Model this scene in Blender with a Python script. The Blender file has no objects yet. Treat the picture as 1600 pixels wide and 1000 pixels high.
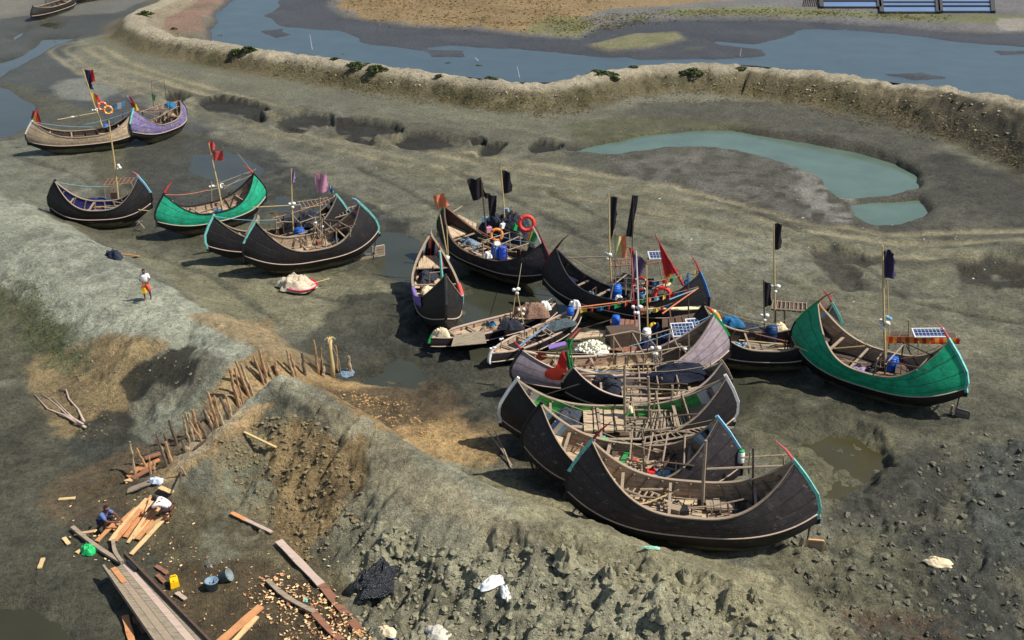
import bpy, math, random
import numpy as np
from mathutils import Vector, Matrix, Quaternion
R = math.radians
SC = bpy.context.scene
COL = SC.collection
random.seed(7)
rng = np.random.default_rng(11)

# ------------------------------------------------------------------ camera, sky, sun, exposure
FPX = 1700.0; PITCH = R(25.0); CAMH = 22.0
cam_d = bpy.data.cameras.new('camera'); cam = bpy.data.objects.new('camera', cam_d); COL.objects.link(cam)
cam.location = (0, 0, CAMH); cam.rotation_euler = (math.pi/2 - PITCH, 0, 0)
cam_d.sensor_width = 36; cam_d.lens = 36*FPX/1600; cam_d.clip_start = 0.5; cam_d.clip_end = 6000
SC.camera = cam
SUN_EL, SUN_AZ = R(53), R(-10)          # azimuth from +x (picture right) towards +y (away from the camera)
w = bpy.data.worlds.new('World'); SC.world = w; w.use_nodes = True
nt = w.node_tree; nt.nodes.clear()
sky = nt.nodes.new('ShaderNodeTexSky'); sky.sky_type = 'NISHITA'; sky.sun_disc = False
sky.sun_elevation = SUN_EL; sky.sun_rotation = R(90) - SUN_AZ
bg = nt.nodes.new('ShaderNodeBackground'); bg.inputs[1].default_value = 0.09
wo = nt.nodes.new('ShaderNodeOutputWorld')
nt.links.new(sky.outputs[0], bg.inputs[0]); nt.links.new(bg.outputs[0], wo.inputs[0])
sd = bpy.data.lights.new('sun', 'SUN'); sun = bpy.data.objects.new('sun', sd); COL.objects.link(sun)
sd.energy = 4.9; sd.angle = R(0.5); sd.color = (1.0, 0.95, 0.875)
sdir = Vector((math.cos(SUN_EL)*math.cos(SUN_AZ), math.cos(SUN_EL)*math.sin(SUN_AZ), math.sin(SUN_EL)))
sun.rotation_euler = sdir.to_track_quat('Z', 'Y').to_euler(); sun.location = (60, 40, 60)
SC.view_settings.view_transform = 'Standard'; SC.view_settings.look = 'None'
SC.view_settings.exposure = 0.38; SC.view_settings.gamma = 1.0

# ------------------------------------------------------------------ pixel (1600x1000) -> world rays
CP, SP = math.cos(PITCH), math.sin(PITCH)
def rdir(px, py):
    a = (px-800)/FPX; b = (500-py)/FPX
    return a, CP + b*SP, -SP + b*CP
def G(px, py, z=0.0):                   # point of the horizontal plane z
    dx, dy, dz = rdir(px, py); t = (z-CAMH)/dz
    return Vector((dx*t, dy*t, z))
def V(px, py, Y):                       # point of the upright plane y = Y
    dx, dy, dz = rdir(px, py); t = Y/dy
    return Vector((dx*t, Y, CAMH+dz*t))

def lin(c):
    c = c/255.0
    return c/12.92 if c <= 0.04045 else ((c+0.055)/1.055)**2.4
def S(r, g, b, a=1.0): return (lin(r), lin(g), lin(b), a)

# ------------------------------------------------------------------ noise (numpy)
def _hash(ix, iy, seed):
    h = (ix.astype(np.int64)*374761393 + iy.astype(np.int64)*668265263 + seed*974711) & 0xffffffff
    h = ((h ^ (h >> 13))*1274126177) & 0xffffffff
    h = h ^ (h >> 16)
    return (h & 0xffff)/32767.5 - 1.0
def vnoise(x, y, seed):
    ix = np.floor(x); iy = np.floor(y); fx = x-ix; fy = y-iy
    fx = fx*fx*fx*(fx*(fx*6-15)+10); fy = fy*fy*fy*(fy*(fy*6-15)+10)
    a = _hash(ix, iy, seed); b = _hash(ix+1, iy, seed); c = _hash(ix, iy+1, seed); d = _hash(ix+1, iy+1, seed)
    return (a+(b-a)*fx) + ((c+(d-c)*fx) - (a+(b-a)*fx))*fy
def fbm(x, y, wl, octv, seed, sp=None, gain=0.5, ridged=False):
    s = np.zeros_like(x); amp = 1.0; tot = 0
    for o in range(octv):
        ca, sa = math.cos(o*0.9+0.3), math.sin(o*0.9+0.3)
        n = vnoise((x*ca-y*sa)/wl + o*17.3, (x*sa+y*ca)/wl - o*9.1, seed+o)
        if ridged: n = 1-2*np.abs(n)
        wgt = 1.0 if sp is None else np.clip((wl/sp-2.0)/2.0, 0, 1)
        s += n*amp*wgt; tot += amp; amp *= gain; wl *= 0.5
    return s/tot
def sstep(t): t = np.clip(t, 0, 1); return t*t*(3-2*t)

def cells(x, y, wl, seed):
    gx = x/wl; gy = y/wl; ix = np.floor(gx); iy = np.floor(gy); best = np.full(x.shape, 9.0); hv = np.zeros(x.shape)
    for a in (-1, 0, 1):
        for b in (-1, 0, 1):
            cx = ix+a; cy = iy+b
            jx = cx+0.5+0.45*_hash(cx, cy, seed); jy = cy+0.5+0.45*_hash(cx, cy, seed+5)
            rr = 0.42+0.3*_hash(cx, cy, seed+9)
            d = np.sqrt((gx-jx)**2+(gy-jy)**2)/np.maximum(rr, 0.12)
            m = d < best; best = np.where(m, d, best); hv = np.where(m, rr, hv)
    return np.clip(1-best**2, 0, 1)**0.8*hv
cells_ = cells
# ------------------------------------------------------------------ the ground sheet: one grid, denser where it is seen large
def axis(lo, hi, step, outs_lo, outs_hi):
    return np.array(sorted(set(list(outs_lo) + list(np.arange(lo, hi+step/2, step)) + list(outs_hi))), dtype=float)
GX = axis(-180, 1780, 2.1, [-9000, -5000, -3000, -2000, -1400, -1000, -750, -560, -430, -340, -270, -220], [1820, 1870, 1940, 2030, 2160, 2350, 2600, 3000, 3600, 4600, 6600, 10600])
GY = axis(-60, 1130, 2.0, [-290, -286, -280, -270, -255, -235, -210, -180, -150, -125, -100, -85, -72], [1145, 1165, 1200, 1260, 1350, 1500, 1750, 2200, 3000])
GXX, GYY = np.meshgrid(GX, GY)
_dx, _dy, _dz = rdir(GXX, GYY); _t = -CAMH/_dz
X = _dx*_t; Y = _dy*_t
SPC = np.maximum(np.abs(_t)/FPX*2.1, np.abs(_t)**2/CAMH/FPX*2.0*0.6)     # vertex spacing in metres

def wpoly(pts, z=0.0):
    return [tuple(G(p[0], p[1], p[2] if len(p) > 2 else z))[:2] for p in pts]
def polydist(x, y, P):                   # signed distance, positive inside
    d2 = np.full(x.shape, 1e18); ins = np.zeros(x.shape, bool); n = len(P)
    for i in range(n):
        ax, ay = P[i]; bx, by = P[(i+1) % n]
        ex, ey = bx-ax, by-ay; L = ex*ex+ey*ey+1e-12
        t = np.clip(((x-ax)*ex+(y-ay)*ey)/L, 0, 1)
        d2 = np.minimum(d2, (x-ax-t*ex)**2+(y-ay-t*ey)**2)
        c = ((ay > y) != (by > y))
        xi = (bx-ax)*(y-ay)/((by-ay) if abs(by-ay) > 1e-12 else 1e-12)+ax
        ins ^= c & (x < xi)
    d = np.sqrt(d2)
    return np.where(ins, d, -d)
NZ1 = fbm(X, Y, 6.0, 5, 101, SPC, 0.6); NZ2 = fbm(X, Y, 1.2, 4, 202, SPC, 0.65)
def mask(pts, soft, z=0.0, wob=0.0, world=False):
    P = pts if world else wpoly(pts, z)
    xs = [p[0] for p in P]; ys = [p[1] for p in P]; m = soft+abs(wob)*2+1
    sel = (X > min(xs)-m) & (X < max(xs)+m) & (Y > min(ys)-m) & (Y < max(ys)+m)
    out = np.zeros(X.shape)
    if sel.any():
        d = polydist(X[sel], Y[sel], P) + wob*(NZ1[sel]*1.3+NZ2[sel]*0.6)
        out[sel] = sstep(d/soft+0.5)
    return out
def linedist(pts, wide=1e9):             # pts (px,py,z): distance, side (+ left of travel), z along, run parameter
    P = [G(*p) for p in pts]
    best = np.full(X.shape, 1e18); side = np.zeros(X.shape); zz = np.zeros(X.shape); par = np.zeros(X.shape)
    for i in range(len(P)-1):
        ax, ay = P[i].x, P[i].y; ex, ey = P[i+1].x-ax, P[i+1].y-ay; L = ex*ex+ey*ey+1e-12
        t = np.clip(((X-ax)*ex+(Y-ay)*ey)/L, 0, 1)
        d = (X-ax-t*ex)**2+(Y-ay-t*ey)**2
        m = d < best
        best = np.where(m, d, best); side = np.where(m, np.sign(ex*(Y-ay)-ey*(X-ax)), side)
        zz = np.where(m, P[i].z+(P[i+1].z-P[i].z)*t, zz); par = np.where(m, i+t, par)
    return np.sqrt(best), side, zz, par

def arclen(pts, par):
    P = [G(*p) for p in pts]; c = [0.0]
    for a_, b_ in zip(P[:-1], P[1:]): c.append(c[-1]+math.hypot(b_.x-a_.x, b_.y-a_.y))
    return np.interp(par, range(len(c)), c)
def raise_to(h):
    global H
    H = np.where(h > 0.03, np.maximum(H, h), H)
H = 0.05*fbm(X, Y, 9, 4, 5, SPC)
ROUGH = np.full(X.shape, 0.035)          # amplitude of the fine relief, per place

# land beyond the far levee: channel bed, tidal mudflat, marsh
WATER = [(326, 38), (345, 15), (372, -5), (400, -50), (450, -50), (428, 0), (412, 22), (432, 40), (520, 48), (560, 66), (640, 76), (700, 71), (790, 76), (880, 82), (960, 92),
         (1040, 89), (1096, 80), (1092, 68), (1120, 62), (1180, 68), (1235, 62), (1262, 46), (1320, 44), (1420, 55), (1520, 66), (1620, 72), (1900, 80), (2600, 100), (2600, 520),
         (1900, 300), (1700, 225), (1600, 190), (1500, 165), (1400, 145), (1200, 125), (1050, 118), (940, 128), (870, 145), (800, 145), (700, 130), (600, 116), (500, 100), (400, 84), (335, 66)]
MUDF = [(322, 45), (335, 18), (362, -8), (390, -60), (560, -60), (520, -5), (518, 12), (545, 28), (640, 42), (740, 46), (830, 58), (900, 62), (930, 45), (985, 33), (1060, 32), (1200, 32), (1400, 40), (1480, 50), (1620, 52),
        (2600, 60), (2600, 520), (1900, 300), (1600, 190), (1400, 145), (1200, 125), (1050, 118), (940, 128), (870, 145), (800, 145), (600, 116), (400, 84), (335, 68)]
FARZONE = [(-4000, -270), (5000, -270), (5000, 900), (1900, 290), (1600, 190), (1400, 145), (1200, 125), (1050, 118), (940, 128), (870, 145), (800, 145), (600, 116), (400, 84), (280, 62), (215, 40), (220, 20), (270, 0), (340, -80), (500, -200), (-4000, -262)]
far = mask(FARZONE, 1.5)
H += far*0.45
H -= mask(MUDF, 2.5, 0, 0.7)*0.48
H -= mask(WATER, 4.0, 0, 1.2)*0.34
for c in ([(395, 47), (440, 45), (458, 54), (430, 60)], [(655, 77), (730, 78), (735, 90), (670, 90)], [(1370, 114), (1440, 112), (1490, 121), (1430, 127)], [(1548, 78), (1640, 76), (1660, 84), (1560, 87)],
          [(1100, 66), (1190, 76), (1200, 88), (1120, 94), (1040, 92), (1000, 92), (1060, 84)]):
    H += mask(c, 3.0, -0.1, 0.6)*0.36
H += mask([(915, 70), (990, 52), (1060, 48), (1072, 60), (1010, 74), (950, 80)], 1.5, 0.2, 0.5)*0.36

# far levee
LEV_A = [(430, -140, 0.98), (330, -60, 1.07), (262, 0, 1.15), (214, 20, 1.23), (212, 36, 1.31), (258, 55, 1.39), (330, 68, 1.39), (430, 82, 1.39), (520, 95, 1.48), (620, 108, 1.48), (720, 121, 1.48), (800, 131, 1.48), (870, 131, 1.48), (940, 115, 1.48), (1020, 104, 1.56),
         (1100, 101, 1.64), (1180, 105, 1.72), (1260, 114, 1.80), (1340, 123, 1.89), (1430, 136, 1.97), (1500, 152, 2.05), (1560, 166, 2.05), (1600, 178, 2.05), (1700, 215, 2.05), (1850, 290, 1.97), (2100, 480, 1.80)]
dA, sA, zA, pA = linedist(LEV_A)
arcA = arclen(LEV_A, pA); dAw = dA + 0.5*NZ1 + 0.25*NZ2 + 0.45*fbm(arcA, dA*0.22, 1.5, 4, 71, SPC, 0.6, True)*sstep(dA-0.6)
runc = 2.6 + 3.0*sstep((pA-14)/6)
run = np.where(sA > 0, 3.0, runc); wcr = 0.45
topn = 1 + 0.16*NZ2 + 0.16*fbm(arcA, dA, 1.6, 4, 74, SPC, 0.6, True)
levA = zA*topn*(1-sstep((dAw-wcr)/run))
raise_to(levA)
GUA = fbm(X, Y, 1.8, 4, 61, SPC, 0.6, True)
faceA = (sA < 0)*sstep((dAw-0.9)/0.8)*(1-sstep((dAw-runc*0.95)/2.0)); crestA = 1-sstep((dAw-0.95)/0.6)
ROUGH += 0.11*np.clip(faceA, 0, 1) + 0.06*crestA
H += 0.22*GUA*np.clip(faceA, 0, 1)*sstep(levA*2)
# inner ground at the right rises gently to the levee foot
H += 0.55*mask([(1150, 170), (1700, 190), (2200, 400), (2200, 560), (1650, 520), (1480, 360), (1440, 270), (1250, 215)], 9, 0)

# near levee, left part and right part
LEV_B = [(-700, 150, 1.2), (-300, 200, 1.2), (-100, 275, 1.25), (0, 325, 1.3), (90, 382, 1.3), (180, 440, 1.35), (260, 486, 1.4), (330, 518, 1.6), (380, 540, 1.75)]
dB, sB, zB, pB = linedist(LEV_B)
dBw = dB + 0.35*NZ1 + 0.15*NZ2 + 0.28*fbm(arclen(LEV_B, pB), dB*0.25, 1.1, 4, 72, SPC, 0.6, True)*sstep(dB-0.8)
wB = np.where(sB > 0, 0.9, 0.7 + 0.9*sstep((pB-1.5)/4.0)*(1-sstep((pB-7.0)/1.5)))
levB = zB*(1+0.10*NZ2)*(1-sstep((dBw-wB)/np.where(sB > 0, 3.4, 3.6)))
raise_to(levB)
LEV_C = [(434, 590, 2.3), (500, 615, 2.35), (580, 662, 2.3), (650, 715, 2.15), (740, 770, 1.95), (850, 820, 1.85), (960, 865, 1.7), (1060, 905, 1.55), (1160, 960, 1.4), (1280, 1030, 1.3), (1450, 1130, 1.1), (1800, 1400, 0.8)]
dC, sC, zC, pC = linedist(LEV_C)
dCw = dC + 0.30*NZ1 + 0.15*NZ2 + 0.42*fbm(arclen(LEV_C, pC), dC*0.25, 1.2, 5, 73, SPC, 0.6, True)*sstep(dC-0.5)
wC = 0.05 + 0.5*sstep((pC-2)/3)
levC = zC*(1+0.07*NZ2)*(1-sstep((dCw-wC)/np.where(sC > 0, 2.6+0.6*sstep((pC-3)/2), 4.6)))
raise_to(levC)
RIM = [(212, 762, 0.25), (262, 735, 0.7), (300, 702, 1.2), (345, 665, 1.6), (390, 625, 1.9), (434, 590, 2.3)]
dR, sR, zR, pR = linedist(RIM)
rim = zR*(1-sstep((dR+0.12*NZ2-0.18)/2.6))
raise_to(rim)
# shoulder between the rim and the right levee (the clod slope above the work area)
raise_to(1.75*mask([(430, 600, 1.8), (540, 655, 1.8), (640, 740, 1.6), (600, 800, 1.0), (480, 740, 1.0), (380, 700, 1.0), (380, 650, 1.5)], 3.6, 1.2, 0.3))
# the trench cut through the levee beside the rim
TR = [Vector(G(*p)) + Vector((-0.62, 1.25, 0)) for p in RIM]
TR = TR + [Vector((TR[-1].x+1.0, TR[-1].y+0.35, 0)), Vector((TR[-1].x+2.8, TR[-1].y+0.1, 0)), Vector((TR[-1].x+5.5, TR[-1].y+1.0, 0))]
TR = [Vector((TR[0].x-1.0, TR[0].y-0.8, 0))] + TR
best = np.full(X.shape, 1e18); sT = np.ones(X.shape)
for i in range(len(TR)-1):
    ax, ay = TR[i].x, TR[i].y; ex, ey = TR[i+1].x-ax, TR[i+1].y-ay; L = ex*ex+ey*ey
    t = np.clip(((X-ax)*ex+(Y-ay)*ey)/L, 0, 1)
    d = (X-ax-t*ex)**2+(Y-ay-t*ey)**2; m = d < best; best = np.where(m, d, best); sT = np.where(m, np.sign(ex*(Y-ay)-ey*(X-ax)), sT)
dT = np.sqrt(best) + 0.12*NZ1 + 0.08*NZ2
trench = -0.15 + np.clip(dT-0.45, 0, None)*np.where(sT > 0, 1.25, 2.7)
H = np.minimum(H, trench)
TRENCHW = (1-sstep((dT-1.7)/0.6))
# low wet ground left of the levee; hollow in its face
H -= 0.25*mask([(-400, 480), (20, 520), (120, 620), (240, 760), (300, 900), (280, 1100), (-600, 1200)], 3.0, 0)
H -= 0.55*mask([(186, 600), (222, 556), (262, 548), (300, 528), (322, 566), (300, 600), (272, 618), (240, 612), (206, 634)], 1.2, 0.8, 0.5)
ROUGH += 0.05*mask([(100, 560), (230, 520), (330, 560), (300, 660), (200, 700), (90, 640)], 1.5, 0.6)

def pit(pts, depth, soft, z=0.0, wob=0.3, rimh=0.0):
    global H
    m = mask(pts, soft, z, wob); H = H - depth*m
    if rimh:
        P = wpoly(pts, z); d = polydist(X, Y, P)
        H = H + rimh*np.exp(-((d+soft*0.9)/(soft*0.6))**2)
    return m
PITS = [[(305, 160), (340, 150), (400, 158), (425, 172), (380, 180), (330, 175)], [(420, 180), (470, 168), (520, 175), (528, 192), (480, 200), (430, 192)],
        [(515, 195), (560, 183), (620, 192), (632, 206), (580, 216), (530, 210)], [(600, 216), (640, 204), (690, 208), (732, 218), (715, 232), (660, 238), (620, 230)],
        [(425, 196), (452, 192), (486, 202), (470, 210), (440, 206)], [(524, 210), (556, 208), (600, 222), (580, 228), (548, 222)], [(380, 182), (405, 178), (424, 186), (408, 193)], [(735, 220), (752, 216), (758, 226), (742, 230)], [(250, 146), (280, 140), (300, 150), (284, 160), (258, 156)], [(818, 230), (845, 217), (880, 222), (872, 238), (835, 241)], [(742, 236), (775, 222), (790, 226), (775, 242), (748, 246)]]
PITM = np.zeros(X.shape)
for q in PITS: PITM = np.maximum(PITM, pit(q, 0.48, 0.35, 0, 0.55, 0.12))
BASIN = [(-200, 110), (60, 135), (200, 205), (330, 210), (410, 235), (450, 290), (560, 330), (640, 360), (700, 370), (860, 420), (1110, 470), (1330, 600), (1500, 640), (1420, 690), (1220, 690), (1160, 640), (1130, 830), (950, 830), (850, 760), (770, 680), (650, 600), (560, 600), (520, 560), (560, 520), (640, 520), (620, 440), (540, 440), (300, 400), (220, 370), (60, 330), (-200, 200)]
bas = mask(BASIN, 2.5, 0, 0.8)
H -= 0.14*bas
PUD = [[(-300, 110), (10, 138), (48, 158), (55, 180), (30, 208), (-40, 225), (-300, 190)], [(-40, 108), (22, 90), (70, 60), (125, 58), (88, 74), (34, 104), (-10, 132), (-60, 130)], [(12, 58), (40, 42), (58, 40), (40, 56), (20, 64)],
       [(52, 40), (75, 33), (100, 36), (90, 46)], [(300, 242), (352, 238), (400, 258), (412, 282), (372, 292), (310, 268)], [(560, 372), (625, 352), (668, 372), (672, 420), (640, 448), (590, 430), (572, 405)],
       [(724, 400), (800, 442), (852, 442), (900, 500), (870, 545), (760, 562), (710, 520), (735, 470)], [(980, 560), (1160, 560), (1180, 620), (1140, 700), (1060, 640)],
       [(420, 300), (470, 310), (520, 330), (480, 350), (430, 330)], [(560, 590), (640, 560), (680, 590), (640, 612), (580, 606)]]
PUDM = np.zeros(X.shape)
for q in PUD: PUDM = np.maximum(PUDM, mask(q, 2.0, -0.2, 0.6))
H -= 0.20*PUDM
for q in PUD[:5]: H -= 0.16*mask(q, 2.0, -0.2, 0.6)
POND = [(880, 234), (950, 222), (1010, 210), (1070, 202), (1140, 200), (1200, 208), (1280, 222), (1350, 236), (1400, 252), (1430, 270), (1428, 290), (1390, 300), (1318, 304), (1298, 292), (1286, 275), (1238, 254), (1178, 239), (1120, 229), (1040, 228), (960, 239)]
POND2 = [(1338, 316), (1380, 312), (1435, 308), (1452, 326), (1440, 336), (1400, 345), (1362, 343), (1344, 332)]
pit(POND, 0.62, 0.9, 0.0, 0.5, 0.08); pit(POND2, 0.60, 0.9, 0.0, 0.15, 0.10)
H -= 0.22*mask([(1290, 232), (1400, 245), (1480, 290), (1490, 340), (1380, 362), (1310, 330)], 3, 0)
PP = [(1255, 690), (1290, 668), (1335, 672), (1372, 700), (1372, 745), (1345, 775), (1300, 782), (1262, 762), (1290, 725)]
pit(PP, 0.50, 1.0, -0.1, 0.35, 0.16)
pit([(1330, 655), (1365, 668), (1392, 700), (1398, 735), (1375, 730), (1362, 700), (1338, 680)], 0.35, 0.5, 0, 0.2)
pit([(1500, 418), (1540, 402), (1610, 396), (1640, 430), (1560, 438), (1520, 432)], 0.8, 1.0, 0.1, 0.5, 0.14)
GUL = [(1268, 385), (1300, 378), (1345, 392), (1372, 405), (1350, 412), (1318, 402), (1338, 430), (1350, 446), (1322, 450), (1296, 425), (1276, 405)]
GULM = pit(GUL, 0.40, 0.8, 0.1, 0.5, 0.10)
pit([(1190, 640), (1240, 650), (1270, 690), (1230, 700), (1200, 670)], 0.15, 1.0, 0, 0.3)
pit([(-80, 935), (60, 935), (115, 970), (120, 1060), (-80, 1080)], 0.45, 1.2, -0.25, 0.2)
for q, hh in (([(556, 470), (600, 462), (650, 480), (655, 505), (600, 512), (565, 496)], 0.35), ([(1400, 700), (1450, 690), (1480, 730), (1440, 790), (1390, 790)], 0.3), ([(1480, 800), (1600, 700), (1760, 720), (1760, 900), (1560, 880)], 0.5),
              ([(1370, 820), (1470, 800), (1520, 850), (1440, 900), (1370, 880)], 0.3), ([(440, 262), (520, 250), (600, 300), (560, 320), (480, 296)], 0.16)):
    H += hh*mask(q, 2.2, 0.2, 0.5)
# old wheel and foot track across the flat
TRK = [(150, 75, 0), (190, 100, 0), (300, 135, 0), (420, 168, 0), (560, 205, 0), (760, 250, 0), (900, 272, 0), (1040, 296, 0), (1150, 322, 0), (1250, 352, 0), (1400, 372, 0), (1640, 385, 0)]
dK, sK, zK, pK = linedist(TRK)
TRKM = np.exp(-((np.abs(dK+0.35*NZ1)-0.8)/0.42)**2)
TRKM = np.maximum(TRKM, 0.7*np.exp(-((np.abs(dK-3.6+0.6*NZ1)-0.75)/0.36)**2)*(sK < 0))
H -= 0.07*TRKM
arcK = arclen(TRK, pK); STRK = fbm(sK*dK+0.5*NZ1, arcK*0.16, 1.3, 6, 91, SPC, 0.65)
FLAT = mask([(150, 60), (330, 110), (620, 150), (880, 175), (900, 240), (1240, 352), (1700, 380), (1700, 640), (1300, 600), (1100, 460), (860, 410), (560, 330), (330, 220), (120, 100)], 4, 0, 1)
H += 0.09*STRK*FLAT
DENT = cells_(X+0.2*NZ2, Y, 0.75, 41)
H -= 0.07*DENT*(0.4+0.6*sstep(NZ1*2))*np.clip(1.4-SPC*6, 0, 1)
# keel grooves and drag marks left by boats and ropes
GRV = np.zeros(X.shape)
for g_ in ([(560, 262, 0), (640, 300, 0), (690, 330, 0)], [(420, 440, 0), (520, 470, 0), (640, 470, 0)], [(860, 300, 0), (980, 360, 0), (1100, 400, 0), (1240, 440, 0)], [(1320, 640, 0), (1440, 660, 0), (1620, 650, 0)], [(240, 400, 0), (330, 430, 0), (430, 500, 0)], [(1180, 330, 0), (1300, 380, 0), (1420, 470, 0), (1640, 520, 0)], [(1290, 860, 0), (1400, 900, 0), (1600, 930, 0)], [(700, 262, 0), (840, 330, 0), (930, 380, 0)], [(20, 240, 0), (120, 270, 0), (260, 372, 0)]):
    dg, sg, zg, pg = linedist(g_); GRV = np.maximum(GRV, np.exp(-((dg+0.35*NZ1)/0.20)**2)*np.clip(1.2+NZ2, 0, 1))
H -= 0.07*GRV
# erosion runnels on the creek side (upper left)
RUNM = np.zeros(X.shape)
for i in range(9):
    x0 = 95+i*16; y0 = 92+i*9
    RUNM = np.maximum(RUNM, mask([(x0, y0), (x0+60, y0-10), (x0+64, y0-7), (x0+6, y0+5)], 0.9, 0, 0.3))
H -= 0.12*RUNM
# rough places
ROUGH += 0.27*mask([(560, 800, 1.5), (700, 860, 1.5), (860, 850, 1.5), (1060, 900, 1.3), (1300, 1000), (1500, 1150), (560, 1150), (520, 960), (545, 880)], 2.0, 0.8, 0.5)
ROUGH += 0.10*mask([(340, 640, 1.4), (440, 610, 1.8), (560, 680, 1.8), (600, 800, 1), (520, 880, .4), (400, 820, .3), (310, 740, .5)], 1.2, 0.8, 0.3)
ROUGH += 0.08*mask([(560, 620, 1.4), (660, 640, 1.0), (770, 700, .5), (720, 720, 1.2), (600, 660, 1.6)], 1.0, 0.8, 0.3)
ROUGH += 0.09*mask([(1180, 850), (1380, 770), (1480, 690), (1760, 640), (1760, 1100), (1300, 1100)], 3.0, 0, 0.6)
ROUGH += 0.06*mask([(1240, 650), (1400, 640), (1420, 780), (1300, 800), (1230, 760)], 1.5, 0, 0.3)
ROUGH += 0.05*mask([(540, 450), (680, 460), (780, 600), (760, 680), (560, 620), (520, 540)], 2.0, 0, 0.4)
ROUGH += 0.03*mask([(1000, 250), (1290, 260), (1330, 340), (1150, 330), (900, 260)], 3.0, 0, 0.6)
ROUGH += 0.03*mask([(0, 330), (150, 400), (300, 480), (250, 540), (90, 520), (-100, 420)], 2.0, 1, 0.4)
ROUGH += 0.03*mask([(400, 230), (560, 290), (660, 330), (560, 345), (430, 290), (380, 240)], 2.0, 0, 0.4)
ROUGH *= (1-0.7*np.clip(PUDM, 0, 1))
CR = fbm(X, Y, 0.9, 6, 31, SPC, 0.62)
RG = fbm(X, Y, 1.3, 5, 77, SPC, 0.55, True)
# clods: cellular bumps
near = Y < 75
CL = np.zeros(X.shape)
xn, yn = X[near]+0.12*CR[near], Y[near]+0.12*NZ2[near]
CL[near] = cells(xn, yn, 0.62, 3)*1.0 + cells(xn+3.3, yn-1.7, 0.33, 13)*0.55 + cells(xn+1.3, yn+5.7, 0.17, 23)*0.3*np.clip(0.17/SPC[near]-1.5, 0, 1)
def billow(x, y, wl, octv, seed, sp, gain=0.55):
    s = np.zeros_like(x); amp = 1.0; tot = 0
    for o in range(octv):
        ca, sa = math.cos(o*1.3+0.5), math.sin(o*1.3+0.5)
        n = np.abs(vnoise((x*ca-y*sa)/wl + o*7.3, (x*sa+y*ca)/wl - o*5.1, seed+o)); w_ = np.clip((wl/sp-1.6)/1.6, 0, 1)
        s += (n-0.33)*amp*w_; tot += amp; amp *= gain; wl *= 0.52
    return s/tot*2.2
H += 0.26*mask([(1160, 600), (1400, 590), (1800, 560), (1800, 1100), (1300, 1040), (1140, 850), (1200, 700)], 4, 0, 1)*(fbm(X, Y, 3.4, 4, 95, SPC, 0.55, True)-0.1)
H += 0.16*mask([(540, 450), (700, 470), (800, 620), (770, 690), (600, 620), (500, 560)], 2, 0, 1)*fbm(X, Y, 2.2, 4, 96, SPC, 0.55, True)
BOT = mask([(560, 790, 1.5), (700, 850, 1.5), (860, 845, 1.5), (1060, 900, 1.3), (1300, 1000), (1500, 1150), (400, 1180), (520, 960), (545, 880)], 2.0, 0.8, 0.8)
H += BOT*(0.34*fbm(X+0.3*NZ2, Y, 2.8, 5, 97, SPC, 0.6, True)-0.05)
HB = H.copy()
SM = fbm(X, Y, 2.6, 5, 55, SPC, 0.6)
H = H + 0.05*SM + np.clip(ROUGH, 0, 0.3)*(CR*1.35 + RG*0.6) + np.clip(ROUGH-0.05, 0, 1)*CL*0.30 + np.clip(ROUGH*0.9+0.012, 0, 0.20)*billow(X+0.05*NZ2, Y, 0.80, 6, 140, SPC)*1.6 - 0.5*np.clip(ROUGH-0.06, 0, 1)*sstep((fbm(X, Y, 1.6, 5, 88, SPC, 0.6, True)-0.45)*3)

# ------------------------------------------------------------------ lookup of the finished ground
def flatpx(x, y, z=0.0):
    dz = z-CAMH
    d = y*CP - dz*SP; u = y*SP + dz*CP
    return 800+FPX*x/d, 500-FPX*u/d
def hgt(x, y, A=None):
    A = H if A is None else A
    px, py = flatpx(x, y)
    i = min(max(int(np.searchsorted(GX, px))-1, 0), len(GX)-2); j = min(max(int(np.searchsorted(GY, py))-1, 0), len(GY)-2)
    a = min(max((px-GX[i])/(GX[i+1]-GX[i]), 0), 1); b = min(max((py-GY[j])/(GY[j+1]-GY[j]), 0), 1)
    return float((A[j, i]*(1-a)+A[j, i+1]*a)*(1-b)+(A[j+1, i]*(1-a)+A[j+1, i+1]*a)*b)
def T(px, py, A=None):                  # point of the ground seen at a pixel
    dx, dy, dz = rdir(px, py)
    if dz > -0.02: return G(px, py, 0)
    t0 = (3.2-CAMH)/dz; t1 = (-1.2-CAMH)/dz; n = 60; pt = t0
    for k in range(n+1):
        t = t0+(t1-t0)*k/n
        if CAMH+dz*t <= hgt(dx*t, dy*t, A):
            lo, hi = pt, t
            for _ in range(10):
                m = (lo+hi)/2
                if CAMH+dz*m <= hgt(dx*m, dy*m, A): hi = m
                else: lo = m
            t = hi; return Vector((dx*t, dy*t, CAMH+dz*t))
        pt = t
    return Vector((dx*t1, dy*t1, hgt(dx*t1, dy*t1, A)))

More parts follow.
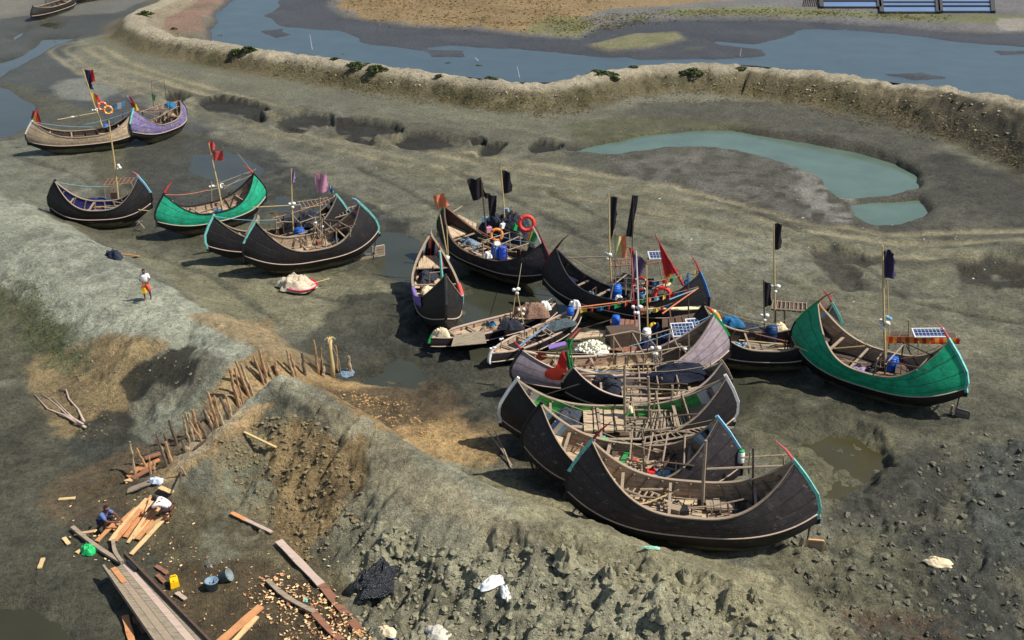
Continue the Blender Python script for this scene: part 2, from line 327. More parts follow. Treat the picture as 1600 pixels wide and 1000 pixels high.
# ------------------------------------------------------------------ ground colour by soil, wetness and growth, with some painted shade (kept with the ground, in world metres)
C3 = np.zeros(X.shape+(3,)); ROU = np.full(X.shape, 0.85)
def put(col, m, rough=None):
    global C3, ROU
    c = np.array(col[:3]); m = np.clip(m, 0, 1)
    C3 = C3*(1-m[..., None]) + c*m[..., None]
    if rough is not None: ROU = ROU*(1-m)+rough*m
def tz(pts): return [tuple(T(p[0], p[1], HB))[:2] for p in pts]
def zone(pts, col, soft=1.5, wob=0.6, k=1.0, rough=None, patch=None):
    m = mask(tz(pts), soft*0.35, 0, wob+0.2, True)*k
    if patch is not None: m = m*sstep((patch+0.15)*2.2+0.5)
    put(col, m, rough)
    return m
NA = fbm(X, Y, 14, 6, 301, SPC, 0.62); NB = fbm(X, Y, 3.2, 5, 302, SPC, 0.65); NC = fbm(X, Y, 0.8, 4, 303, SPC, 0.7); ND = fbm(X+31, Y, 5.0, 5, 304, SPC, 0.7)
put(S(116, 113, 92), np.ones(X.shape)); put(S(128, 126, 106), sstep(NA*2+0.3)*0.7); put(S(98, 97, 78), sstep(NB*2.2)*0.55)
# marsh beyond the channel
zone([(-4000, -268), (5000, -268), (5000, 300), (1700, 60), (1200, 90), (700, 100), (300, 66), (215, 30), (270, -5), (-1000, -200)], S(120, 112, 92), 3, 1)
zone([(240, 8), (300, -30), (400, -80), (420, -60), (352, 0), (325, 22), (318, 48), (290, 52), (240, 40)], S(140, 112, 92), 2, 0.8, 1, None, NB+0.2)
zone([(495, -10), (500, 14), (560, 34), (660, 48), (760, 50), (850, 64), (930, 60), (1060, 40), (1200, 36), (1480, 52), (1620, 56), (2400, 60), (2400, -20), (1500, -60), (600, -100)], S(118, 116, 112), 2.5, 1.0)
zone([(526, 12), (560, 28), (640, 40), (740, 43), (830, 52), (880, 36), (950, 14), (1090, 4), (1260, -4), (1500, -80), (560, -100), (540, -10)], S(150, 126, 84), 3, 1.2, 0.95)
zone([(826, 50), (900, 56), (936, 46), (900, 28), (860, 20), (840, 34)], S(128, 126, 82), 3, 1.2, 0.85)
zone([(985, 30), (1060, 24), (1190, 22), (1300, 26), (1480, 36), (1600, 40), (1600, 24), (1380, 20), (1200, 10), (1060, 14)], S(122, 124, 82), 2.5, 1.2, 0.9, None, ND+0.3)
zone([(925, 70), (990, 54), (1055, 50), (1064, 58), (1010, 70), (950, 76)], S(124, 122, 84), 1.5, 0.5)
zone([(1560, 28), (1700, 30), (1700, 50), (1560, 46)], S(160, 152, 138), 2, 0.6)
put(S(72, 74, 76), mask(MUDF, 2.0, 0, 0.7)*np.clip(1-(H-0.05)*4, 0, 1)*(dA > 2.0), 0.55)
# upper left creek side: dark wet mud with a light shelf
zone([(-400, -60), (250, -60), (262, 0), (206, 28), (140, 60), (110, 96), (150, 130), (240, 160), (330, 190), (330, 220), (60, 232), (-400, 260)], S(78, 80, 74), 4, 1.5, 1, 0.6)
zone([(-400, -60), (130, -60), (60, 22), (0, 30), (-400, 60)], S(124, 120, 104), 3, 1, 0.9)
zone([(100, 20), (200, -30), (230, 0), (180, 20), (100, 24)], S(118, 116, 104), 2, 0.8, 0.8)
zone([(72, 140), (100, 122), (160, 122), (190, 142), (160, 160), (90, 156)], S(132, 132, 118), 3, 0.8, 0.85)
zone([(120, 62), (200, 30), (240, 60), (340, 96), (480, 122), (640, 150), (800, 176), (1000, 180), (1240, 160), (1260, 200), (1000, 205), (830, 200), (640, 182), (480, 160), (330, 140), (200, 118), (120, 92)], S(118, 116, 94), 3, 1, 0.85)
put(S(128, 126, 112), RUNM*0.8)
# inner flat, right: dark stubbly mud round the pond
zone([(1000, 160), (1240, 160), (1420, 200), (1600, 300), (1800, 420), (1750, 560), (1480, 420), (1280, 380), (1100, 330), (960, 280), (860, 250), (900, 210)], S(92, 90, 76), 4, 1.5, 1)
zone([(960, 250), (1100, 234), (1220, 244), (1290, 280), (1310, 320), (1330, 350), (1240, 350), (1120, 310), (1000, 290)], S(108, 105, 94), 2.5, 0.8, 0.8, None, NC*1.4)
zone([(1240, 262), (1300, 290), (1334, 318), (1338, 350), (1280, 345), (1250, 300)], S(140, 138, 126), 2, 0.6, 0.8, None, NC*1.5)
zone([(880, 190), (1000, 180), (1200, 190), (1200, 200), (1060, 200), (900, 225)], S(96, 96, 66), 2, 0.8, 0.75)
zone([(1470, 230), (1620, 300), (1760, 400), (1700, 440), (1540, 330), (1440, 250)], S(70, 68, 58), 3, 1, 0.8)
# middle flat
zone([(560, 230), (760, 250), (1000, 300), (1300, 360), (1700, 400), (1700, 700), (1520, 600), (1200, 440), (1110, 440), (880, 350), (700, 310), (600, 290)], S(124, 121, 96), 4, 1.2, 0.8)
zone([(430, 215), (560, 250), (700, 300), (660, 330), (560, 320), (440, 250), (380, 226)], S(120, 118, 98), 2, 1, 0.7)
zone([(1040, 350), (1240, 370), (1280, 420), (1200, 440), (1060, 400)], S(138, 138, 118), 3, 1, 0.75, None, NC*1.2)
put(S(154, 145, 110), np.clip(TRKM*(0.95+0.5*NB), 0, 1)); put(S(140, 136, 108), FLAT*sstep(STRK*4-0.6)*0.6); put(S(84, 82, 68), FLAT*sstep(-STRK*4-0.8)*0.65)
zone([(296, 152), (420, 156), (520, 174), (625, 188), (740, 210), (732, 240), (650, 240), (520, 214), (420, 198), (305, 184)], S(70, 68, 56), 0.6, 1.0, 0.5, 0.65, NC*1.3)
for q in PITS: zone(q, S(50, 49, 42), 0.5, 0.45, 0.97, 0.65)
zone([(1496, 412), (1540, 398), (1660, 390), (1680, 440), (1560, 444), (1510, 436)], S(58, 54, 44), 1.0, 0.4, 0.9)
put(S(78, 75, 62), GULM*0.9)
# right foreground
zone([(1160, 580), (1330, 600), (1560, 600), (1800, 640), (1800, 760), (1480, 690), (1420, 660), (1200, 660)], S(96, 94, 74), 3, 1, 0.85, 0.75)
zone([(1140, 640), (1300, 640), (1420, 660), (1440, 780), (1300, 820), (1200, 740)], S(112, 108, 78), 2, 0.8, 0.8, 0.75)
zone([(1280, 760), (1440, 690), (1560, 720), (1480, 800), (1380, 830), (1290, 820)], S(74, 74, 64), 2, 0.8, 0.85, 0.7)
zone([(1500, 690), (1700, 700), (1700, 860), (1560, 880), (1480, 780)], S(88, 92, 84), 2, 0.8, 0.85, 0.7)
zone([(1380, 850), (1440, 820), (1560, 900), (1640, 1100), (1540, 1100)], S(70, 72, 64), 2, 0.8, 0.8, 0.6)
zone([(1180, 860), (1350, 820), (1420, 860), (1460, 960), (1300, 970), (1180, 920)], S(122, 118, 90), 2.5, 0.8, 0.8)
zone([(1300, 960), (1500, 960), (1560, 1120), (1300, 1120)], S(104, 86, 66), 1.6, 0.8, 0.8, None, NC)
# boat basin: wet olive mud, plus hull shadow painted along the bank foot
zone(BASIN, S(94, 92, 70), 2.5, 1.0, 0.9, 0.6)
zone([(200, 200), (330, 215), (410, 240), (450, 300), (400, 345), (240, 345), (210, 300)], S(72, 72, 62), 2, 0.8, 0.9, 0.55)
zone([(-300, 225), (60, 212), (130, 240), (150, 300), (60, 330), (-300, 270)], S(132, 132, 110), 3, 1, 0.8)
zone([(380, 232), (430, 238), (520, 300), (640, 340), (640, 370), (560, 345), (440, 290)], S(66, 68, 62), 1.3, 0.6, 0.85, 0.65)
zone([(220, 400), (420, 420), (640, 440), (600, 500), (440, 520), (330, 510), (260, 440)], S(134, 130, 98), 2, 0.8, 0.75, 0.8)
zone([(540, 460), (660, 460), (740, 540), (800, 640), (770, 700), (600, 620), (540, 600), (440, 540), (480, 520)], S(78, 77, 62), 1.6, 0.7, 0.9, 0.6)
zone([(780, 700), (900, 790), (1000, 840), (1100, 868), (1150, 870), (1120, 800), (900, 700), (800, 650)], S(84, 80, 60), 1.3, 0.5, 0.9, 0.6)  # wet mud, with the shadow left of the hulls painted into its colour
put(S(70, 68, 50), np.clip(PUDM*1.3, 0, 1)*0.8, 0.45)
put(S(76, 76, 64), GRV*0.7); put(S(70, 70, 60), np.clip(FLAT*0.6+bas, 0, 1)*sstep((NA*0.8+NB*0.5-0.10)*4)*0.6, 0.5); put(S(146, 144, 124), np.clip(FLAT+bas*0.5, 0, 1)*sstep((NC*0.6-NB*0.7-0.22)*4)*0.45)
# near levee, left
zone([(-500, 240), (0, 300), (100, 350), (240, 430), (360, 500), (430, 545), (380, 590), (330, 560), (240, 530), (160, 535), (100, 560), (40, 480), (-100, 400), (-500, 360)], S(158, 160, 138), 1.5, 0.6)
zone([(-500, 330), (-60, 400), (40, 470), (100, 560), (80, 600), (-500, 560)], S(96, 94, 72), 2, 0.8)
zone([(300, 492), (420, 500), (450, 540), (500, 560), (470, 585), (400, 560), (330, 520)], S(160, 138, 98), 1.2, 0.5, 0.9)
zone([(60, 560), (160, 535), (240, 528), (280, 540), (220, 580), (200, 640), (170, 690), (60, 680), (40, 600)], S(146, 126, 86), 1.6, 0.6, 0.95)
zone([(-500, 560), (40, 600), (80, 680), (180, 700), (220, 760), (300, 900), (300, 1200), (-600, 1200)], S(84, 82, 64), 2, 0.8, 0.95, 0.7)
zone([(186, 600), (222, 554), (262, 546), (300, 526), (322, 564), (300, 600), (272, 618), (240, 612), (206, 634)], S(54, 52, 40), 0.6, 0.5, 0.97, 0.6)
zone([(100, 690), (200, 640), (250, 680), (210, 730), (150, 730)], S(66, 67, 56), 1.0, 0.4, 0.9, 0.6)
zone([(210, 640), (300, 615), (340, 570), (350, 600), (300, 680), (250, 700), (215, 680)], S(140, 142, 120), 1.0, 0.4, 0.8)
for q in ([(15, 430), (50, 440), (75, 500), (55, 510), (20, 470)], [(50, 480), (85, 520), (125, 560), (120, 590), (80, 570), (40, 520)], [(100, 520), (122, 540), (118, 556), (98, 545)], [(-20, 440), (15, 450), (10, 500), (-30, 490)]):
    zone(q, S(84, 90, 60), 1.0, 0.8, 0.7, None, NC)
# trench walls: fresh sandy cut
# near levee, right: pale crest, brown clod face, orange inner slope
zone([(434, 586), (520, 618), (620, 668), (740, 735), (900, 800), (1060, 860), (1180, 890), (1300, 960), (1400, 1100), (700, 1100), (540, 940), (560, 860), (560, 760), (540, 690), (470, 640), (420, 620)], S(156, 152, 124), 1.4, 0.5)
zone([(440, 596), (540, 640), (640, 720), (760, 800), (900, 860), (800, 860), (660, 800), (560, 740), (480, 650)], S(168, 156, 122), 1.2, 0.5, 0.75)
zone([(444, 586), (520, 596), (600, 608), (680, 636), (766, 690), (758, 722), (690, 712), (600, 668), (520, 632)], S(178, 148, 98), 0.9, 0.5, 0.97)
zone([(600, 596), (700, 620), (790, 680), (776, 700), (700, 645), (610, 612)], S(122, 104, 70), 0.9, 0.6, 0.6, None, NC)
zone([(320, 700), (400, 640), (460, 630), (540, 680), (570, 740), (540, 820), (470, 870), (400, 830), (330, 780)], S(132, 122, 92), 1.0, 0.5, 0.95)
zone([(400, 690), (470, 640), (560, 700), (560, 760), (500, 860), (440, 880), (430, 800)], S(146, 121, 78), 0.9, 0.6, 0.85, None, NB+0.25)
zone([(340, 720), (420, 700), (440, 760), (400, 800), (340, 770)], S(118, 122, 100), 1.0, 0.5, 0.7, None, NC)
zone([(540, 780), (700, 860), (720, 1000), (560, 1000), (500, 900)], S(136, 132, 106), 1.2, 0.5, 0.8)
zone([(750, 730), (900, 800), (1060, 860), (1180, 890), (1300, 960), (1360, 1020), (1200, 1000), (1000, 920), (840, 860)], S(148, 140, 104), 1.5, 0.6, 0.7)
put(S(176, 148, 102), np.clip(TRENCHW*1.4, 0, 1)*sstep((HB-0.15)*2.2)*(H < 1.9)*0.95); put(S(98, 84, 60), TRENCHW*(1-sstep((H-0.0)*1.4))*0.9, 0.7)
put(S(164, 166, 148), (1-sstep((dR+0.15*NC-0.30)/0.25))*sstep((zR-0.6)*2)*(1-TRENCHW*0.6)*0.95)
# work area floor
zone([(210, 770), (330, 770), (420, 850), (540, 900), (600, 1100), (330, 1150), (280, 900), (220, 850)], S(116, 106, 76), 1.2, 0.6, 0.9)
zone([(250, 880), (420, 880), (560, 960), (600, 1100), (330, 1150)], S(86, 72, 48), 1.2, 0.5, 0.8)
zone([(300, 800), (380, 800), (400, 850), (330, 880)], S(134, 134, 112), 1.2, 0.5, 0.6, None, NC)
# far levee colours
put(S(108, 98, 68), faceA*0.95); put(S(80, 78, 48), faceA*sstep((ND+0.05)*3)*0.85)
put(S(66, 61, 48), faceA*sstep((pA-18.0)/3)*0.85)  # right stretch faces away from the sun: its shade painted into the soil
put(S(176, 164, 136), crestA*0.95); put(S(160, 146, 114), np.clip((sA < 0)*(1-sstep((dAw-1.6)/1.4)), 0, 1)*sstep(NC*2.5+0.2)*0.6*(dA > 1))
put(S(150, 140, 112), (sA > 0)*(1-sstep((dA-2.6)/0.8))*(dA > 1.0)*0.8*(levA > 0.1))
# pond rims
for q in (POND, POND2): put(S(74, 68, 56), mask(q, 1.2, 0, -0.2)*0.85)
# overall mottling of the soil; hollows of the fine relief darker, bumps lighter
cav = np.clip((SM*0.6+CR*0.8+0.5*DENT*-0.5), -1, 1)
mot = 1.04 + 0.36*NB + 0.52*NC + 0.22*NA + 0.16*fbm(X, Y, 0.35, 3, 404, SPC, 0.7)
mot = mot*(1 + 0.5*np.clip(CR, -1, 1)*np.clip(ROUGH*8, 0.15, 1))
g_ = C3.mean(-1, keepdims=True); C3 = (g_+(C3-g_)*0.93)*np.array([1.0, 1.0, 1.0])
C3 = np.clip(C3*mot[..., None], 0, 1)
crack = np.clip(ROUGH-0.05, 0, 1)*4

def make_mesh(name, verts, quads):
    me = bpy.data.meshes.new(name)
    me.vertices.add(len(verts)); me.vertices.foreach_set('co', verts.astype(np.float32).ravel())
    n = len(quads); me.loops.add(n*4); me.polygons.add(n)
    me.loops.foreach_set('vertex_index', quads.astype(np.int32).ravel())
    me.polygons.foreach_set('loop_start', np.arange(0, n*4, 4, dtype=np.int32)); me.polygons.foreach_set('loop_total', np.full(n, 4, np.int32))
    me.update(calc_edges=True); me.validate()
    return me
def nodes_mat(name):
    m = bpy.data.materials.new(name); m.use_nodes = True
    nt = m.node_tree; b = nt.nodes['Principled BSDF']
    return m, nt, b
ny, nx = X.shape
idx = np.arange(ny*nx).reshape(ny, nx)
q = np.stack([idx[1:, :-1], idx[1:, 1:], idx[:-1, 1:], idx[:-1, :-1]], -1).reshape(-1, 4)
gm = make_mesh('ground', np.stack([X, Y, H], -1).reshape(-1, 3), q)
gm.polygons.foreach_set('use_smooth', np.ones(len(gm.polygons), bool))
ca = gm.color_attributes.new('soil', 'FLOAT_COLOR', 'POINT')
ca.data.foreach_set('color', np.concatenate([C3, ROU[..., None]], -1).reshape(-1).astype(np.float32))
ground = bpy.data.objects.new('ground', gm); COL.objects.link(ground); ground['kind'] = 'structure'
m, nt, b = nodes_mat('mud')
at = nt.nodes.new('ShaderNodeAttribute'); at.attribute_name = 'soil'
geo = nt.nodes.new('ShaderNodeNewGeometry')
def noise(nt, vec, scale, detail=4, rough=0.6):
    n = nt.nodes.new('ShaderNodeTexNoise'); n.inputs['Scale'].default_value = scale; n.inputs['Detail'].default_value = detail; n.inputs['Roughness'].default_value = rough
    if vec is not None: nt.links.new(vec, n.inputs['Vector'])
    return n
def mathn(nt, op, a, b_=None, c=None):
    n = nt.nodes.new('ShaderNodeMath'); n.operation = op
    for i, v in enumerate((a, b_, c)):
        if v is None: continue
        if isinstance(v, (int, float)): n.inputs[i].default_value = v
        else: nt.links.new(v, n.inputs[i])
    return n.outputs[0]
n1 = noise(nt, geo.outputs['Position'], 5.5, 8, 0.72); n2 = noise(nt, geo.outputs['Position'], 22, 4, 0.7); n3 = noise(nt, geo.outputs['Position'], 1.1, 6, 0.7)
n4 = noise(nt, geo.outputs['Position'], 2.3, 5, 0.65)
fac = mathn(nt, 'MULTIPLY_ADD', n1.outputs[0], 2.4, -0.70)
fac = mathn(nt, 'ADD', fac, mathn(nt, 'MULTIPLY_ADD', n4.outputs[0], 0.9, -0.45))
fac = mathn(nt, 'ADD', fac, mathn(nt, 'MULTIPLY_ADD', n2.outputs[0], 1.7, -0.85))
fac = mathn(nt, 'ADD', fac, mathn(nt, 'MULTIPLY_ADD', n3.outputs[0], 0.7, 0.1))
mx = nt.nodes.new('ShaderNodeVectorMath'); mx.operation = 'SCALE'
nt.links.new(at.outputs['Color'], mx.inputs[0]); nt.links.new(fac, mx.inputs['Scale'])
nt.links.new(mx.outputs[0], b.inputs['Base Color'])
nt.links.new(mathn(nt, 'ADD', at.outputs['Alpha'], mathn(nt, 'MULTIPLY_ADD', n3.outputs[0], 0.3, -0.15)), b.inputs['Roughness'])
b.inputs['Specular IOR Level'].default_value = 0.3
bp = nt.nodes.new('ShaderNodeBump'); bp.inputs['Strength'].default_value = 0.9; bp.inputs['Distance'].default_value = 0.38
nt.links.new(mathn(nt, 'ADD', n1.outputs[0], mathn(nt, 'MULTIPLY', n2.outputs[0], 0.35)), bp.inputs['Height']); nt.links.new(bp.outputs[0], b.inputs['Normal'])
gm.materials.append(m)

# ------------------------------------------------------------------ water
def water_mat(name, col, rough=0.12, bump=0.02, scale=3.0):
    m, nt, b = nodes_mat(name)
    geo = nt.nodes.new('ShaderNodeNewGeometry')
    n = noise(nt, geo.outputs['Position'], 0.35, 5, 0.6)
    cr = nt.nodes.new('ShaderNodeMixRGB'); cr.inputs[1].default_value = col; cr.inputs[2].default_value = tuple(c*0.72 for c in col[:3])+(1,)
    nt.links.new(mathn(nt, 'MULTIPLY_ADD', n.outputs[0], 2.2, -0.6), cr.inputs[0]); cr.use_clamp = True
    nt.links.new(cr.outputs[0], b.inputs['Base Color'])
    b.inputs['Roughness'].default_value = rough; b.inputs['IOR'].default_value = 1.33
    w2 = noise(nt, geo.outputs['Position'], scale, 4, 0.6)
    bp = nt.nodes.new('ShaderNodeBump'); bp.inputs['Strength'].default_value = 0.6; bp.inputs['Distance'].default_value = bump
    nt.links.new(w2.outputs[0], bp.inputs['Height']); nt.links.new(bp.outputs[0], b.inputs['Normal'])
    return m
def sheet(name, pts, z, mat, kind='structure', thick=0.0):
    P = [G(p[0], p[1], z) for p in pts]
    me = bpy.data.meshes.new(name); me.from_pydata([tuple(p) for p in P], [], [list(range(len(P)))]); me.update()
    if me.polygons[0].normal.z < 0: me.flip_normals()
    me.materials.append(mat); o = bpy.data.objects.new(name, me); COL.objects.link(o); o['kind'] = kind
    return o
WC = water_mat('channel_water', S(64, 78, 84), 0.28, 0.03, 2.2)
sheet('channel_water', [(328, 80), (300, 40), (360, -60), (600, -100), (2600, -60), (3400, 120), (3000, 620), (2100, 420), (1700, 205), (1600, 172), (1500, 148), (1430, 134), (1340, 121), (1260, 112), (1180, 103), (1100, 99), (1020, 102), (940, 113), (870, 129), (800, 129), (720, 119), (620, 106), (520, 93), (430, 80)], -0.14, WC)
PW = water_mat('pond_water', S(88, 106, 92), 0.13, 0.01, 4)
def grow(pts, k):
    cx = sum(p[0] for p in pts)/len(pts); cy = sum(p[1] for p in pts)/len(pts)
    return [(p[0]+np.sign(p[0]-cx)*k, p[1]+np.sign(p[1]-cy)*k*0.5) for p in pts]
pwz = -0.22
sheet('pond_water', [(870, 250), (880, 215), (1140, 190), (1300, 215), (1450, 262), (1450, 309), (1290, 318), (1225, 290), (1100, 252)], pwz, PW)
sheet('pond_water', [(1320, 350), (1322, 307), (1460, 305), (1470, 345), (1400, 360)], pwz-0.05, PW)
BW = water_mat('tidal_puddle', S(58, 60, 48), 0.10, 0.006, 5)
sheet('tidal_puddle', [(-600, 90), (-100, -30), (240, -30), (225, 140), (290, 208), (420, 228), (480, 300), (640, 330), (700, 380), (860, 420), (980, 480), (960, 600), (700, 600), (560, 400), (300, 380), (200, 300), (60, 250), (-600, 240)], -0.27, BW)
sheet('tidal_puddle', [(540, 620), (560, 570), (700, 550), (700, 620)], -0.27, BW)
sheet('tidal_puddle', [(940, 540), (1220, 540), (1230, 640), (1150, 730), (1000, 680)], -0.27, BW)
sheet('pit_water', [(1225, 660), (1300, 650), (1395, 680), (1400, 760), (1300, 800), (1230, 780)], -0.40, water_mat('pit_water', S(66, 62, 40), 0.12, 0.005, 4))
sheet('corner_pool', [(-200, 920), (80, 920), (150, 970), (160, 1080), (-200, 1100)], -0.52, water_mat('corner_pool', S(56, 56, 40), 0.2, 0.005, 4))

# ------------------------------------------------------------------ materials of objects
_M = {}
def omat(name, col, rough=0.8, var=0.35, scale=3.0, stretch=(1, 1, 1), wear=None, wearamt=0.0, bump=0.3, dist=0.01, metal=0.0, spec=0.3):
    """procedural surface: noise-mottled colour, optional worn-through second colour"""
    if name in _M: return _M[name]
    m, nt, b = nodes_mat(name)
    tc = nt.nodes.new('ShaderNodeTexCoord'); mp = nt.nodes.new('ShaderNodeMapping'); mp.inputs['Scale'].default_value = stretch
    nt.links.new(tc.outputs['Object'], mp.inputs[0])
    a = noise(nt, mp.outputs[0], scale, 7, 0.75); c = noise(nt, mp.outputs[0], scale*5, 4, 0.7)
    f = mathn(nt, 'ADD', mathn(nt, 'MULTIPLY', a.outputs[0], var*2.2), mathn(nt, 'MULTIPLY_ADD', c.outputs[0], var*1.2, 1-var*1.7))
    mx = nt.nodes.new('ShaderNodeVectorMath'); mx.operation = 'SCALE'; nt.links.new(f, mx.inputs['Scale'])
    if wear is not None:
        n3 = noise(nt, mp.outputs[0], scale*1.7, 6, 0.75)
        k = mathn(nt, 'MULTIPLY_ADD', n3.outputs[0], 9.0, -9.0*(1-wearamt)+0.0)
        cl = nt.nodes.new('ShaderNodeClamp'); nt.links.new(k, cl.inputs[0])
        mm = nt.nodes.new('ShaderNodeMixRGB'); mm.inputs[1].default_value = col; mm.inputs[2].default_value = wear
        nt.links.new(cl.outputs[0], mm.inputs[0]); nt.links.new(mm.outputs[0], mx.inputs[0])
    else:
        mx.inputs[0].default_value = col[:3]
    nt.links.new(mx.outputs[0], b.inputs['Base Color'])
    b.inputs['Roughness'].default_value = rough; b.inputs['Metallic'].default_value = metal; b.inputs['Specular IOR Level'].default_value = spec
    bp = nt.nodes.new('ShaderNodeBump'); bp.inputs['Strength'].default_value = bump; bp.inputs['Distance'].default_value = dist*4
    nt.links.new(a.outputs[0], bp.inputs['Height']); nt.links.new(bp.outputs[0], b.inputs['Normal'])
    _M[name] = m
    return m
def plankmat(name, col, wear, wearamt=0.4, planks=5.0, rough=0.6, mud=0.0, spec=0.3):
    """planked hull side: seams, tone per plank, worn patches and streaks; reads the hull's own UVs"""
    if name in _M: return _M[name]
    m, nt, b = nodes_mat(name)
    uv = nt.nodes.new('ShaderNodeUVMap'); uv.uv_map = 'uv'
    sx = nt.nodes.new('ShaderNodeSeparateXYZ'); nt.links.new(uv.outputs[0], sx.inputs[0])
    tc = nt.nodes.new('ShaderNodeTexCoord')
    v = mathn(nt, 'MULTIPLY', sx.outputs[1], planks)
    w = noise(nt, tc.outputs['Object'], 0.9, 2, 0.5)
    v = mathn(nt, 'ADD', v, mathn(nt, 'MULTIPLY', w.outputs[0], 0.35))
    fr = mathn(nt, 'FRACT', v); fl = mathn(nt, 'FLOOR', v)
    seam = mathn(nt, 'GREATER_THAN', mathn(nt, 'ABSOLUTE', mathn(nt, 'SUBTRACT', fr, 0.5)), 0.445)
    mp = nt.nodes.new('ShaderNodeMapping'); mp.inputs['Scale'].default_value = (0.5, 2.5, 2.5); nt.links.new(tc.outputs['Object'], mp.inputs[0])
    cv = nt.nodes.new('ShaderNodeCombineXYZ'); nt.links.new(mathn(nt, 'FLOOR', mathn(nt, 'ADD', mathn(nt, 'MULTIPLY', sx.outputs[0], 2.6), mathn(nt, 'MULTIPLY', fl, 0.37))), cv.inputs[0]); nt.links.new(fl, cv.inputs[1])
    wn = nt.nodes.new('ShaderNodeTexWhiteNoise'); wn.noise_dimensions = '2D'; nt.links.new(cv.outputs[0], wn.inputs['Vector'])
    n1 = noise(nt, mp.outputs[0], 2.2, 7, 0.75); n2 = noise(nt, tc.outputs['Object'], 5, 5, 0.75)
    k = mathn(nt, 'ADD', mathn(nt, 'MULTIPLY', n1.outputs[0], 0.75), mathn(nt, 'MULTIPLY', n2.outputs[0], 0.25))
    k = mathn(nt, 'MULTIPLY_ADD', k, 8.0, -8.0*(0.72-wearamt*0.32)); cl = nt.nodes.new('ShaderNodeClamp'); nt.links.new(k, cl.inputs[0])
    mm = nt.nodes.new('ShaderNodeMixRGB'); mm.inputs[1].default_value = col; mm.inputs[2].default_value = wear; nt.links.new(cl.outputs[0], mm.inputs[0])
    src = mm.outputs[0]
    if mud:
        sz = nt.nodes.new('ShaderNodeSeparateXYZ'); nt.links.new(tc.outputs['Object'], sz.inputs[0])
        kk = mathn(nt, 'MULTIPLY_ADD', mathn(nt, 'SUBTRACT', sz.outputs[2], mathn(nt, 'MULTIPLY_ADD', n1.outputs[0], 0.7, mud-0.35)), -9.0, 0.5); c2 = nt.nodes.new('ShaderNodeClamp'); nt.links.new(kk, c2.inputs[0])
        m2 = nt.nodes.new('ShaderNodeMixRGB'); nt.links.new(src, m2.inputs[1]); m2.inputs[2].default_value = S(120, 112, 84); nt.links.new(mathn(nt, 'MULTIPLY', c2.outputs[0], 0.8), m2.inputs[0]); src = m2.outputs[0]
    f = mathn(nt, 'ADD', mathn(nt, 'MULTIPLY', wn.outputs[0], 0.35), mathn(nt, 'MULTIPLY_ADD', n2.outputs[0], 1.5, 0.08))
    f = mathn(nt, 'MULTIPLY', f, mathn(nt, 'MULTIPLY_ADD', seam, -0.42, 1.0))
    mx = nt.nodes.new('ShaderNodeVectorMath'); mx.operation = 'SCALE'; nt.links.new(src, mx.inputs[0]); nt.links.new(f, mx.inputs['Scale'])
    nt.links.new(mx.outputs[0], b.inputs['Base Color']); b.inputs['Roughness'].default_value = rough; b.inputs['Specular IOR Level'].default_value = spec
    bp = nt.nodes.new('ShaderNodeBump'); bp.inputs['Strength'].default_value = 0.5; bp.inputs['Distance'].default_value = 0.03
    nt.links.new(mathn(nt, 'SUBTRACT', n2.outputs[0], seam), bp.inputs['Height']); nt.links.new(bp.outputs[0], b.inputs['Normal'])
    _M[name] = m
    return m
WOODG = (0.35, 3, 3)
TAR = plankmat('tarred_planks', S(34, 31, 32), S(112, 100, 90), 0.36, 5, 0.55)
TARLOW = plankmat('tarred_bottom', S(34, 32, 31), S(104, 96, 78), 0.42, 5, 0.6, 0.55)
TARBR = plankmat('worn_brown_planks', S(52, 47, 48), S(128, 116, 106), 0.48, 5, 0.7)
GREEN = plankmat('green_paint', S(24, 152, 108), S(40, 84, 68), 0.5, 4, 0.55)
GREEN2 = plankmat('sea_green_paint', S(30, 146, 110), S(50, 80, 68), 0.54, 4, 0.5)
TAN = plankmat('pale_tan_planks', S(172, 150, 122), S(112, 94, 78), 0.52, 4, 0.75)
PURP = plankmat('purple_paint', S(108, 98, 136), S(150, 138, 134), 0.66, 4, 0.6)
LILAC = plankmat('lilac_worn_planks', S(150, 136, 140), S(96, 82, 76), 0.5, 5, 0.8)
LINW = plankmat('inner_planks', S(164, 144, 120), S(82, 70, 60), 0.45, 6, 0.85)
LIND = plankmat('dark_inner_planks', S(66, 56, 50), S(110, 94, 82), 0.4, 6, 0.85)
LINBLUE = plankmat('blue_inner_planks', S(44, 50, 110), S(70, 66, 96), 0.4, 6, 0.85)
LINGREEN = plankmat('bright_green_inner', S(84, 176, 90), S(90, 140, 88), 0.35, 6, 0.7)
DECK = omat('deck_planks', S(182, 160, 130), 0.9, 0.4, 2.0, (0.5, 6, 1), S(108, 92, 76), 0.5)
DECKG = omat('grey_deck_planks', S(140, 128, 108), 0.9, 0.3, 2.0, (0.5, 6, 1), S(98, 90, 76), 0.5)
WOOD = omat('weathered_wood', S(146, 130, 110), 0.85, 0.35, 2.5, WOODG, S(98, 86, 74), 0.45)
WOODD = omat('dark_wood', S(84, 68, 56), 0.85, 0.35, 2.5, WOODG, S(50, 42, 38), 0.45)
WOODR = omat('red_brown_wood', S(132, 92, 72), 0.85, 0.35, 2.5, WOODG, S(88, 62, 50), 0.45)
RAIL = omat('rubbed_rail', S(176, 156, 140), 0.8, 0.35, 2.5, (0.6, 3, 3), S(110, 92, 84), 0.42)
BAMBOO = omat('bamboo', S(190, 166, 116), 0.6, 0.25, 3, (1, 1, 3))
NEWWOOD = omat('fresh_sawn_wood', S(206, 170, 122), 0.8, 0.35, 2.0, (1, 1, 1), S(166, 112, 68), 0.42)
NEWWOOD2 = omat('orange_sawn_wood', S(184, 130, 86), 0.8, 0.4, 2.0, (1, 1, 1), S(150, 88, 50), 0.42)
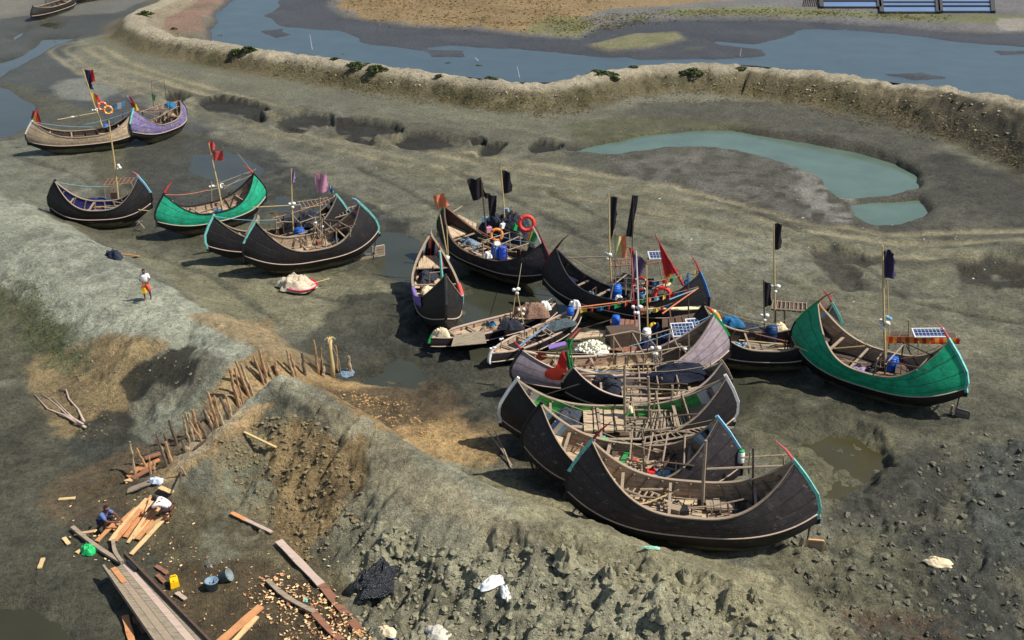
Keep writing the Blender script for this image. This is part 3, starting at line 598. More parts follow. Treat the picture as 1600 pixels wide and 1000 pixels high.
TEAL = omat('turquoise_paint', S(116, 190, 178), 0.7, 0.3, 5, (1, 1, 1), S(84, 88, 82), 0.46)
BLUEP = omat('blue_paint', S(56, 112, 172), 0.7, 0.3, 3, (1, 1, 1), S(60, 62, 70), .44)
SKYB = omat('pale_blue_paint', S(132, 184, 208), 0.7, 0.3, 3, (1, 1, 1), S(92, 94, 98), .43)
WHITE = omat('white_paint', S(214, 212, 206), 0.7, 0.15, 3, (1, 1, 1), S(150, 140, 130), 0.35)
BLACKP = omat('black_paint', S(30, 28, 30), 0.6, 0.25, 3)
REDP = omat('red_paint', S(168, 44, 50), 0.6, 0.25, 3)
MAROON = omat('maroon_paint', S(104, 34, 36), 0.6, 0.25, 3)
PINKR = omat('pink_red_paint', S(190, 90, 96), 0.6, 0.25, 3)
REDBLADE = omat('orange_red_paint', S(186, 62, 44), 0.6, 0.2, 3)
GREENP = omat('green_trim_paint', S(40, 150, 80), 0.6, 0.2, 3)
def cloth(name, c, var=0.25): return omat(name, c, 0.9, var, 2.2, (1, 1, 1), None, 0, 0.5, 0.02)
CBLK = cloth('black_cloth', S(34, 31, 36)); CNAVY = cloth('navy_cloth', S(38, 40, 66)); CRED = cloth('faded_red_cloth', S(200, 84, 78)); CPINK = cloth('mauve_pink_cloth', S(196, 138, 162))
CPUR = cloth('purple_cloth', S(96, 72, 100)); CLIL = cloth('lilac_cloth', S(142, 122, 158)); CORG = cloth('orange_cloth', S(216, 128, 88)); CYEL = cloth('yellow_cloth', S(214, 178, 60)); CPLUM = cloth('dark_plum_cloth', S(64, 52, 84))
CGRN = cloth('green_cloth', S(40, 130, 70)); CBLU = cloth('light_blue_cloth', S(120, 165, 190)); CDB = cloth('blue_tarp', S(36, 100, 140)); CCREAM = cloth('cream_cloth', S(214, 196, 160)); CBR = cloth('bright_red_cloth', S(200, 50, 46))
NETB = omat('dark_net', S(52, 56, 64), 0.95, 0.7, 9, (1, 1, 1), S(96, 100, 108), 0.45, 1.0, 0.03)
NETBLUE = omat('blue_grey_net', S(118, 140, 158), 0.95, 0.6, 9, (1, 1, 1), S(190, 200, 206), 0.45, 1.0, 0.03)
NETBRN = omat('brown_net', S(150, 118, 98), 0.95, 0.5, 9, (1, 1, 1), S(112, 84, 70), 0.5, 1.0, 0.03)
FOAM = omat('white_foam', S(222, 222, 212), 0.7, 0.2, 4)
DRUMB = omat('blue_plastic', S(36, 92, 178), 0.4, 0.15, 3)
ORING = omat('orange_plastic', S(226, 96, 50), 0.5, 0.15, 3); ORED = omat('red_orange_plastic', S(214, 60, 50), 0.5, 0.15, 3); OYEL = omat('amber_plastic', S(226, 140, 44), 0.5, 0.15, 3)
METAL = omat('dull_metal', S(120, 118, 114), 0.45, 0.3, 4, metal=0.6); IRON = omat('oily_iron', S(36, 36, 38), 0.5, 0.4, 5)
ROPE = omat('rope', S(150, 140, 112), 0.95, 0.3, 12)

# ------------------------------------------------------------------ mesh helpers
class MB:
    def __init__(s): s.v = []; s.f = []; s.mi = []; s.uv = {}
    def add(s, vs, fs, mi=0):
        o = len(s.v); s.v += [tuple(p) for p in vs]; s.f += [tuple(i+o for i in f) for f in fs]; s.mi += [mi]*len(fs)
    def box(s, c, d, rot=None, mi=0, taper=1.0):
        vs = []
        for z in (-1, 1):
            k = 1 if z < 0 else taper
            for x, y in ((-1, -1), (1, -1), (1, 1), (-1, 1)):
                p = Vector((x*d[0]/2*k, y*d[1]/2*k, z*d[2]/2))
                if rot is not None: p = rot @ p
                vs.append(Vector(c)+p)
        s.add(vs, [(3, 2, 1, 0), (4, 5, 6, 7), (0, 1, 5, 4), (1, 2, 6, 5), (2, 3, 7, 6), (3, 0, 4, 7)], mi)
    def bar(s, p, q, wd, ht=None, mi=0, up=Vector((0, 0, 1)), jit=0):
        p = Vector(p); q = Vector(q); ht = ht or wd; d = q-p
        if d.length < 1e-6: return
        t = d.normalized(); a = t.cross(up)
        if a.length < 0.05: a = t.cross(Vector((0, 1, 0)))
        a.normalize(); u = a.cross(t)
        vs = []
        for c in (p, q):
            for x, y in ((-1, -1), (1, -1), (1, 1), (-1, 1)): vs.append(c+a*x*wd/2+u*y*ht/2)
        s.add(vs, [(3, 2, 1, 0), (4, 5, 6, 7), (0, 1, 5, 4), (1, 2, 6, 5), (2, 3, 7, 6), (3, 0, 4, 7)], mi)
    def tube(s, pts, r, n=7, mi=0, caps=True):
        pts = [Vector(p) for p in pts]; m = len(pts); rr = r if isinstance(r, (list, tuple)) else [r]*m
        vs = []; pa = None
        for i, p in enumerate(pts):
            t = (pts[min(i+1, m-1)]-pts[max(i-1, 0)]).normalized()
            a = t.cross(Vector((0, 0, 1)) if abs(t.z) < 0.9 else Vector((0, 1, 0))).normalized() if pa is None else (pa-t*pa.dot(t)).normalized()
            pa = a; b2 = t.cross(a)
            for k in range(n):
                an = 2*math.pi*k/n; vs.append(p+a*math.cos(an)*rr[i]+b2*math.sin(an)*rr[i])
        fs = [(i*n+k, i*n+(k+1) % n, (i+1)*n+(k+1) % n, (i+1)*n+k) for i in range(m-1) for k in range(n)]
        if caps: fs += [tuple(range(n))[::-1], tuple(range((m-1)*n, m*n))]
        s.add(vs, fs, mi)
    def ball(s, c, r, n=6, mi=0, sq=(1, 1, 1)):
        vs = []; c = Vector(c)
        for i in range(1, n):
            th = math.pi*i/n
            for k in range(n+2):
                ph = 2*math.pi*k/(n+2); vs.append(c+Vector((r*sq[0]*math.sin(th)*math.cos(ph), r*sq[1]*math.sin(th)*math.sin(ph), r*sq[2]*math.cos(th))))
        k2 = n+2; vs += [c+Vector((0, 0, r*sq[2])), c-Vector((0, 0, r*sq[2]))]; tp = (n-1)*k2
        fs = [(i*k2+k, (i+1)*k2+k, (i+1)*k2+(k+1) % k2, i*k2+(k+1) % k2) for i in range(n-2) for k in range(k2)]
        fs += [(tp, k, (k+1) % k2) for k in range(k2)] + [(tp+1, (n-2)*k2+(k+1) % k2, (n-2)*k2+k) for k in range(k2)]
        s.add(vs, fs, mi)
    def lathe(s, prof, c=(0, 0, 0), n=18, mi=0, rot=None):
        c = Vector(c); vs = []
        for r, z in prof:
            for k in range(n):
                a = 2*math.pi*k/n; p = Vector((r*math.cos(a), r*math.sin(a), z))
                if rot is not None: p = rot @ p
                vs.append(c+p)
        m = len(prof); fs = [(i*n+k, i*n+(k+1) % n, (i+1)*n+(k+1) % n, (i+1)*n+k) for i in range(m-1) for k in range(n)]
        s.add(vs, fs, mi)
    def grid(s, P, mi=0, mf=None, uvs=None):
        n = len(P); m = len(P[0]); o = len(s.v); s.v += [tuple(p) for r_ in P for p in r_]
        if uvs is not None:
            for i in range(n):
                for j in range(m): s.uv[o+i*m+j] = uvs[i][j]
        for i in range(n-1):
            for j in range(m-1):
                s.f.append((o+i*m+j, o+(i+1)*m+j, o+(i+1)*m+j+1, o+i*m+j+1)); s.mi.append(mf(i, j) if mf else mi)
    def build(s, name, mats, parent=None, smooth=False, loc=None):
        me = bpy.data.meshes.new(name); me.from_pydata(s.v, [], s.f); me.update()
        if not isinstance(mats, (list, tuple)): mats = [mats]
        for m in mats: me.materials.append(m)
        me.polygons.foreach_set('material_index', s.mi)
        if smooth: me.polygons.foreach_set('use_smooth', [True]*len(s.f))
        if s.uv:
            l = me.uv_layers.new(name='uv')
            for lp in me.loops: l.data[lp.index].uv = s.uv.get(lp.vertex_index, (0, 0))
        o = bpy.data.objects.new(name, me); COL.objects.link(o)
        if parent is not None: o.parent = parent
        if loc is not None: o.location = loc
        return o
def thing(name, label, cat, loc=(0, 0, 0), rz=0.0, group=None, rot=None):
    o = bpy.data.objects.new(name, None); COL.objects.link(o); o.location = loc; o.empty_display_size = 0.3
    if rot is not None: o.rotation_mode = 'QUATERNION'; o.rotation_quaternion = rot
    else: o.rotation_euler = (0, 0, rz)
    o['label'] = label; o['category'] = cat
    if group: o['group'] = group
    return o
def tag(o, label, cat, group=None, kind=None):
    if label: o['label'] = label
    if cat: o['category'] = cat
    if group: o['group'] = group
    if kind: o['kind'] = kind
    return o

# ------------------------------------------------------------------ the crescent-shaped fishing boats
BASEZ = -0.26
class Boat:
    def __init__(s, label, tl, tr, HL=2.75, HR=2.75, B=2.2, D=1.1, lean=0.6,  top=TAR, low=TARLOW, lining=LINW, deck=DECK, rail=RAIL, gun=WOOD, stemL=BLACKP, stemR=BLACKP, hornL=None, hornR=None,
                 stripe=None, roll=0.0, rudder=None, frames=9, full=True, name='fishing_boat', group='crescent fishing boats stranded on the mud', leanL=None, leanR=None, decks=((-0.80, -0.30), (-0.24, 0.34), (0.46, 0.8)), pw=2.9, keelz=0.9, base=BASEZ, hornlen=0.65):
        D = D*1.28 if full and name != 'skiff' else D; B = B*0.88 if name != 'skiff' else B; roll = roll-0.05 if name != 'skiff' else roll
        A = G(tl[0], tl[1], base+HL); Bp = G(tr[0], tr[1], base+HR); s.lL = leanL or lean; s.lR = leanR or lean
        ax = Vector((Bp.x-A.x, Bp.y-A.y, 0)); s.ang = math.atan2(ax.y, ax.x); s.u = ax.normalized()
        s.L = ax.length+s.lL+s.lR; A0 = Vector((A.x, A.y, 0))-s.u*s.lL; c = A0+s.u*s.L/2
        s.HL, s.HR, s.B, s.D, s.pw, s.kz = HL, HR, B, D, pw, keelz
        s.seed = int(tl[0])*7+3; rr = random.Random(s.seed)
        s.root = thing(name, label, 'boat', (c.x, c.y, base), s.ang, group); s.root.rotation_euler = (roll, 0, s.ang)
        s.M = Matrix.Translation((c.x, c.y, base)) @ Matrix.Rotation(s.ang, 4, 'Z') @ Matrix.Rotation(roll, 4, 'X'); s.Mi = s.M.inverted()
        L = s.L; NU, NV = 44, 7
        us = [-1+2*i/NU for i in range(NU+1)]
        us = [math.copysign(abs(u)**0.85, u) for u in us]
        def half(v0, v1, nv, off, mats, name, mf=None, flip=False, u0=-1, u1=1):
            mb = MB()
            uu = [u for u in us if u0 <= u <= u1]
            for sd in (-1, 1):
                P = [[s.pt(u, v0+(v1-v0)*j/nv, sd, off) for j in range(nv+1)] for u in uu]
                UV = [[(u*L/2, (v0+(v1-v0)*j/nv)*1.6) for j in range(nv+1)] for u in uu]
                if (sd > 0) != flip: P = [r_[::-1] for r_ in P]; UV = [r_[::-1] for r_ in UV]
                mb.grid(P, 0, (lambda i, j, uu=uu: mf((uu[i]+uu[i+1])/2)) if mf else None, UV)
            return mb.build(name, mats, s.root, True)
        # bottom planking closes across the keel
        mb = MB(); P = []; UV = []
        for u in us:
            r1 = [s.pt(u, 0.5*j/6, -1, 0) for j in range(6, -1, -1)]+[s.pt(u, 0.5*j/6, 1, 0) for j in range(0, 7)]
            P.append(r1); UV.append([(u*L/2, abs(j-6)/12*1.6) for j in range(7)]+[(u*L/2, abs(j)/12*1.6) for j in range(7)])
        mb.grid(P, 0, None, UV); mb.build('hull_bottom', low, s.root, True)
        if stripe and stripe.get('o'):
            def mo(u):
                t = abs(u)
                if (u < 0 and 'L' not in stripe['e']) or (u > 0 and 'R' not in stripe['e']) or t < .925: return 0
                return 1+int((t-.925)/.075*2.99) % len(stripe['m'])
            half(0.5, 1.0, 5, 0.0, [top]+stripe['m'], 'topside', mo)
        else: half(0.5, 1.0, 5, 0.0, top, 'topside')
        if stripe:
            sm = [lining]+stripe['m']
            def mf(u):
                t = abs(u)
                if (u < 0 and 'L' not in stripe['e']) or (u > 0 and 'R' not in stripe['e']) or t < stripe.get('t', 0.8): return 0
                return 1+int((t-stripe.get('t', 0.8))/(1-stripe.get('t', 0.8))*stripe.get('n', 7)) % len(stripe['m'])
            half(0.2, 1.0, 6, 0.05, sm, 'lining', mf, True)
        else: half(0.2, 1.0, 6, 0.05, lining, 'lining', None, True)
        for sd in (-1, 1):
            mb = MB(); mb.tube([s.pt(u, 0.5, sd, -0.012) for u in us], 0.03, 5); mb.build('rub_rail', rail, s.root, True)
            mb = MB(); pp = [s.pt(u, 1.0, sd, 0.025) for u in us]
            rows = []
            for p in pp: rows.append([p+Vector((0, a*0.055, b2*0.022+0.01)) for a, b2 in ((-1, -1), (1, -1), (1, 1), (-1, 1), (-1, -1))])
            mb.grid([r_[::-1] for r_ in rows]); mb.build('gunwale', gun, s.root)
        for e, mt, hm in ((-1, stemL, hornL), (1, stemR, hornR)):
            pts = [s.pt(e, v, 1, 0) for v in (0.0, 0.12, 0.25, 0.4, 0.5, 0.6, 0.75, 0.9, 1.0)]; pts = [Vector((p.x+e*0.02, 0, p.z)) for p in pts]
            pts.append(pts[-1]+(pts[-1]-pts[-2]).normalized()*0.12)
            mats = [mt[0] if isinstance(mt, (list, tuple)) else mt, BLACKP]; thin = not isinstance(mt, (list, tuple)) or mt[0] is not mt[1]
            mb = MB(); rows = []
            for i, p in enumerate(pts):
                t = (pts[min(i+1, len(pts)-1)]-pts[max(0, i-1)]).normalized(); nrm = Vector((t.z, 0, -t.x))*e; wd = 0.045 if thin else 0.06
                rows.append([p+nrm*0.05+Vector((0, wd, 0)), p+nrm*0.06, p+nrm*0.05-Vector((0, wd, 0)), p-nrm*0.06-Vector((0, wd, 0)), p-nrm*0.06+Vector((0, wd, 0)), p+nrm*0.05+Vector((0, wd, 0))])
            mb.grid([r_ if e > 0 else r_[::-1] for r_ in rows], 0, lambda i, j: (1 if i < 3 or (i < 6 and thin) else 0)); mb.add([rows[-1][k] for k in range(5)], [(0, 1, 2, 3, 4)])
            st = mb.build('stem_post', mats, s.root)
            if hm:
                p = pts[-1]; d = (pts[-1]-pts[-2]).normalized(); mb = MB(); hp = [p, p+d*hornlen*0.5+Vector((-e*0.02, 0, 0.03)), p+d*hornlen+Vector((-e*0.12, 0, 0.02))]
                mb.tube(hp, [0.055, 0.035, 0.012], 6); mb.build('horn', hm, st)
                s.hornL = hp if e < 0 else None
        dz = s.D*0.64; s.dz = dz; s.zo = 0.34
        for a, b2 in decks:
            mb = MB(); n = 14; rows = []
            for i in range(n+1):
                u = a+(b2-a)*i/n; vz = s.vz(u, dz+0.10*abs(u)*2); y = abs(s.pt(u, vz, 1, 0.07).y); x = s.pt(u, vz, 1, 0).x; z = dz+0.20*abs(u)
                rows.append([Vector((x, -y, z-0.04)), Vector((x, -y, z)), Vector((x, 0, z+0.02)), Vector((x, y, z)), Vector((x, y, z-0.04))])
            mb.grid(rows[::-1]); mb.build('deck', deck, s.root)
        for i in range(frames):
            u = -0.84+1.68*i/(frames-1); mb = MB(); v0_ = s.vz(u, dz); mb.bar(s.pt(u, max(v0_, .3), -1, .085), s.pt(u, max(v0_, .3), 1, .085), .06, .05, 0, Vector((1, 0, 0)))
            for sd in (-1, 1):
                vs = [s.vz(u, dz), 0.62, 0.74, 0.86, 0.97]; pts = [s.pt(u, max(v, 0.3), sd, 0.085) for v in vs]
                for p, q in zip(pts[:-1], pts[1:]): mb.bar(p, q, 0.07, 0.06, 0, Vector((1, 0, 0)))
            mb.build('rib', WOODD if lining is LIND else WOOD, s.root)
        if full:
            for u in (-0.62+rr.uniform(-.06, .06), rr.uniform(-.35, -.15), 0.62+rr.uniform(-.1, .06)):
                a = s.pt(u, 0.92, -1, 0.03); c2 = s.pt(u+rr.uniform(-.012, .012), 0.92, 1, 0.03); mb = MB(); mb.bar(a, c2, rr.uniform(.07, .12), 0.05); mb.build('thwart', WOOD, s.root)
            for k in range(rr.randint(5, 8)):
                u = rr.uniform(-.7, .7); y = rr.uniform(-.22, .22)*s.B; z0 = s.dz+.04+.2*abs(u); x = s.L*.42*u; an = rr.gauss(0, .35); l = rr.uniform(.3, 1.0); mb = MB()
                mb.bar((x-l*math.cos(an), y-l*math.sin(an)*.5, z0), (x+l*math.cos(an), y+l*math.sin(an)*.5, z0+rr.uniform(0, .12)), rr.uniform(.05, .14), .03); mb.build('loose_board', rr.choice([WOOD, WOODD, DECK, RAIL, WOODR]), s.root)
            # small end platforms just below the gunwale line
            for e in (-1, 1):
                mb = MB(); rows = []
                for i in range(7):
                    u = e*(0.86-0.012*0+0.0) - e*0.20*i/6; v = 0.80; p = s.pt(u, v, 1, 0.06); rows.append([Vector((p.x, -abs(p.y), p.z)), Vector((p.x, abs(p.y), p.z))])
                mb.grid(rows if e > 0 else rows[::-1]); mb.grid([[p-Vector((0, 0, 0.04)) for p in r_] for r_ in (rows[::-1] if e > 0 else rows)])
                mb.build('end_platform', deck, s.root)
        # keel skeg, shaft, rudder at the right end
        if rudder:
            x0 = 0.30*L; x1 = 0.50*L-0.05
            mb = MB(); mb.bar((x0, 0, 0.08), (x1, 0, 0.12), 0.10, 0.14); mb.bar((x0+0.35, 0, 0.12), (x0+0.6, 0, 0.55), 0.08, 0.10); mb.bar((x1-0.35, 0, 0.16), (x1-0.3, 0, 0.72), 0.07, 0.09); mb.build('skeg', WOOD, s.root)
            mb = MB(); mb.tube([(x0+0.1, 0, 0.42), (x1-0.28, 0, 0.26)], 0.025, 6); mb.ball((x1-0.26, 0, 0.26), 0.05); 
            for k in range(3):
                an = 2*math.pi*k/3; mb.box((x1-0.26, math.cos(an)*0.11, 0.26+math.sin(an)*0.11), (0.03, 0.10, 0.16), Matrix.Rotation(an-math.pi/2, 3, 'X'))
            mb.build('propeller', METAL, s.root)
            mb = MB(); mb.box((x1+0.12, 0, 0.36), (0.50, 0.045, 0.58)); r_ = mb.build('rudder', WOOD, s.root)
            mb = MB()
            for p, q in (((x1-0.14, 0, 0.66), (x1+0.38, 0, 0.66)), ((x1+0.38, 0, 0.66), (x1+0.38, 0, 0.06)), ((x1+0.38, 0, 0.06), (x1-0.14, 0, 0.06)), ((x1-0.14, 0, 0.06), (x1-0.14, 0, 0.66))): mb.bar(p, q, 0.065, 0.06)
            mb.build('rudder_edge', rudder, r_)
            mb = MB(); mb.tube([(x1-0.14, 0, 0.1), (x1-0.12, 0, 1.5)], 0.03, 6); mb.build('rudder_stock', WOODD, s.root)
    def prof(s, u):
        a = abs(u); e = -1 if u < 0 else 1; H_ = s.HL if u < 0 else s.HR; ln = s.lL if u < 0 else s.lR; L = s.L
        K = ((0.5*L-0.16)*u, 0.40*H_*a**3.0) if s.kz > .5 else ((0.5*L-0.4)*u, s.kz*a**3.2)
        zr = 0.46 if s.kz > .5 else .53; rm = 0.60 if s.kz > .5 else .5; zr = .475 if s.kz > .5 else zr; Rr = (0.5*L*u, rm*s.D+(zr*H_-rm*s.D)*a**2.8)
        Sh = ((0.5*L-ln)*u, s.D+(H_-s.D)*a**2.9)
        return K, Rr, Sh
    def pt(s, u, v, sd, off):
        K, Rr, Sh = s.prof(u)
        l0 = (v-0.5)*(v-1)/0.5; l1 = v*(v-1)/-0.25; l2 = v*(v-0.5)/0.5
        x = K[0]*l0+Rr[0]*l1+Sh[0]*l2; z = K[1]*l0+Rr[1]*l1+Sh[1]*l2
        if v > 0.5: x += (1 if u > 0 else -1)*0.22*math.sin(math.pi*min((v-0.5)/0.5, 1))*abs(u)**4*(1 if s.kz > .5 else 0)
        w = 0.26+0.74*(1-(1-min(v, 1))**3.6); a = min(abs(u), 1)
        pl = (1-a**s.pw)**0.9 if a < 1 else 0
        y = s.B/2*w*pl
        y = max(y-off, 0.03 if off >= 0 else 0.03-off)
        return Vector((x, sd*y, z))
    def vz(s, u, z):
        lo, hi = 0.0, 1.0
        for _ in range(14):
            m = (lo+hi)/2
            if s.pt(u, m, 1, 0).z < z: lo = m
            else: hi = m
        return (lo+hi)/2
    def w2l(s, p): return s.Mi @ Vector(p)
    def P(s, *a):
        """points given as (px,py,z) on a level plane above the boat's foot, or (px,py) in the upright plane of the one before"""
        out = []; Yp = None
        for q in a:
            w_ = G(q[0], q[1], BASEZ+q[2]+(s.zo if q[2] < 1.2 else 0)) if len(q) == 3 else V(q[0], q[1], Yp)
            Yp = w_.y; out.append(s.w2l(w_))
        return out
    def pole(s, a, b2, r=0.035, mat=None, name='pole', r2=None, parent=None):
        p = s.P(a, b2); mb = MB(); d = p[1]-p[0]; mid = (p[0]+p[1])/2+Vector((random.uniform(-.02, .02), 0, 0))*d.length*0.4
        mb.tube([p[0], mid, p[1]], [r, r*0.9, r2 or r*0.75], 6); o = mb.build(name, mat or BAMBOO, parent or s.root); o['_a'] = tuple(p[0]); o['_b'] = tuple(p[1]); return o
    def cloth(s, mast, corners, mat, name='flag', n=9, wave=0.05, seed=0, rag=0.03):
        """hanging cloth: four pixel corners (tl, tr, br, bl) in the mast's upright plane"""
        rr = random.Random(seed); Y = (s.M @ Vector(mast['_b'])).y
        c = [V(q[0], q[1], Y) for q in corners]; rows = []
        for i in range(n+1):
            r_ = []
            for j in range(n+1):
                a = i/n; b2 = j/n; p = c[0]*(1-a)*(1-b2)+c[1]*a*(1-b2)+c[2]*a*b2+c[3]*(1-a)*b2
                p = p+Vector((rr.uniform(-rag, rag)*(a if j in (0, n) or i == n else 0.2), wave*math.sin(a*7+b2*3+seed)*min(1, a*3), wave*0.5*math.sin(a*9+b2*2+seed*2)*a)); r_.append(p)
            rows.append(r_)
        mb = MB(); F = [[s.w2l(p) for p in r_] for r_ in rows]; Bk = [[s.w2l(p+Vector((0, 0.012, 0))) for p in r_] for r_ in rows]
        mb.grid(F); mb.grid([r_[::-1] for r_ in Bk])
        mats = mat if isinstance(mat, (list, tuple)) else [mat]
        if len(mats) > 1:
            k = n*n; mb.mi = [min(len(mats)-1, int((f % k)//n*len(mats)/n)) for f in range(2*k)]
        return mb.build(name, mats, mast, True)
    def floats(s, mast, at, n=6, r=0.085, spread=0.14, mat=None, seed=1):
        rr = random.Random(seed); Y = (s.M @ Vector(mast['_a'])).y; c = s.w2l(V(at[0], at[1], Y)); mb = MB()
        for i in range(n): mb.ball(c+Vector((rr.uniform(-1, 1)*spread*1.2, rr.uniform(-1, 1)*spread*0.7, rr.uniform(-1, 1)*spread)), r*rr.uniform(0.7, 1.2), 5, 0, (1, 1, rr.uniform(0.7, 1.1)))
        return mb.build('net_float', mat or FOAM, mast, True)
    def rack(s, a, b2, c, d, n=9, r=0.03, mat=None, name='rack', rung=None):
        """ladder-like frame: rails a-b and d-c (pixel, pixel, height), n rungs"""
        A, B2, C2, D2 = s.P(a)[0], s.P(b2)[0], s.P(c)[0], s.P(d)[0]; mb = MB(); mb.tube([A, B2], r, 6); mb.tube([D2, C2], r, 6)
        for i in range(n): t = (i+0.3)/(n-0.4); mb.tube([A.lerp(B2, t)+Vector((0, 0, 0.02)), D2.lerp(C2, t)+Vector((0, 0, 0.02))], (rung or r*0.75), 5)
        return mb.build(name, mat or WOOD, s.root)
    def slab(s, pts, th, mat, name, parent=None, planks=0):
        p = s.P(*pts); mb = MB(); 
        if planks:
            A, B2, C2, D2 = p
            for i in range(planks):
                t0 = i/planks+0.01; t1 = (i+1)/planks-0.015+random.uniform(-.01, .005); k = random.uniform(-0.02, 0.02)
                q = [A.lerp(B2, t0), A.lerp(B2, t1), D2.lerp(C2, t1), D2.lerp(C2, t0)]; q = [v+Vector((0, 0, k)) for v in q]
                mb.add([v for v in q]+[v-Vector((0, 0, th)) for v in q], [(3, 2, 1, 0), (4, 5, 6, 7), (0, 1, 5, 4), (1, 2, 6, 5), (2, 3, 7, 6), (3, 0, 4, 7)])
        else:
            mb.add(p+[v-Vector((0, 0, th)) for v in p], [(0, 1, 2, 3), (7, 6, 5, 4), (1, 0, 4, 5), (2, 1, 5, 6), (3, 2, 6, 7), (0, 3, 7, 4)])
        return mb.build(name, mat, parent or s.root)
    def blk(s, at, d, mat, name, rz=0.0):
        c = s.P(at)[0]; mb = MB(); mb.box(c+Vector((0, 0, d[2]/2)), d, Matrix.Rotation(rz, 3, 'Z')); return mb.build(name, mat, s.root)
    def clutter(s, n, seed, stays=True):
        """fittings that lie about on board: bamboo lengths, coiled rope, dark slabs for open hatches, small frames"""
        rr = random.Random(seed); L = s.L
        for k in range(n):
            u = rr.uniform(-.62, .62); x = u*L*.46; y = rr.uniform(-.26, .26)*s.B; z0 = s.dz+.05+.22*abs(u); kd = rr.choice(['pole', 'coil', 'coil', 'hatch', 'frame', 'pole', 'rag', 'crate']); mb = MB()
            if kd == 'pole':
                l = rr.uniform(.8, 1.9); an = rr.gauss(0, .18); mb.tube([(x-l, y-l*math.sin(an), z0+rr.uniform(.05, .5)), (x, y, z0+.25), (x+l*.9, y+l*math.sin(an), z0+rr.uniform(.1, .6))], .03, 5); mb.build('bamboo_length', rr.choice([BAMBOO, WOOD, WOODR]), s.root)
            elif kd == 'coil':
                r0 = rr.uniform(.14, .26); mb.tube([(x+(r0-.012*i*.3)*math.cos(i*.8), y+(r0-.012*i*.3)*math.sin(i*.8), z0+.012*i*.5) for i in range(34)], .022, 5); mb.build('rope_coil', rr.choice([ROPE, IRON, NETBLUE, CDB]), s.root)
            elif kd == 'hatch':
                mb.box((x, y*.5, z0+.03), (rr.uniform(.3, .6), rr.uniform(.3, .6), .05)); mb.build('dark_hatch_opening', rr.choice([IRON, WOODD, BLACKP]), s.root)  # dark slab standing in for the shade of an open hatch
            elif kd == 'frame':
                h = rr.uniform(.4, .8); w_ = rr.uniform(.3, .7); mb.tube([(x, y-w_/2, z0), (x+.03, y-w_/2, z0+h), (x, y+w_/2, z0+h+.03), (x, y+w_/2, z0)], .028, 5); mb.build('small_frame', rr.choice([WOOD, WOODD]), s.root)
            elif kd == 'rag':
                rows = []
                for i in range(7): rows.append([Vector((x+(i-3)*.09+rr.uniform(-.02, .02), y+(j-3)*.07+rr.uniform(-.02, .02), z0+.03+.09*rr.random()*(1 if 0 < i < 6 and 0 < j < 6 else .1))) for j in range(7)])
                mb.grid(rows); mb.build('cloth_scrap', rr.choice([CBLU, CBR, CDB, CLIL, CCREAM, CNAVY, CGRN, CORG]), s.root)
            else:
                mb.box((x, y, z0+.13), (rr.uniform(.25, .45), rr.uniform(.2, .32), rr.uniform(.16, .3)), Matrix.Rotation(rr.uniform(-.6, .6), 3, 'Z')); mb.build('wooden_box', rr.choice([WOODR, WOOD, WOODD, IRON]), s.root)
        if stays:
            for e in (-1, 1):
                tip = s.pt(e, 1, 1, 0); a = Vector((tip.x, 0, tip.z)); b_ = Vector((rr.uniform(-.15, .15)*L, rr.uniform(-.3, .3), s.D+rr.uniform(.5, 1.2))); mb = MB()
                mb.tube([a.lerp(b_, i/8)-Vector((0, 0, .5*(i/8)*(1-i/8))) for i in range(9)], .013, 4); mb.build('stay_rope', rr.choice([ROPE, CORG, CBLU, ROPE]), s.root)
    def frames(s, u0, u1, h, n, seed=1, mat=None):
        """pole framework standing on the gunwales: posts, cross bars and long side poles"""
        rr = random.Random(seed); tops = [[], []]
        for i in range(n):
            u = u0+(u1-u0)*i/max(1, n-1)+rr.uniform(-.02, .02); pr = []
            for k, sd in enumerate((-1, 1)):
                a = s.pt(u, .8, sd, .1); b_ = Vector((a.x+rr.uniform(-.08, .08), a.y*rr.uniform(.85, 1.0), s.D+h+rr.uniform(-.15, .15))); mb = MB(); mb.tube([a, a.lerp(b_, .5)+Vector((rr.uniform(-.03, .03), 0, 0)), b_], .035, 5); mb.build('post', mat or rr.choice([WOOD, WOODD]), s.root); tops[k].append(b_); pr.append(b_)
            mb = MB(); mb.tube([pr[0]+Vector((0, -.12, -.06)), pr[1]+Vector((0, .12, -.05))], .03, 5); mb.build('crossbar', mat or WOOD, s.root)
        for t_ in tops:
            mb = MB(); e0 = t_[0]+(t_[0]-t_[-1]).normalized()*.35; e1 = t_[-1]+(t_[-1]-t_[0]).normalized()*.35; mb.tube([e0]+[p+Vector((0, 0, .03)) for p in t_]+[e1], .03, 5); mb.build('side_pole', mat or rr.choice([WOOD, WOODD]), s.root)
    def engine(s, at, k=1.0):
        c = s.P(at)[0]; mb = MB(); mb.box(c+Vector((0, 0, .22*k)), (.62*k, .36*k, .40*k)); mb.box(c+Vector((.1*k, 0, .48*k)), (.3*k, .22*k, .16*k)); mb.lathe([(0.01, -.05), (.2*k, -.05), (.2*k, .05), (0.01, .05)], c+Vector((-.36*k, 0, .25*k)), 14, 0, Matrix.Rotation(math.pi/2, 3, 'Y'))
        mb.tube([c+Vector((.2*k, .1, .5*k)), c+Vector((.2*k, .1, .95*k)), c+Vector((.34*k, .1, 1.02*k))], .035, 6); mb.bar(c+Vector((-.4*k, -.22*k, 0.02)), c+Vector((.4*k, -.22*k, 0.02)), .08); mb.bar(c+Vector((-.4*k, .22*k, 0.02)), c+Vector((.4*k, .22*k, 0.02)), .08)
        return mb.build('engine', IRON, s.root)
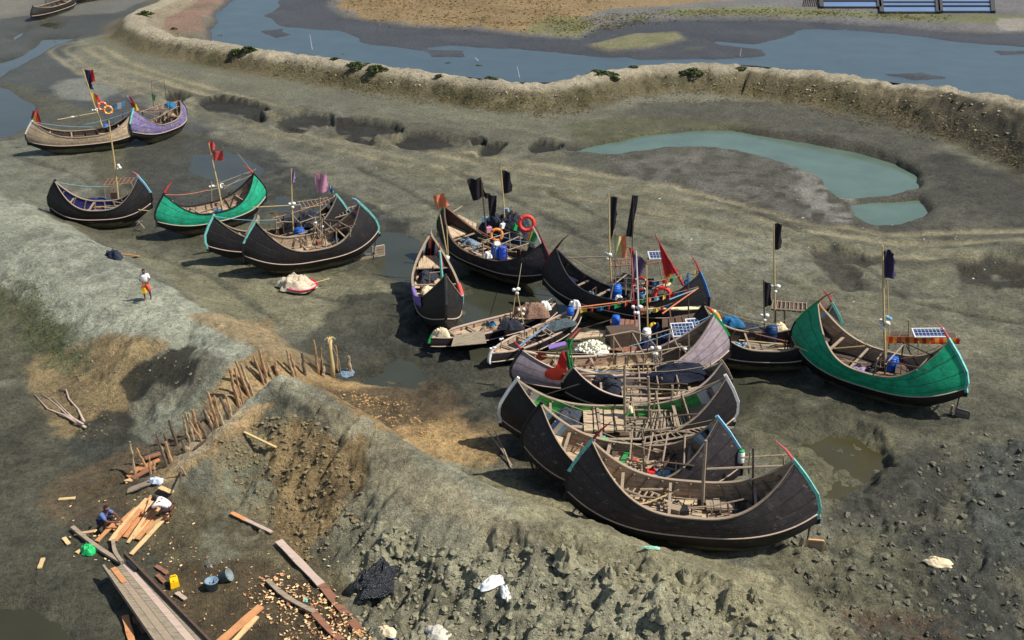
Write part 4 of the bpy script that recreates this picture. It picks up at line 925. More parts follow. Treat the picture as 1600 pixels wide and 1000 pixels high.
    def blade(s, a, b2, mat, wd=0.26):
        """long steering oar or yard with a broad painted blade at pixel a; b is its far end"""
        p, q = s.P(a, b2) if len(b2) == 2 else (s.P(a)[0], s.P(b2)[0]); d = (q-p).normalized(); o = None
        mb = MB(); mb.tube([p, p.lerp(q, .5), q], [0.03, 0.04, 0.03], 6); o = mb.build('oar', WOOD, s.root)
        mb = MB(); Lb = 1.0; rows = []; up = Vector((0, 0, 1)); side = d.cross(Vector((0, 1, 0))).normalized()
        n = 10
        for f in (-1, 1):
            rows = []
            for i in range(n+1):
                t = i/n; w_ = wd*math.sin(math.pi*min(max(t*0.94+0.04, 0), 1))**0.55; c = p-d*Lb*(0.75-t); nn = Vector((0, 1, 0))*f*0.02
                rows.append([c-side*w_+nn*0.2, c+nn, c+side*w_+nn*0.2])
            mb.grid(rows if f < 0 else rows[::-1])
        mb.build('blade', mat, o, True)
        return o

# ------------------------------------------------------------------ small goods
def heap(name, label, cat, loc, rx, ry, h, mat, seed=0, rz=0.0, lump=0.25, n=26, group=None, parent=None, freq=5.0):
    mb = MB(); rows = []; rr = np.random.default_rng(seed)
    for i in range(n+1):
        r_ = []; t = i/n
        for j in range(n*2):
            a = 2*math.pi*j/(n*2); rad = t**0.8; edge = 1+0.22*math.sin(2*a+seed)+0.12*math.sin(5*a+seed*2)
            x = rad*math.cos(a)*edge; y = rad*math.sin(a)*edge
            r_.append((x, y, max(0, 1-t**2.2)))
        r_.append(r_[0]); rows.append(r_)
    A = np.array(rows); nx_ = fbm(A[..., 0]*freq+seed*7, A[..., 1]*freq, 3.0, 4, 60+seed, None, 0.6, True); nz_ = fbm(A[..., 0]*freq*2+seed*3, A[..., 1]*freq*2, 2.0, 3, 90+seed)
    Z = A[..., 2]*(1+lump*1.6*nx_)+lump*0.35*nz_*(A[..., 2] > 0.02)
    Q = [[Vector((A[i, j, 0]*rx*(1+0.1*nx_[i, j]), A[i, j, 1]*ry*(1+0.1*nx_[i, j]), max(Z[i, j]*h, -0.03 if i < n else -0.06))) for j in range(A.shape[1])] for i in range(A.shape[0])]
    mb.grid(Q)
    o = mb.build(name, mat, parent, True); o.location = loc; o.rotation_euler = (0, 0, rz)
    return tag(o, label, cat, group)
def facecam(loc, tilt=0.0, yaw=0.0):
    d = Vector((0, 0, CAMH))-Vector(loc); d.z *= 0.6; return (Matrix.Rotation(yaw, 3, 'Z').to_quaternion() @ d.to_track_quat('Z', 'Y'))
def life_ring(label, loc, mat, r=0.27, q=None, sq=1.0, mat2=None):
    t = thing('life_ring', label, 'life ring', loc, rot=q if q is not None else facecam(loc), group='life rings on the boats')
    mb = MB(); n = 28; pts = [(r*math.cos(2*math.pi*k/n), r*sq*math.sin(2*math.pi*k/n), 0) for k in range(n+1)]
    mb.tube(pts, r*0.27, 8, 0, False); mb.build('ring', mat, t, True)
    mb = MB()
    for k in range(4):
        a = math.pi/4+k*math.pi/2; c = Vector((r*math.cos(a), r*sq*math.sin(a), 0)); tt = Vector((-math.sin(a), math.cos(a)*sq, 0)).normalized(); mb.tube([c-tt*0.035, c+tt*0.035], r*0.30, 8)
    mb.build('band', mat2 or WHITE, t, True)
    return t
def drum(label, loc, mat, r=0.26, h=0.75, lid=None, name='plastic_drum', rot=None, group='blue plastic drums on the decks'):
    t = thing(name, label, 'drum', loc, group=group, rot=rot)
    mb = MB(); mb.lathe([(0.01, 0), (r*.94, 0), (r, .04), (r, h*.3), (r*1.04, h*.33), (r, h*.36), (r, h*.64), (r*1.04, h*.67), (r, h*.70), (r*.97, h*.9), (r*.82, h), (0.01, h)]); mb.build('body', mat, t, True)
    mb = MB(); mb.lathe([(r*.84, h-.03), (r*.86, h+.05), (r*.1, h+.06), (0.01, h+.06)]); mb.build('lid', lid or mat, t, True)
    return t
_m, _nt, _b = nodes_mat('solar_cells'); _tc = _nt.nodes.new('ShaderNodeTexCoord'); _br = _nt.nodes.new('ShaderNodeTexBrick'); _br.offset = 0; _br.inputs['Scale'].default_value = 1.0
_br.inputs['Color1'].default_value = S(22, 34, 66); _br.inputs['Color2'].default_value = S(28, 42, 80); _br.inputs['Mortar'].default_value = S(150, 160, 175); _br.inputs['Mortar Size'].default_value = 0.012; _br.inputs['Brick Width'].default_value = 0.16; _br.inputs['Row Height'].default_value = 0.16
_nt.links.new(_tc.outputs['Object'], _br.inputs['Vector']); _nt.links.new(_br.outputs['Color'], _b.inputs['Base Color']); _b.inputs['Roughness'].default_value = 0.22
SOLAR = _m
def solar(label, loc, w_, h_, rz=0.0, tilt=0.3):
    q = Matrix.Rotation(rz, 3, 'Z').to_quaternion() @ Matrix.Rotation(tilt, 3, 'X').to_quaternion()
    t = thing('solar_panel', label, 'solar panel', loc, rot=q, group='solar panels on the boats')
    mb = MB(); mb.box((0, 0, 0), (w_, h_, 0.03)); mb.build('cell_panel', SOLAR, t)
    mb = MB(); k = 0.035
    for c, d in (((0, h_/2, 0), (w_+k, k, .05)), ((0, -h_/2, 0), (w_+k, k, .05)), ((w_/2, 0, 0), (k, h_-k, .05)), ((-w_/2, 0, 0), (k, h_-k, .05))): mb.box(c, d)
    mb.build('frame', WHITE, t)
    return t
def rope(label, a, b2, sag=0.3, r=0.014, mat=None, name='mooring_rope', group='ropes strung between the boats'):
    a = Vector(a); b2 = Vector(b2); mb = MB(); n = 12; mb.tube([a.lerp(b2, i/n)-Vector((0, 0, sag*4*(i/n)*(1-i/n))) for i in range(n+1)], r, 5)
    return tag(mb.build(name, mat or ROPE), label, 'rope', group)

# ================================================================== THE BOATS, far to near
LINGR = omat('leaf_green_paint', S(84, 176, 90), .6, .3, 3, (1, 1, 1), S(120, 130, 100), .4)
STR_BW = dict(m=[SKYB, BLACKP, WHITE, BLUEP, BLACKP], n=9, t=0.72, e='LR')
STR_TW = dict(m=[TEAL, WHITE, BLACKP], n=6, t=0.82, e='LR')
ZO = 0.38
# two boats at the top left corner
b = Boat('nearer of the two distant dark boats at the top left corner', (50, 10), (112, -6), 1.9, 1.7, 2.0, roll=0.1, top=TARLOW, lining=LIND, deck=DECKG, group='distant boats at the top of the creek')
m_ = b.pole((72, 8, .6), (70, -30), .05, WOODD, 'mast'); b.pole((88, 4, .6), (90, -28), .04, WOODD, 'pole'); b.rack((66, -6, 1.9), (98, -12, 1.9), (98, -8, 1.9), (66, -2, 1.9), 7)
b = Boat('dark far boat at the top edge, behind the other distant boat', (112, -14), (176, -24), 1.9, 1.7, 2.0, roll=0.1, top=TARLOW, lining=LIND, deck=DECKG, group='distant boats at the top of the creek')
m_ = b.pole((140, -18, .6), (138, -55), .05, WOODD, 'mast')

# B1 tan boat
b1 = Boat('pale tan sided boat with two orange life rings on its mast', (50, 190), (208, 172), 2.6, 2.8, 2.2, lean=0.5, top=TAN, lining=LIND, deck=DECKG, rail=RAIL, stemL=WHITE, stemR=SKYB, roll=0.05, stripe=dict(m=[WHITE, PINKR, SKYB], n=5, t=0.84, e='R'))
m1 = b1.pole((165, 212, .5), (129, 107), .06, BAMBOO, 'mast', .03)
b1.cloth(m1, [(132, 109), (146, 110), (149, 127), (137, 130)], [CNAVY, CBR], seed=3); b1.cloth(m1, [(134, 128), (143, 128), (146, 140), (138, 138)], CNAVY, seed=4); b1.cloth(m1, [(141, 144), (153, 148), (158, 163), (148, 160)], [CYEL, CORG, CBR], seed=5)
b1.floats(m1, (148, 171), 6, seed=2); y1 = b1.pole((90, 187, 2.2), (150, 176, 2.3), .03, BAMBOO, 'yard'); b1.floats(y1, (113, 184), 4, .08, .08); 
b1.pole((170, 208, .5), (167, 183), .04, WOODD, 'pole'); b1.cloth(b1.pole((192, 205, .5), (192, 176), .04, WOODD, 'pole'), [(172, 194), (192, 190), (190, 213), (176, 214)], CNAVY, 'tarp', seed=6)
b1.pole((48, 192, 2.1), (57, 168), .03, WOODD, 'pole'); mm = b1.pole((50, 193, 2.0), (52, 172), .03, WOODD, 'pole')
b1.cloth(mm, [(51, 174), (58, 172), (62, 183), (48, 185)], [CBR, CORG, CBR], 'bow_cloth', seed=7); b1.cloth(mm, [(48, 184), (62, 182), (66, 194), (42, 197)], [CBLU, CYEL, ORING, CBR], 'bow_cloth', seed=8)
ra = b1.pole((160, 172, 1.9), (205, 164, 2.4), .03, WOOD, 'yard'); b1.cloth(ra, [(176, 163), (196, 158), (196, 168), (178, 172)], [CBLU, WHITE, CBLU], 'cloth', seed=9); b1.slab([(84, 204, .75), (120, 204, .75), (120, 210, .75), (84, 210, .75)], .05, WOODD, 'hatch')
p = b1.M @ Vector(m1['_b']); life_ring('left of the two orange and white life rings on the tan boat mast', V(160, 166, p.y-.3), ORING); life_ring('right, lower one of the two orange life rings on the tan boat mast', V(169, 172, p.y-.4), OYEL)
drum('small blue drum at the mast foot of the pale tan boat', G(167, 208, BASEZ+ZO+.6), DRUMB, .24, .6)
# B2 purple boat
b2 = Boat('short purple sided boat lying beside the tan boat, roof rack with blue cloth', (209, 171), (281, 156), 2.9, 2.5, 2.2, lean=0.5, top=PURP, lining=LINW, rail=RAIL, stemL=[TEAL, SKYB], roll=0.04, frames=9, stripe=dict(m=[SKYB, PURP, PINKR], n=4, t=0.84, e='L'))
for q in ((240, 200), (262, 198), (250, 182), (272, 178)): b2.pole((q[0], q[1], .5), (q[0]+1, q[1]-36 if q[1] > 190 else q[1]-22), .04, WOOD, 'post')
b2.rack((236, 172, 2.2), (276, 168, 2.2), (280, 160, 2.2), (240, 163, 2.2), 6, .035); m2 = b2.pole((240, 166, 2.2), (236, 126), .018, WOODD, 'pole'); b2.pole((262, 164, 2.2), (256, 126), .018, WOODD, 'pole'); b2.pole((276, 160, 2.0), (263, 141), .04, WOODD, 'pole'); b2.pole((236, 127, 4.2), (252, 124, 4.2), .015, WOODD, 'wire')
b2.cloth(m2, [(237, 146), (243, 150), (242, 158), (238, 156)], CGRN, seed=2); b2.pole((203, 156, 2.4), (214, 172, 2.2), .03, WOODD, 'pole'); mm = b2.pole((211, 175, 2.2), (197, 149), .03, WOODD, 'horn_pole')
b2.cloth(mm, [(197, 149), (202, 149), (211, 161), (204, 164)], [WHITE, CPINK, CBR], 'bow_cloth', seed=3); b2.cloth(mm, [(204, 161), (211, 158), (217, 172), (208, 174)], [CBR, CYEL], 'bow_cloth', seed=4)
heap('folded_tarp', 'bright blue cloth heaped on the roof rack of the purple boat', 'tarp', G(266, 167, BASEZ+2.25), .55, .3, .3, CDB, 4)
b2.engine((262, 196, .6), .9); b2.blk((246, 203, .55), (.5, .4, .3), WOODR, 'box')
# B3 dark boat with blue inner planks
b3 = Boat('small black boat with blue inner planks and a reddish roof rack', (86, 283), (216, 276), 3.0, 3.1, 2.0, D=1.1, lean=0.5, top=TAR, lining=LINBLUE, deck=NETBRN, stemR=[SKYB, WHITE], hornR=PINKR, hornlen=.25, roll=0.06, stripe=dict(m=[WHITE, BLACKP], n=8, t=0.74, e='R'), rudder=None)
m3 = b3.pole((186, 322, .5), (170, 188), .055, BAMBOO, 'mast', .03); b3.floats(m3, (184, 261), 5, seed=5)
for q in ((165, 312, 163, 293), (200, 318, 198, 298), (212, 304, 205, 285), (178, 300, 177, 282)): b3.pole((q[0], q[1], .6), (q[2], q[3]), .035, WOOD, 'post')
b3.rack((160, 290, 1.55), (206, 286, 1.55), (212, 278, 1.6), (168, 280, 1.6), 7, .035, WOODR)
b3.rack((96, 296, 1.45), (104, 294, 1.4), (112, 305, 1.1), (98, 306, 1.1), 3, .03)
heap('fishing_net', 'dark blue net heaped along the floor of the blue lined boat', 'net', G(150, 320, BASEZ+ZO+.5), 1.1, .35, .35, cloth('deep_blue_cloth', S(40, 46, 100)), 5, group='heaps of net in the boats')
b3.blk((180, 312, .5), (.4, .3, .5), WOODD, 'box'); b3.pole((214, 352, .2), (222, 345), .05, WOOD, 'skeg'); b3.pole((216, 346, .3), (226, 357, 0.05), .05, WOOD, 'rudder')
# B4 green boat (left)
b4 = Boat('smaller sea green boat at the left with red tips and a faded red flag', (256, 304), (396, 272), 2.8, 2.9, 2.2, D=1.1, lean=0.6, top=GREEN2, lining=LINW, gun=BLACKP, stemL=BLACKP, stemR=BLACKP, hornL=CBR, hornR=CBR, roll=0.05)
m4 = b4.pole((349, 332, .5), (326, 224), .055, BAMBOO, 'mast', .03); b4.cloth(m4, [(325, 222), (334, 221), (337, 232), (329, 236)], CRED, seed=5); b4.cloth(m4, [(331, 236), (349, 236), (351, 250), (335, 252)], CRED, seed=9, wave=.12)
b4.pole((331, 326, .5), (330, 284), .05, WOOD, 'post'); b4.pole((344, 322, .5), (343, 282), .04, WOOD, 'post'); cb = b4.pole((326, 292, 1.7), (352, 290, 1.7), .05, WOOD, 'crossbar'); b4.floats(cb, (331, 293), 4, .1, .1); b4.floats(cb, (345, 291), 5, .1, .12, seed=4)
b4.pole((338, 288, 1.9), (400, 265, 2.6), .035, WOOD, 'pole'); b4.pole((350, 295, 1.6), (400, 264, 2.6), .035, WOOD, 'pole')
b4.pole((396, 270, 2.5), (370, 238), .02, WOOD, 'pole'); b4.blk((339, 328, .5), (.4, .3, .45), PINKR, 'box'); b4.engine((357, 322, .55), .8); b4.rack((262, 318, 1.2), (270, 314, 1.2), (274, 322, 1.1), (262, 324, 1.1), 3)
# B5b boat behind
b5b = Boat('black boat half hidden behind the pink flagged one, lilac flag', (334, 338), (527, 306), 3.0, 3.0, 2.0, lean=0.5, top=TAR, lining=LIND, deck=DECKG, stemL=[TEAL, TEAL], stemR=TEAL, roll=0.03, stripe=dict(m=[SKYB, BLACKP, WHITE], n=9, t=0.80, e='LR'))
mb_ = b5b.pole((459, 376, .5), (455, 264), .05, BAMBOO, 'mast', .03); b5b.cloth(mb_, [(456, 263), (461, 266), (461, 284), (455, 286)], CLIL, seed=5); b5b.floats(mb_, (457, 321), 6, .1, .13)
b5b.pole((395, 324, 2.6), (470, 320, 2.6), .03, BAMBOO, 'yard'); b5b.blade((346, 362, 1.1), (385, 362, 1.2), CRED, .22)
b5b.rack((464, 316, 2.3), (512, 309, 2.3), (518, 318, 2.3), (470, 326, 2.3), 8, .03); 
for q in ((443, 372, 443, 336), (470, 366, 469, 322), (512, 356, 511, 312), (490, 340, 489, 312)): b5b.pole((q[0], q[1], .6), (q[2], q[3]), .035, WOODD, 'post')
b5b.blk((452, 366, .6), (.6, .5, .9), IRON, 'cabin_box'); b5b.pole((526, 345, .5), (522, 305), .05, TEAL, 'pole'); b5b.cloth(b5b.pole((522, 312, 2.3), (513, 287), .03, WOODD, 'pole'), [(513, 289), (520, 291), (522, 300), (516, 300)], CBLU, seed=3)
heap('fishing_net', 'black net draped over the frame amidships of the half hidden boat', 'net', G(484, 352, BASEZ+ZO+1.0), .7, .4, .75, NETB, 7, group='heaps of net in the boats')
# B5 big black boat left
b5 = Boat('long black boat with cream cloth on its left tip, pink flag and slanting roof ladder', (398, 345), (560, 316), 3.3, 3.35, 2.5, D=1.25, lean=0.75, leanR=1.0, top=TAR, lining=LINW, deck=DECK, rail=RAIL, stemL=[TEAL, BLACKP], stemR=[TEAL, TEAL], roll=0.10, rudder=RAIL, hornR=SKYB, hornlen=.35, stripe=dict(m=[BLUEP, CORG], n=4, t=0.84, e='R'))
m5 = b5.pole((500, 386, .5), (499, 268), .05, WOOD, 'mast', .03); b5.cloth(m5, [(491, 271), (510, 272), (513, 299), (495, 301)], CPINK, seed=5, wave=.1)
mm = b5.pole((398, 350, 2.4), (406, 322), .03, WOOD, 'pole'); b5.cloth(mm, [(400, 334), (405, 337), (405, 370), (383, 366)], CCREAM, 'prow_cloth', seed=7, wave=.02)
b5.rack((502, 336, 1.95), (563, 320, 2.2), (566, 328, 2.1), (508, 345, 1.8), 11, .035)
for q in ((504, 392, 503, 340), (497, 380, 496, 345), (517, 376, 516, 348), (530, 368, 528, 342), (548, 368, 546, 335), (538, 380, 536, 342)): b5.pole((q[0], q[1], .6), (q[2], q[3]), .04, WOOD if q[0] < 520 else WOODD, 'post')
b5.engine((524, 372, .65), 1.1); b5.blk((500, 386, .6), (.35, .3, .4), WOODR, 'box'); f_ = b5.pole((492, 378, .6), (492, 340), .04, WOOD, 'post'); b5.floats(f_, (491, 350), 4, .1, .1); b5.floats(f_, (503, 356), 4, .09, .08)
for q in ((540, 366), (530, 378)): b5.blk((q[0], q[1], .65), (.5, .3, .6), IRON, 'battery_box')
drum('blue drum in the middle of the long black boat with the cream prow cloth', G(469, 374, BASEZ+ZO+.6), DRUMB, .3, .6); heap('cable_coil', 'black coil on the stern of the long black boat at left', 'coil', G(562, 355, BASEZ+ZO+1.1), .3, .3, .3, NETB, 3)
b5.rack((392, 376, 1.3), (420, 384, 1.15), (425, 378, 1.15), (400, 370, 1.3), 6, .03); b5.slab([(420, 382, .75), (470, 392, .7), (474, 380, .7), (424, 372, .75)], .04, WOODR, 'hatch', None, 4)
# B7 upper middle boat
b7 = Boat('grey brown boat with an orange bow flag and its deck piled with dark gear', (694, 322), (848, 380), 3.0, 2.8, 2.6, D=1.1, lean=0.5, top=TARBR, low=TARLOW, lining=LIND, deck=DECK, gun=WOODD, stemL=[GREENP, BLACKP], stemR=MAROON, hornR=MAROON, hornlen=.9, roll=0.04)
mf = b7.pole((700, 404, .9), (682, 306), .035, BAMBOO, 'flag_pole'); b7.cloth(mf, [(676, 306), (694, 303), (702, 320), (683, 328)], CORG, seed=3, wave=.1); b7.floats(mf, (699, 405), 4, .1, .1)
m7 = b7.pole((790, 372, .6), (783, 263), .05, BAMBOO, 'mast', .03); b7.cloth(m7, [(784, 266), (797, 269), (801, 299), (787, 303)], CBLK, seed=5)
m7b = b7.pole((763, 392, .6), (752, 280), .045, WOODD, 'mast'); b7.cloth(m7b, [(729, 281), (751, 278), (760, 307), (739, 314)], CBLK, seed=6, wave=.1); b7.cloth(m7b, [(762, 305), (777, 306), (774, 334), (765, 342)], CBLK, seed=8, wave=.06); b7.cloth(m7b, [(755, 300), (766, 303), (768, 310), (758, 310)], CBLK, seed=1)
heap('fishing_net', 'pale blue and white net piled in the hold of the boat with the orange flag', 'net', G(734, 386, BASEZ+ZO+.5), .85, .5, .4, NETBLUE, 3, R(-35), group='heaps of net in the boats')
heap('gear_pile', 'black heap of cans, rope and tarp filling the stern half of the orange flagged boat', 'gear pile', G(795, 372, BASEZ+ZO+.6), 1.5, .85, 1.0, NETB, 9, R(-20), .5)
life_ring('amber life ring leaning in the dark gear of the orange flagged boat', G(776, 367, BASEZ+ZO+1.3), OYEL, .30, mat2=REDP); life_ring('big red life ring on the stern of the orange flagged boat', G(823, 349, BASEZ+ZO+1.9), ORED, .38, mat2=CRED)
drum('blue drum, left one of two at the rail of the orange flagged boat', G(774, 402, BASEZ+ZO+.7), DRUMB, .24, .6); drum('brighter blue drum, right one of two at the rail of the orange flagged boat', G(786, 404, BASEZ+ZO+.7), omat('bright_blue_plastic', S(44, 84, 200), .4, .15, 3), .24, .62)
rr = random.Random(5)
for k, (q, mt) in enumerate((((758, 346), CBLU), ((790, 332), CBLU), ((786, 356), FOAM), ((806, 344), WHITE), ((764, 362), CPINK), ((812, 372), METAL), ((830, 392), IRON), ((804, 358), GREENP), ((776, 384), WHITE), ((770, 346), IRON), ((800, 338), REDP), ((816, 356), CDB))):
    mb = MB(); mb.box((0, 0, .12), (rr.uniform(.25, .4), rr.uniform(.2, .3), rr.uniform(.2, .32)), Matrix.Rotation(rr.uniform(0, 3), 3, 'Z') @ Matrix.Rotation(rr.uniform(-.4, .4), 3, 'X'), 0, .8); mb.tube([(-.1, 0, .25), (0, 0, .36), (.1, 0, .25)], .015, 5)
    o = mb.build('jerry_can', mt, None); o.location = G(q[0], q[1], BASEZ+ZO+1.35); tag(o, ('pale blue can at the net edge', 'pale blue can at the foot of the tall black flag', 'white foam can amid dark gear', 'white can near the big red ring', 'pinkish can left of the amber ring', 'grey metal can at the stern edge', 'black oily can near the stern horn', 'green can in the middle of the gear', 'white can above the blue drums', 'black can behind the amber ring', 'red can behind the gear heap', 'dark blue can beside the big red ring')[k]+' of the orange flagged boat', 'can', 'cans in the orange flagged boat')
mm = b7.pole((826, 378, 1.3), (832, 350), .02, WOODD, 'pole'); b7.cloth(mm, [(829, 360), (840, 366), (836, 378), (820, 386)], [CYEL, CGRN, CGRN], 'cloth', seed=4)
b7.pole((846, 382, 1.2), (833, 354), .025, WHITE, 'pole'); b7.slab([(708, 362, .7), (742, 375, .7), (745, 350, .75), (716, 335, .9)], .04, DECK, 'hatch', None, 5); b7.pole((700, 336, 1.9), (722, 322, 2.0), .04, WOOD, 'crossbar'); 
heap('foam_bundle', 'round white bundle at the near rail of the orange flagged boat', 'bundle', G(762, 402, BASEZ+ZO+.9), .2, .2, .25, FOAM, 2)
# B6 end-on boat
b6 = Boat('boat seen end on with a turquoise stem post and purple cloth', (668, 366), (690, 432), 3.0, 3.5, 2.6, D=1.15, lean=0.55, top=TARLOW, lining=LIND, deck=DECK, gun=WOOD, stemL=[WHITE, WOOD], stemR=[TARLOW, TARLOW], roll=0.0, frames=12, stripe=dict(m=[ORING, SKYB, BLACKP], n=4, t=0.86, e='L'), hornL=WHITE, hornlen=.3)
b6.pole((694, 470, 1.6), (687, 392), .085, TEAL, 'painted_post', .06); b6.pole((692, 420, 2.6), (686, 380), .05, PINKR, 'horn_pole', .02)
def drape(b_, u0, u1, sd, mat, name):
    mb = MB(); n = 14; rows = []
    for i in range(n+1):
        u = u0+(u1-u0)*i/n; k = .02*math.sin(i*2.3)
        rows.append([b_.pt(u, .78+k, sd, -.05), b_.pt(u, .9, sd, -.06), b_.pt(u, 1.0, sd, -.07)+Vector((0, 0, .05)), b_.pt(u, 1.0, sd, .09)+Vector((0, 0, .05)), b_.pt(u, .88+k, sd, .12)])
    mb.grid(rows if sd > 0 else rows[::-1]); return mb.build(name, mat, b_.root, True)
drape(b6, -.05, .6, -1, cloth('violet_cloth', S(122, 100, 160)), 'draped_cloth'); drape(b6, -.15, .35, 1, CRED, 'draped_cloth'); drape(b6, .35, .5, 1, CBLU, 'draped_cloth')
b6.engine((672, 440, .6), .9); m6 = b6.pole((701, 420, .8), (698, 352), .035, BAMBOO, 'pole'); b6.floats(m6, (699, 405), 5, .1, .12); b6.rack((658, 412, 1.3), (700, 414, 1.3), (700, 420, 1.3), (656, 418, 1.3), 5, .03)
heap('folded_tarp', 'dark tarp bundle amidships of the end on boat', 'tarp', G(668, 436, BASEZ+ZO+.8), .5, .5, .4, NETB, 12); heap('foam_bundle', 'pale bundle beside the engine in the end on boat', 'bundle', G(668, 456, BASEZ+ZO+.8), .35, .3, .25, CCREAM, 6)
b6.rack((664, 398, 1.5), (688, 400, 1.5), (688, 404, 1.5), (664, 402, 1.5), 4, .025, GREENP)
# B8 dark boat centre
b8 = Boat('dark boat in deep shade behind the cluster, maroon tip and two long black pennants', (862, 392), (1088, 432), 3.1, 3.2, 2.5, D=1.1, lean=0.5, top=TAR, lining=LIND, deck=CNAVY, gun=BLACKP, stemL=MAROON, stemR=[BLUEP, BLACKP], hornL=MAROON, hornR=REDP, hornlen=.8, roll=-0.12)
m8 = b8.pole((956, 462, .5), (951, 302), .05, BAMBOO, 'mast', .03); b8.cloth(m8, [(954, 307), (965, 308), (963, 345), (954, 378)], CBLK, 'pennant', seed=5, wave=.03); b8.floats(m8, (951, 401), 6, .1, .14)
m8b = b8.pole((986, 462, .5), (990, 304), .03, WOODD, 'mast', .02); b8.cloth(m8b, [(988, 305), (997, 306), (987, 371), (978, 369)], CBLK, 'pennant', seed=7, wave=.02)
b8.blade((838, 404, 1.9), (958, 401, 2.4), cloth('dark_red_blade', S(120, 34, 34)), .2)
mm = b8.pole((962, 445, 1.0), (961, 366), .03, WOOD, 'flag_pole'); b8.cloth(mm, [(960, 368), (978, 370), (980, 402), (961, 403)], [omat('pale_yellow_cloth', S(196, 198, 140), .9), CORG], seed=9, wave=.1)
b8.rack((952, 407, 2.15), (986, 405, 2.15), (986, 414, 2.15), (954, 416, 2.15), 6, .035, WOODR)
for q in ((957, 444, 956, 412), (964, 448, 963, 414), (984, 445, 983, 410), (970, 440, 969, 408)): b8.pole((q[0], q[1], .7), (q[2], q[3]), .035, WOOD, 'post')
drum('blue drum in the shaded dark boat below the long black pennants', G(962, 466, BASEZ+ZO+.6), DRUMB, .28, .65)
heap('gear_pile', 'black gear heaped behind the blue drum of the shaded dark boat', 'gear pile', G(980, 445, BASEZ+ZO+.8), .6, .4, .5, NETB, 3); heap('foam_bundle', 'white bag against the blue drum of the shaded dark boat', 'bag', G(967, 470, BASEZ+ZO+.8), .2, .2, .25, FOAM, 8)
mp = b8.pole((992, 500, 1.0), (986, 388), .035, PINKR, 'flag_pole'); b8.cloth(mp, [(988, 395), (1010, 408), (1004, 428), (991, 437)], CPUR, seed=4, wave=.08); b8.cloth(mp, [(982, 386), (990, 390), (990, 400), (985, 396)], CBR, seed=8)
b8.pole((1012, 444, 1.2), (1011, 405), .03, WOOD, 'post'); b8.pole((1035, 440, 1.2), (1028, 404), .03, WOOD, 'post'); b8.rack((1011, 404, 2.2), (1034, 402, 2.2), (1036, 410, 2.2), (1012, 412, 2.2), 4, .03, WOODR)
solar('small solar panel on a wooden stand above the shaded dark boat', G(1025, 399, BASEZ+2.35), .72, .55, .1, .35)
mh = b8.pole((1068, 446, 1.3), (1023, 366), .06, REDP, 'painted_horn', .02); b8.cloth(mh, [(1030, 381), (1046, 405), (1060, 424), (1038, 434)], CBR, 'bow_cloth', seed=4, wave=.04)
b8.cloth(mh, [(1038, 430), (1050, 426), (1048, 442), (1034, 444)], OYEL, 'cloth', seed=5)
# B17 dark boat right
b17 = Boat('dark boat just left of the big green boat, blue tarp inside', (1100, 478), (1301, 476), 3.0, 3.2, 2.3, D=1.05, lean=0.5, top=TAR, lining=LIND, deck=DECKG, gun=WOOD, stemR=[TEAL, TEAL], hornR=REDP, roll=0.03, stripe=dict(m=[BLUEP, BLACKP, TEAL, BLACKP, BLACKP], n=5, t=0.8, e='R'))
m17 = b17.pole((1211, 520, .5), (1209, 348), .05, BAMBOO, 'mast', .03); b17.cloth(m17, [(1210, 349), (1222, 350), (1219, 370), (1222, 388), (1211, 390)][:2]+[(1221, 388), (1210, 391)], CBLK, seed=5, wave=.05); b17.floats(m17, (1212, 451), 6, .1, .16)
m17b = b17.pole((1195, 535, .5), (1193, 437), .035, WOODD, 'mast'); b17.cloth(m17b, [(1194, 440), (1204, 443), (1205, 477), (1195, 480)], CBLK, seed=7, wave=.03); b17.floats(m17b, (1195, 496), 6, .1, .14)
b17.rack((1206, 470, 1.9), (1262, 474, 1.9), (1262, 486, 1.9), (1204, 482, 1.9), 9, .03, WOOD); b17.slab([(1204, 484, 1.85), (1262, 488, 1.85), (1262, 472, 1.85), (1208, 468, 1.85)], .03, WOODD, 'roof', None, 7)
for q in ((1212, 520, 1212, 484), (1226, 515, 1226, 484), (1256, 505, 1256, 484)): b17.pole((q[0], q[1], .7), (q[2], q[3]), .04, WOODD, 'post')
heap('folded_tarp', 'blue tarp heaped at the left end of the dark boat beside the green one', 'tarp', G(1141, 508, BASEZ+ZO+1.0), .5, .35, .35, CDB, 2); heap('fishing_net', 'dark grey net on the deck of the boat under the small black flag', 'net', G(1170, 515, BASEZ+ZO+.7), .8, .4, .25, NETB, 4, group='heaps of net in the boats')
drum('dark blue drum under the roof of the dark boat beside the green one', G(1204, 530, BASEZ+ZO+.6), omat('navy_plastic', S(22, 50, 90), .5, .2, 3), .28, .6); heap('foam_bundle', 'tan sack beside the dark blue drum', 'sack', G(1218, 515, BASEZ+ZO+.8), .3, .25, .3, CCREAM, 7)
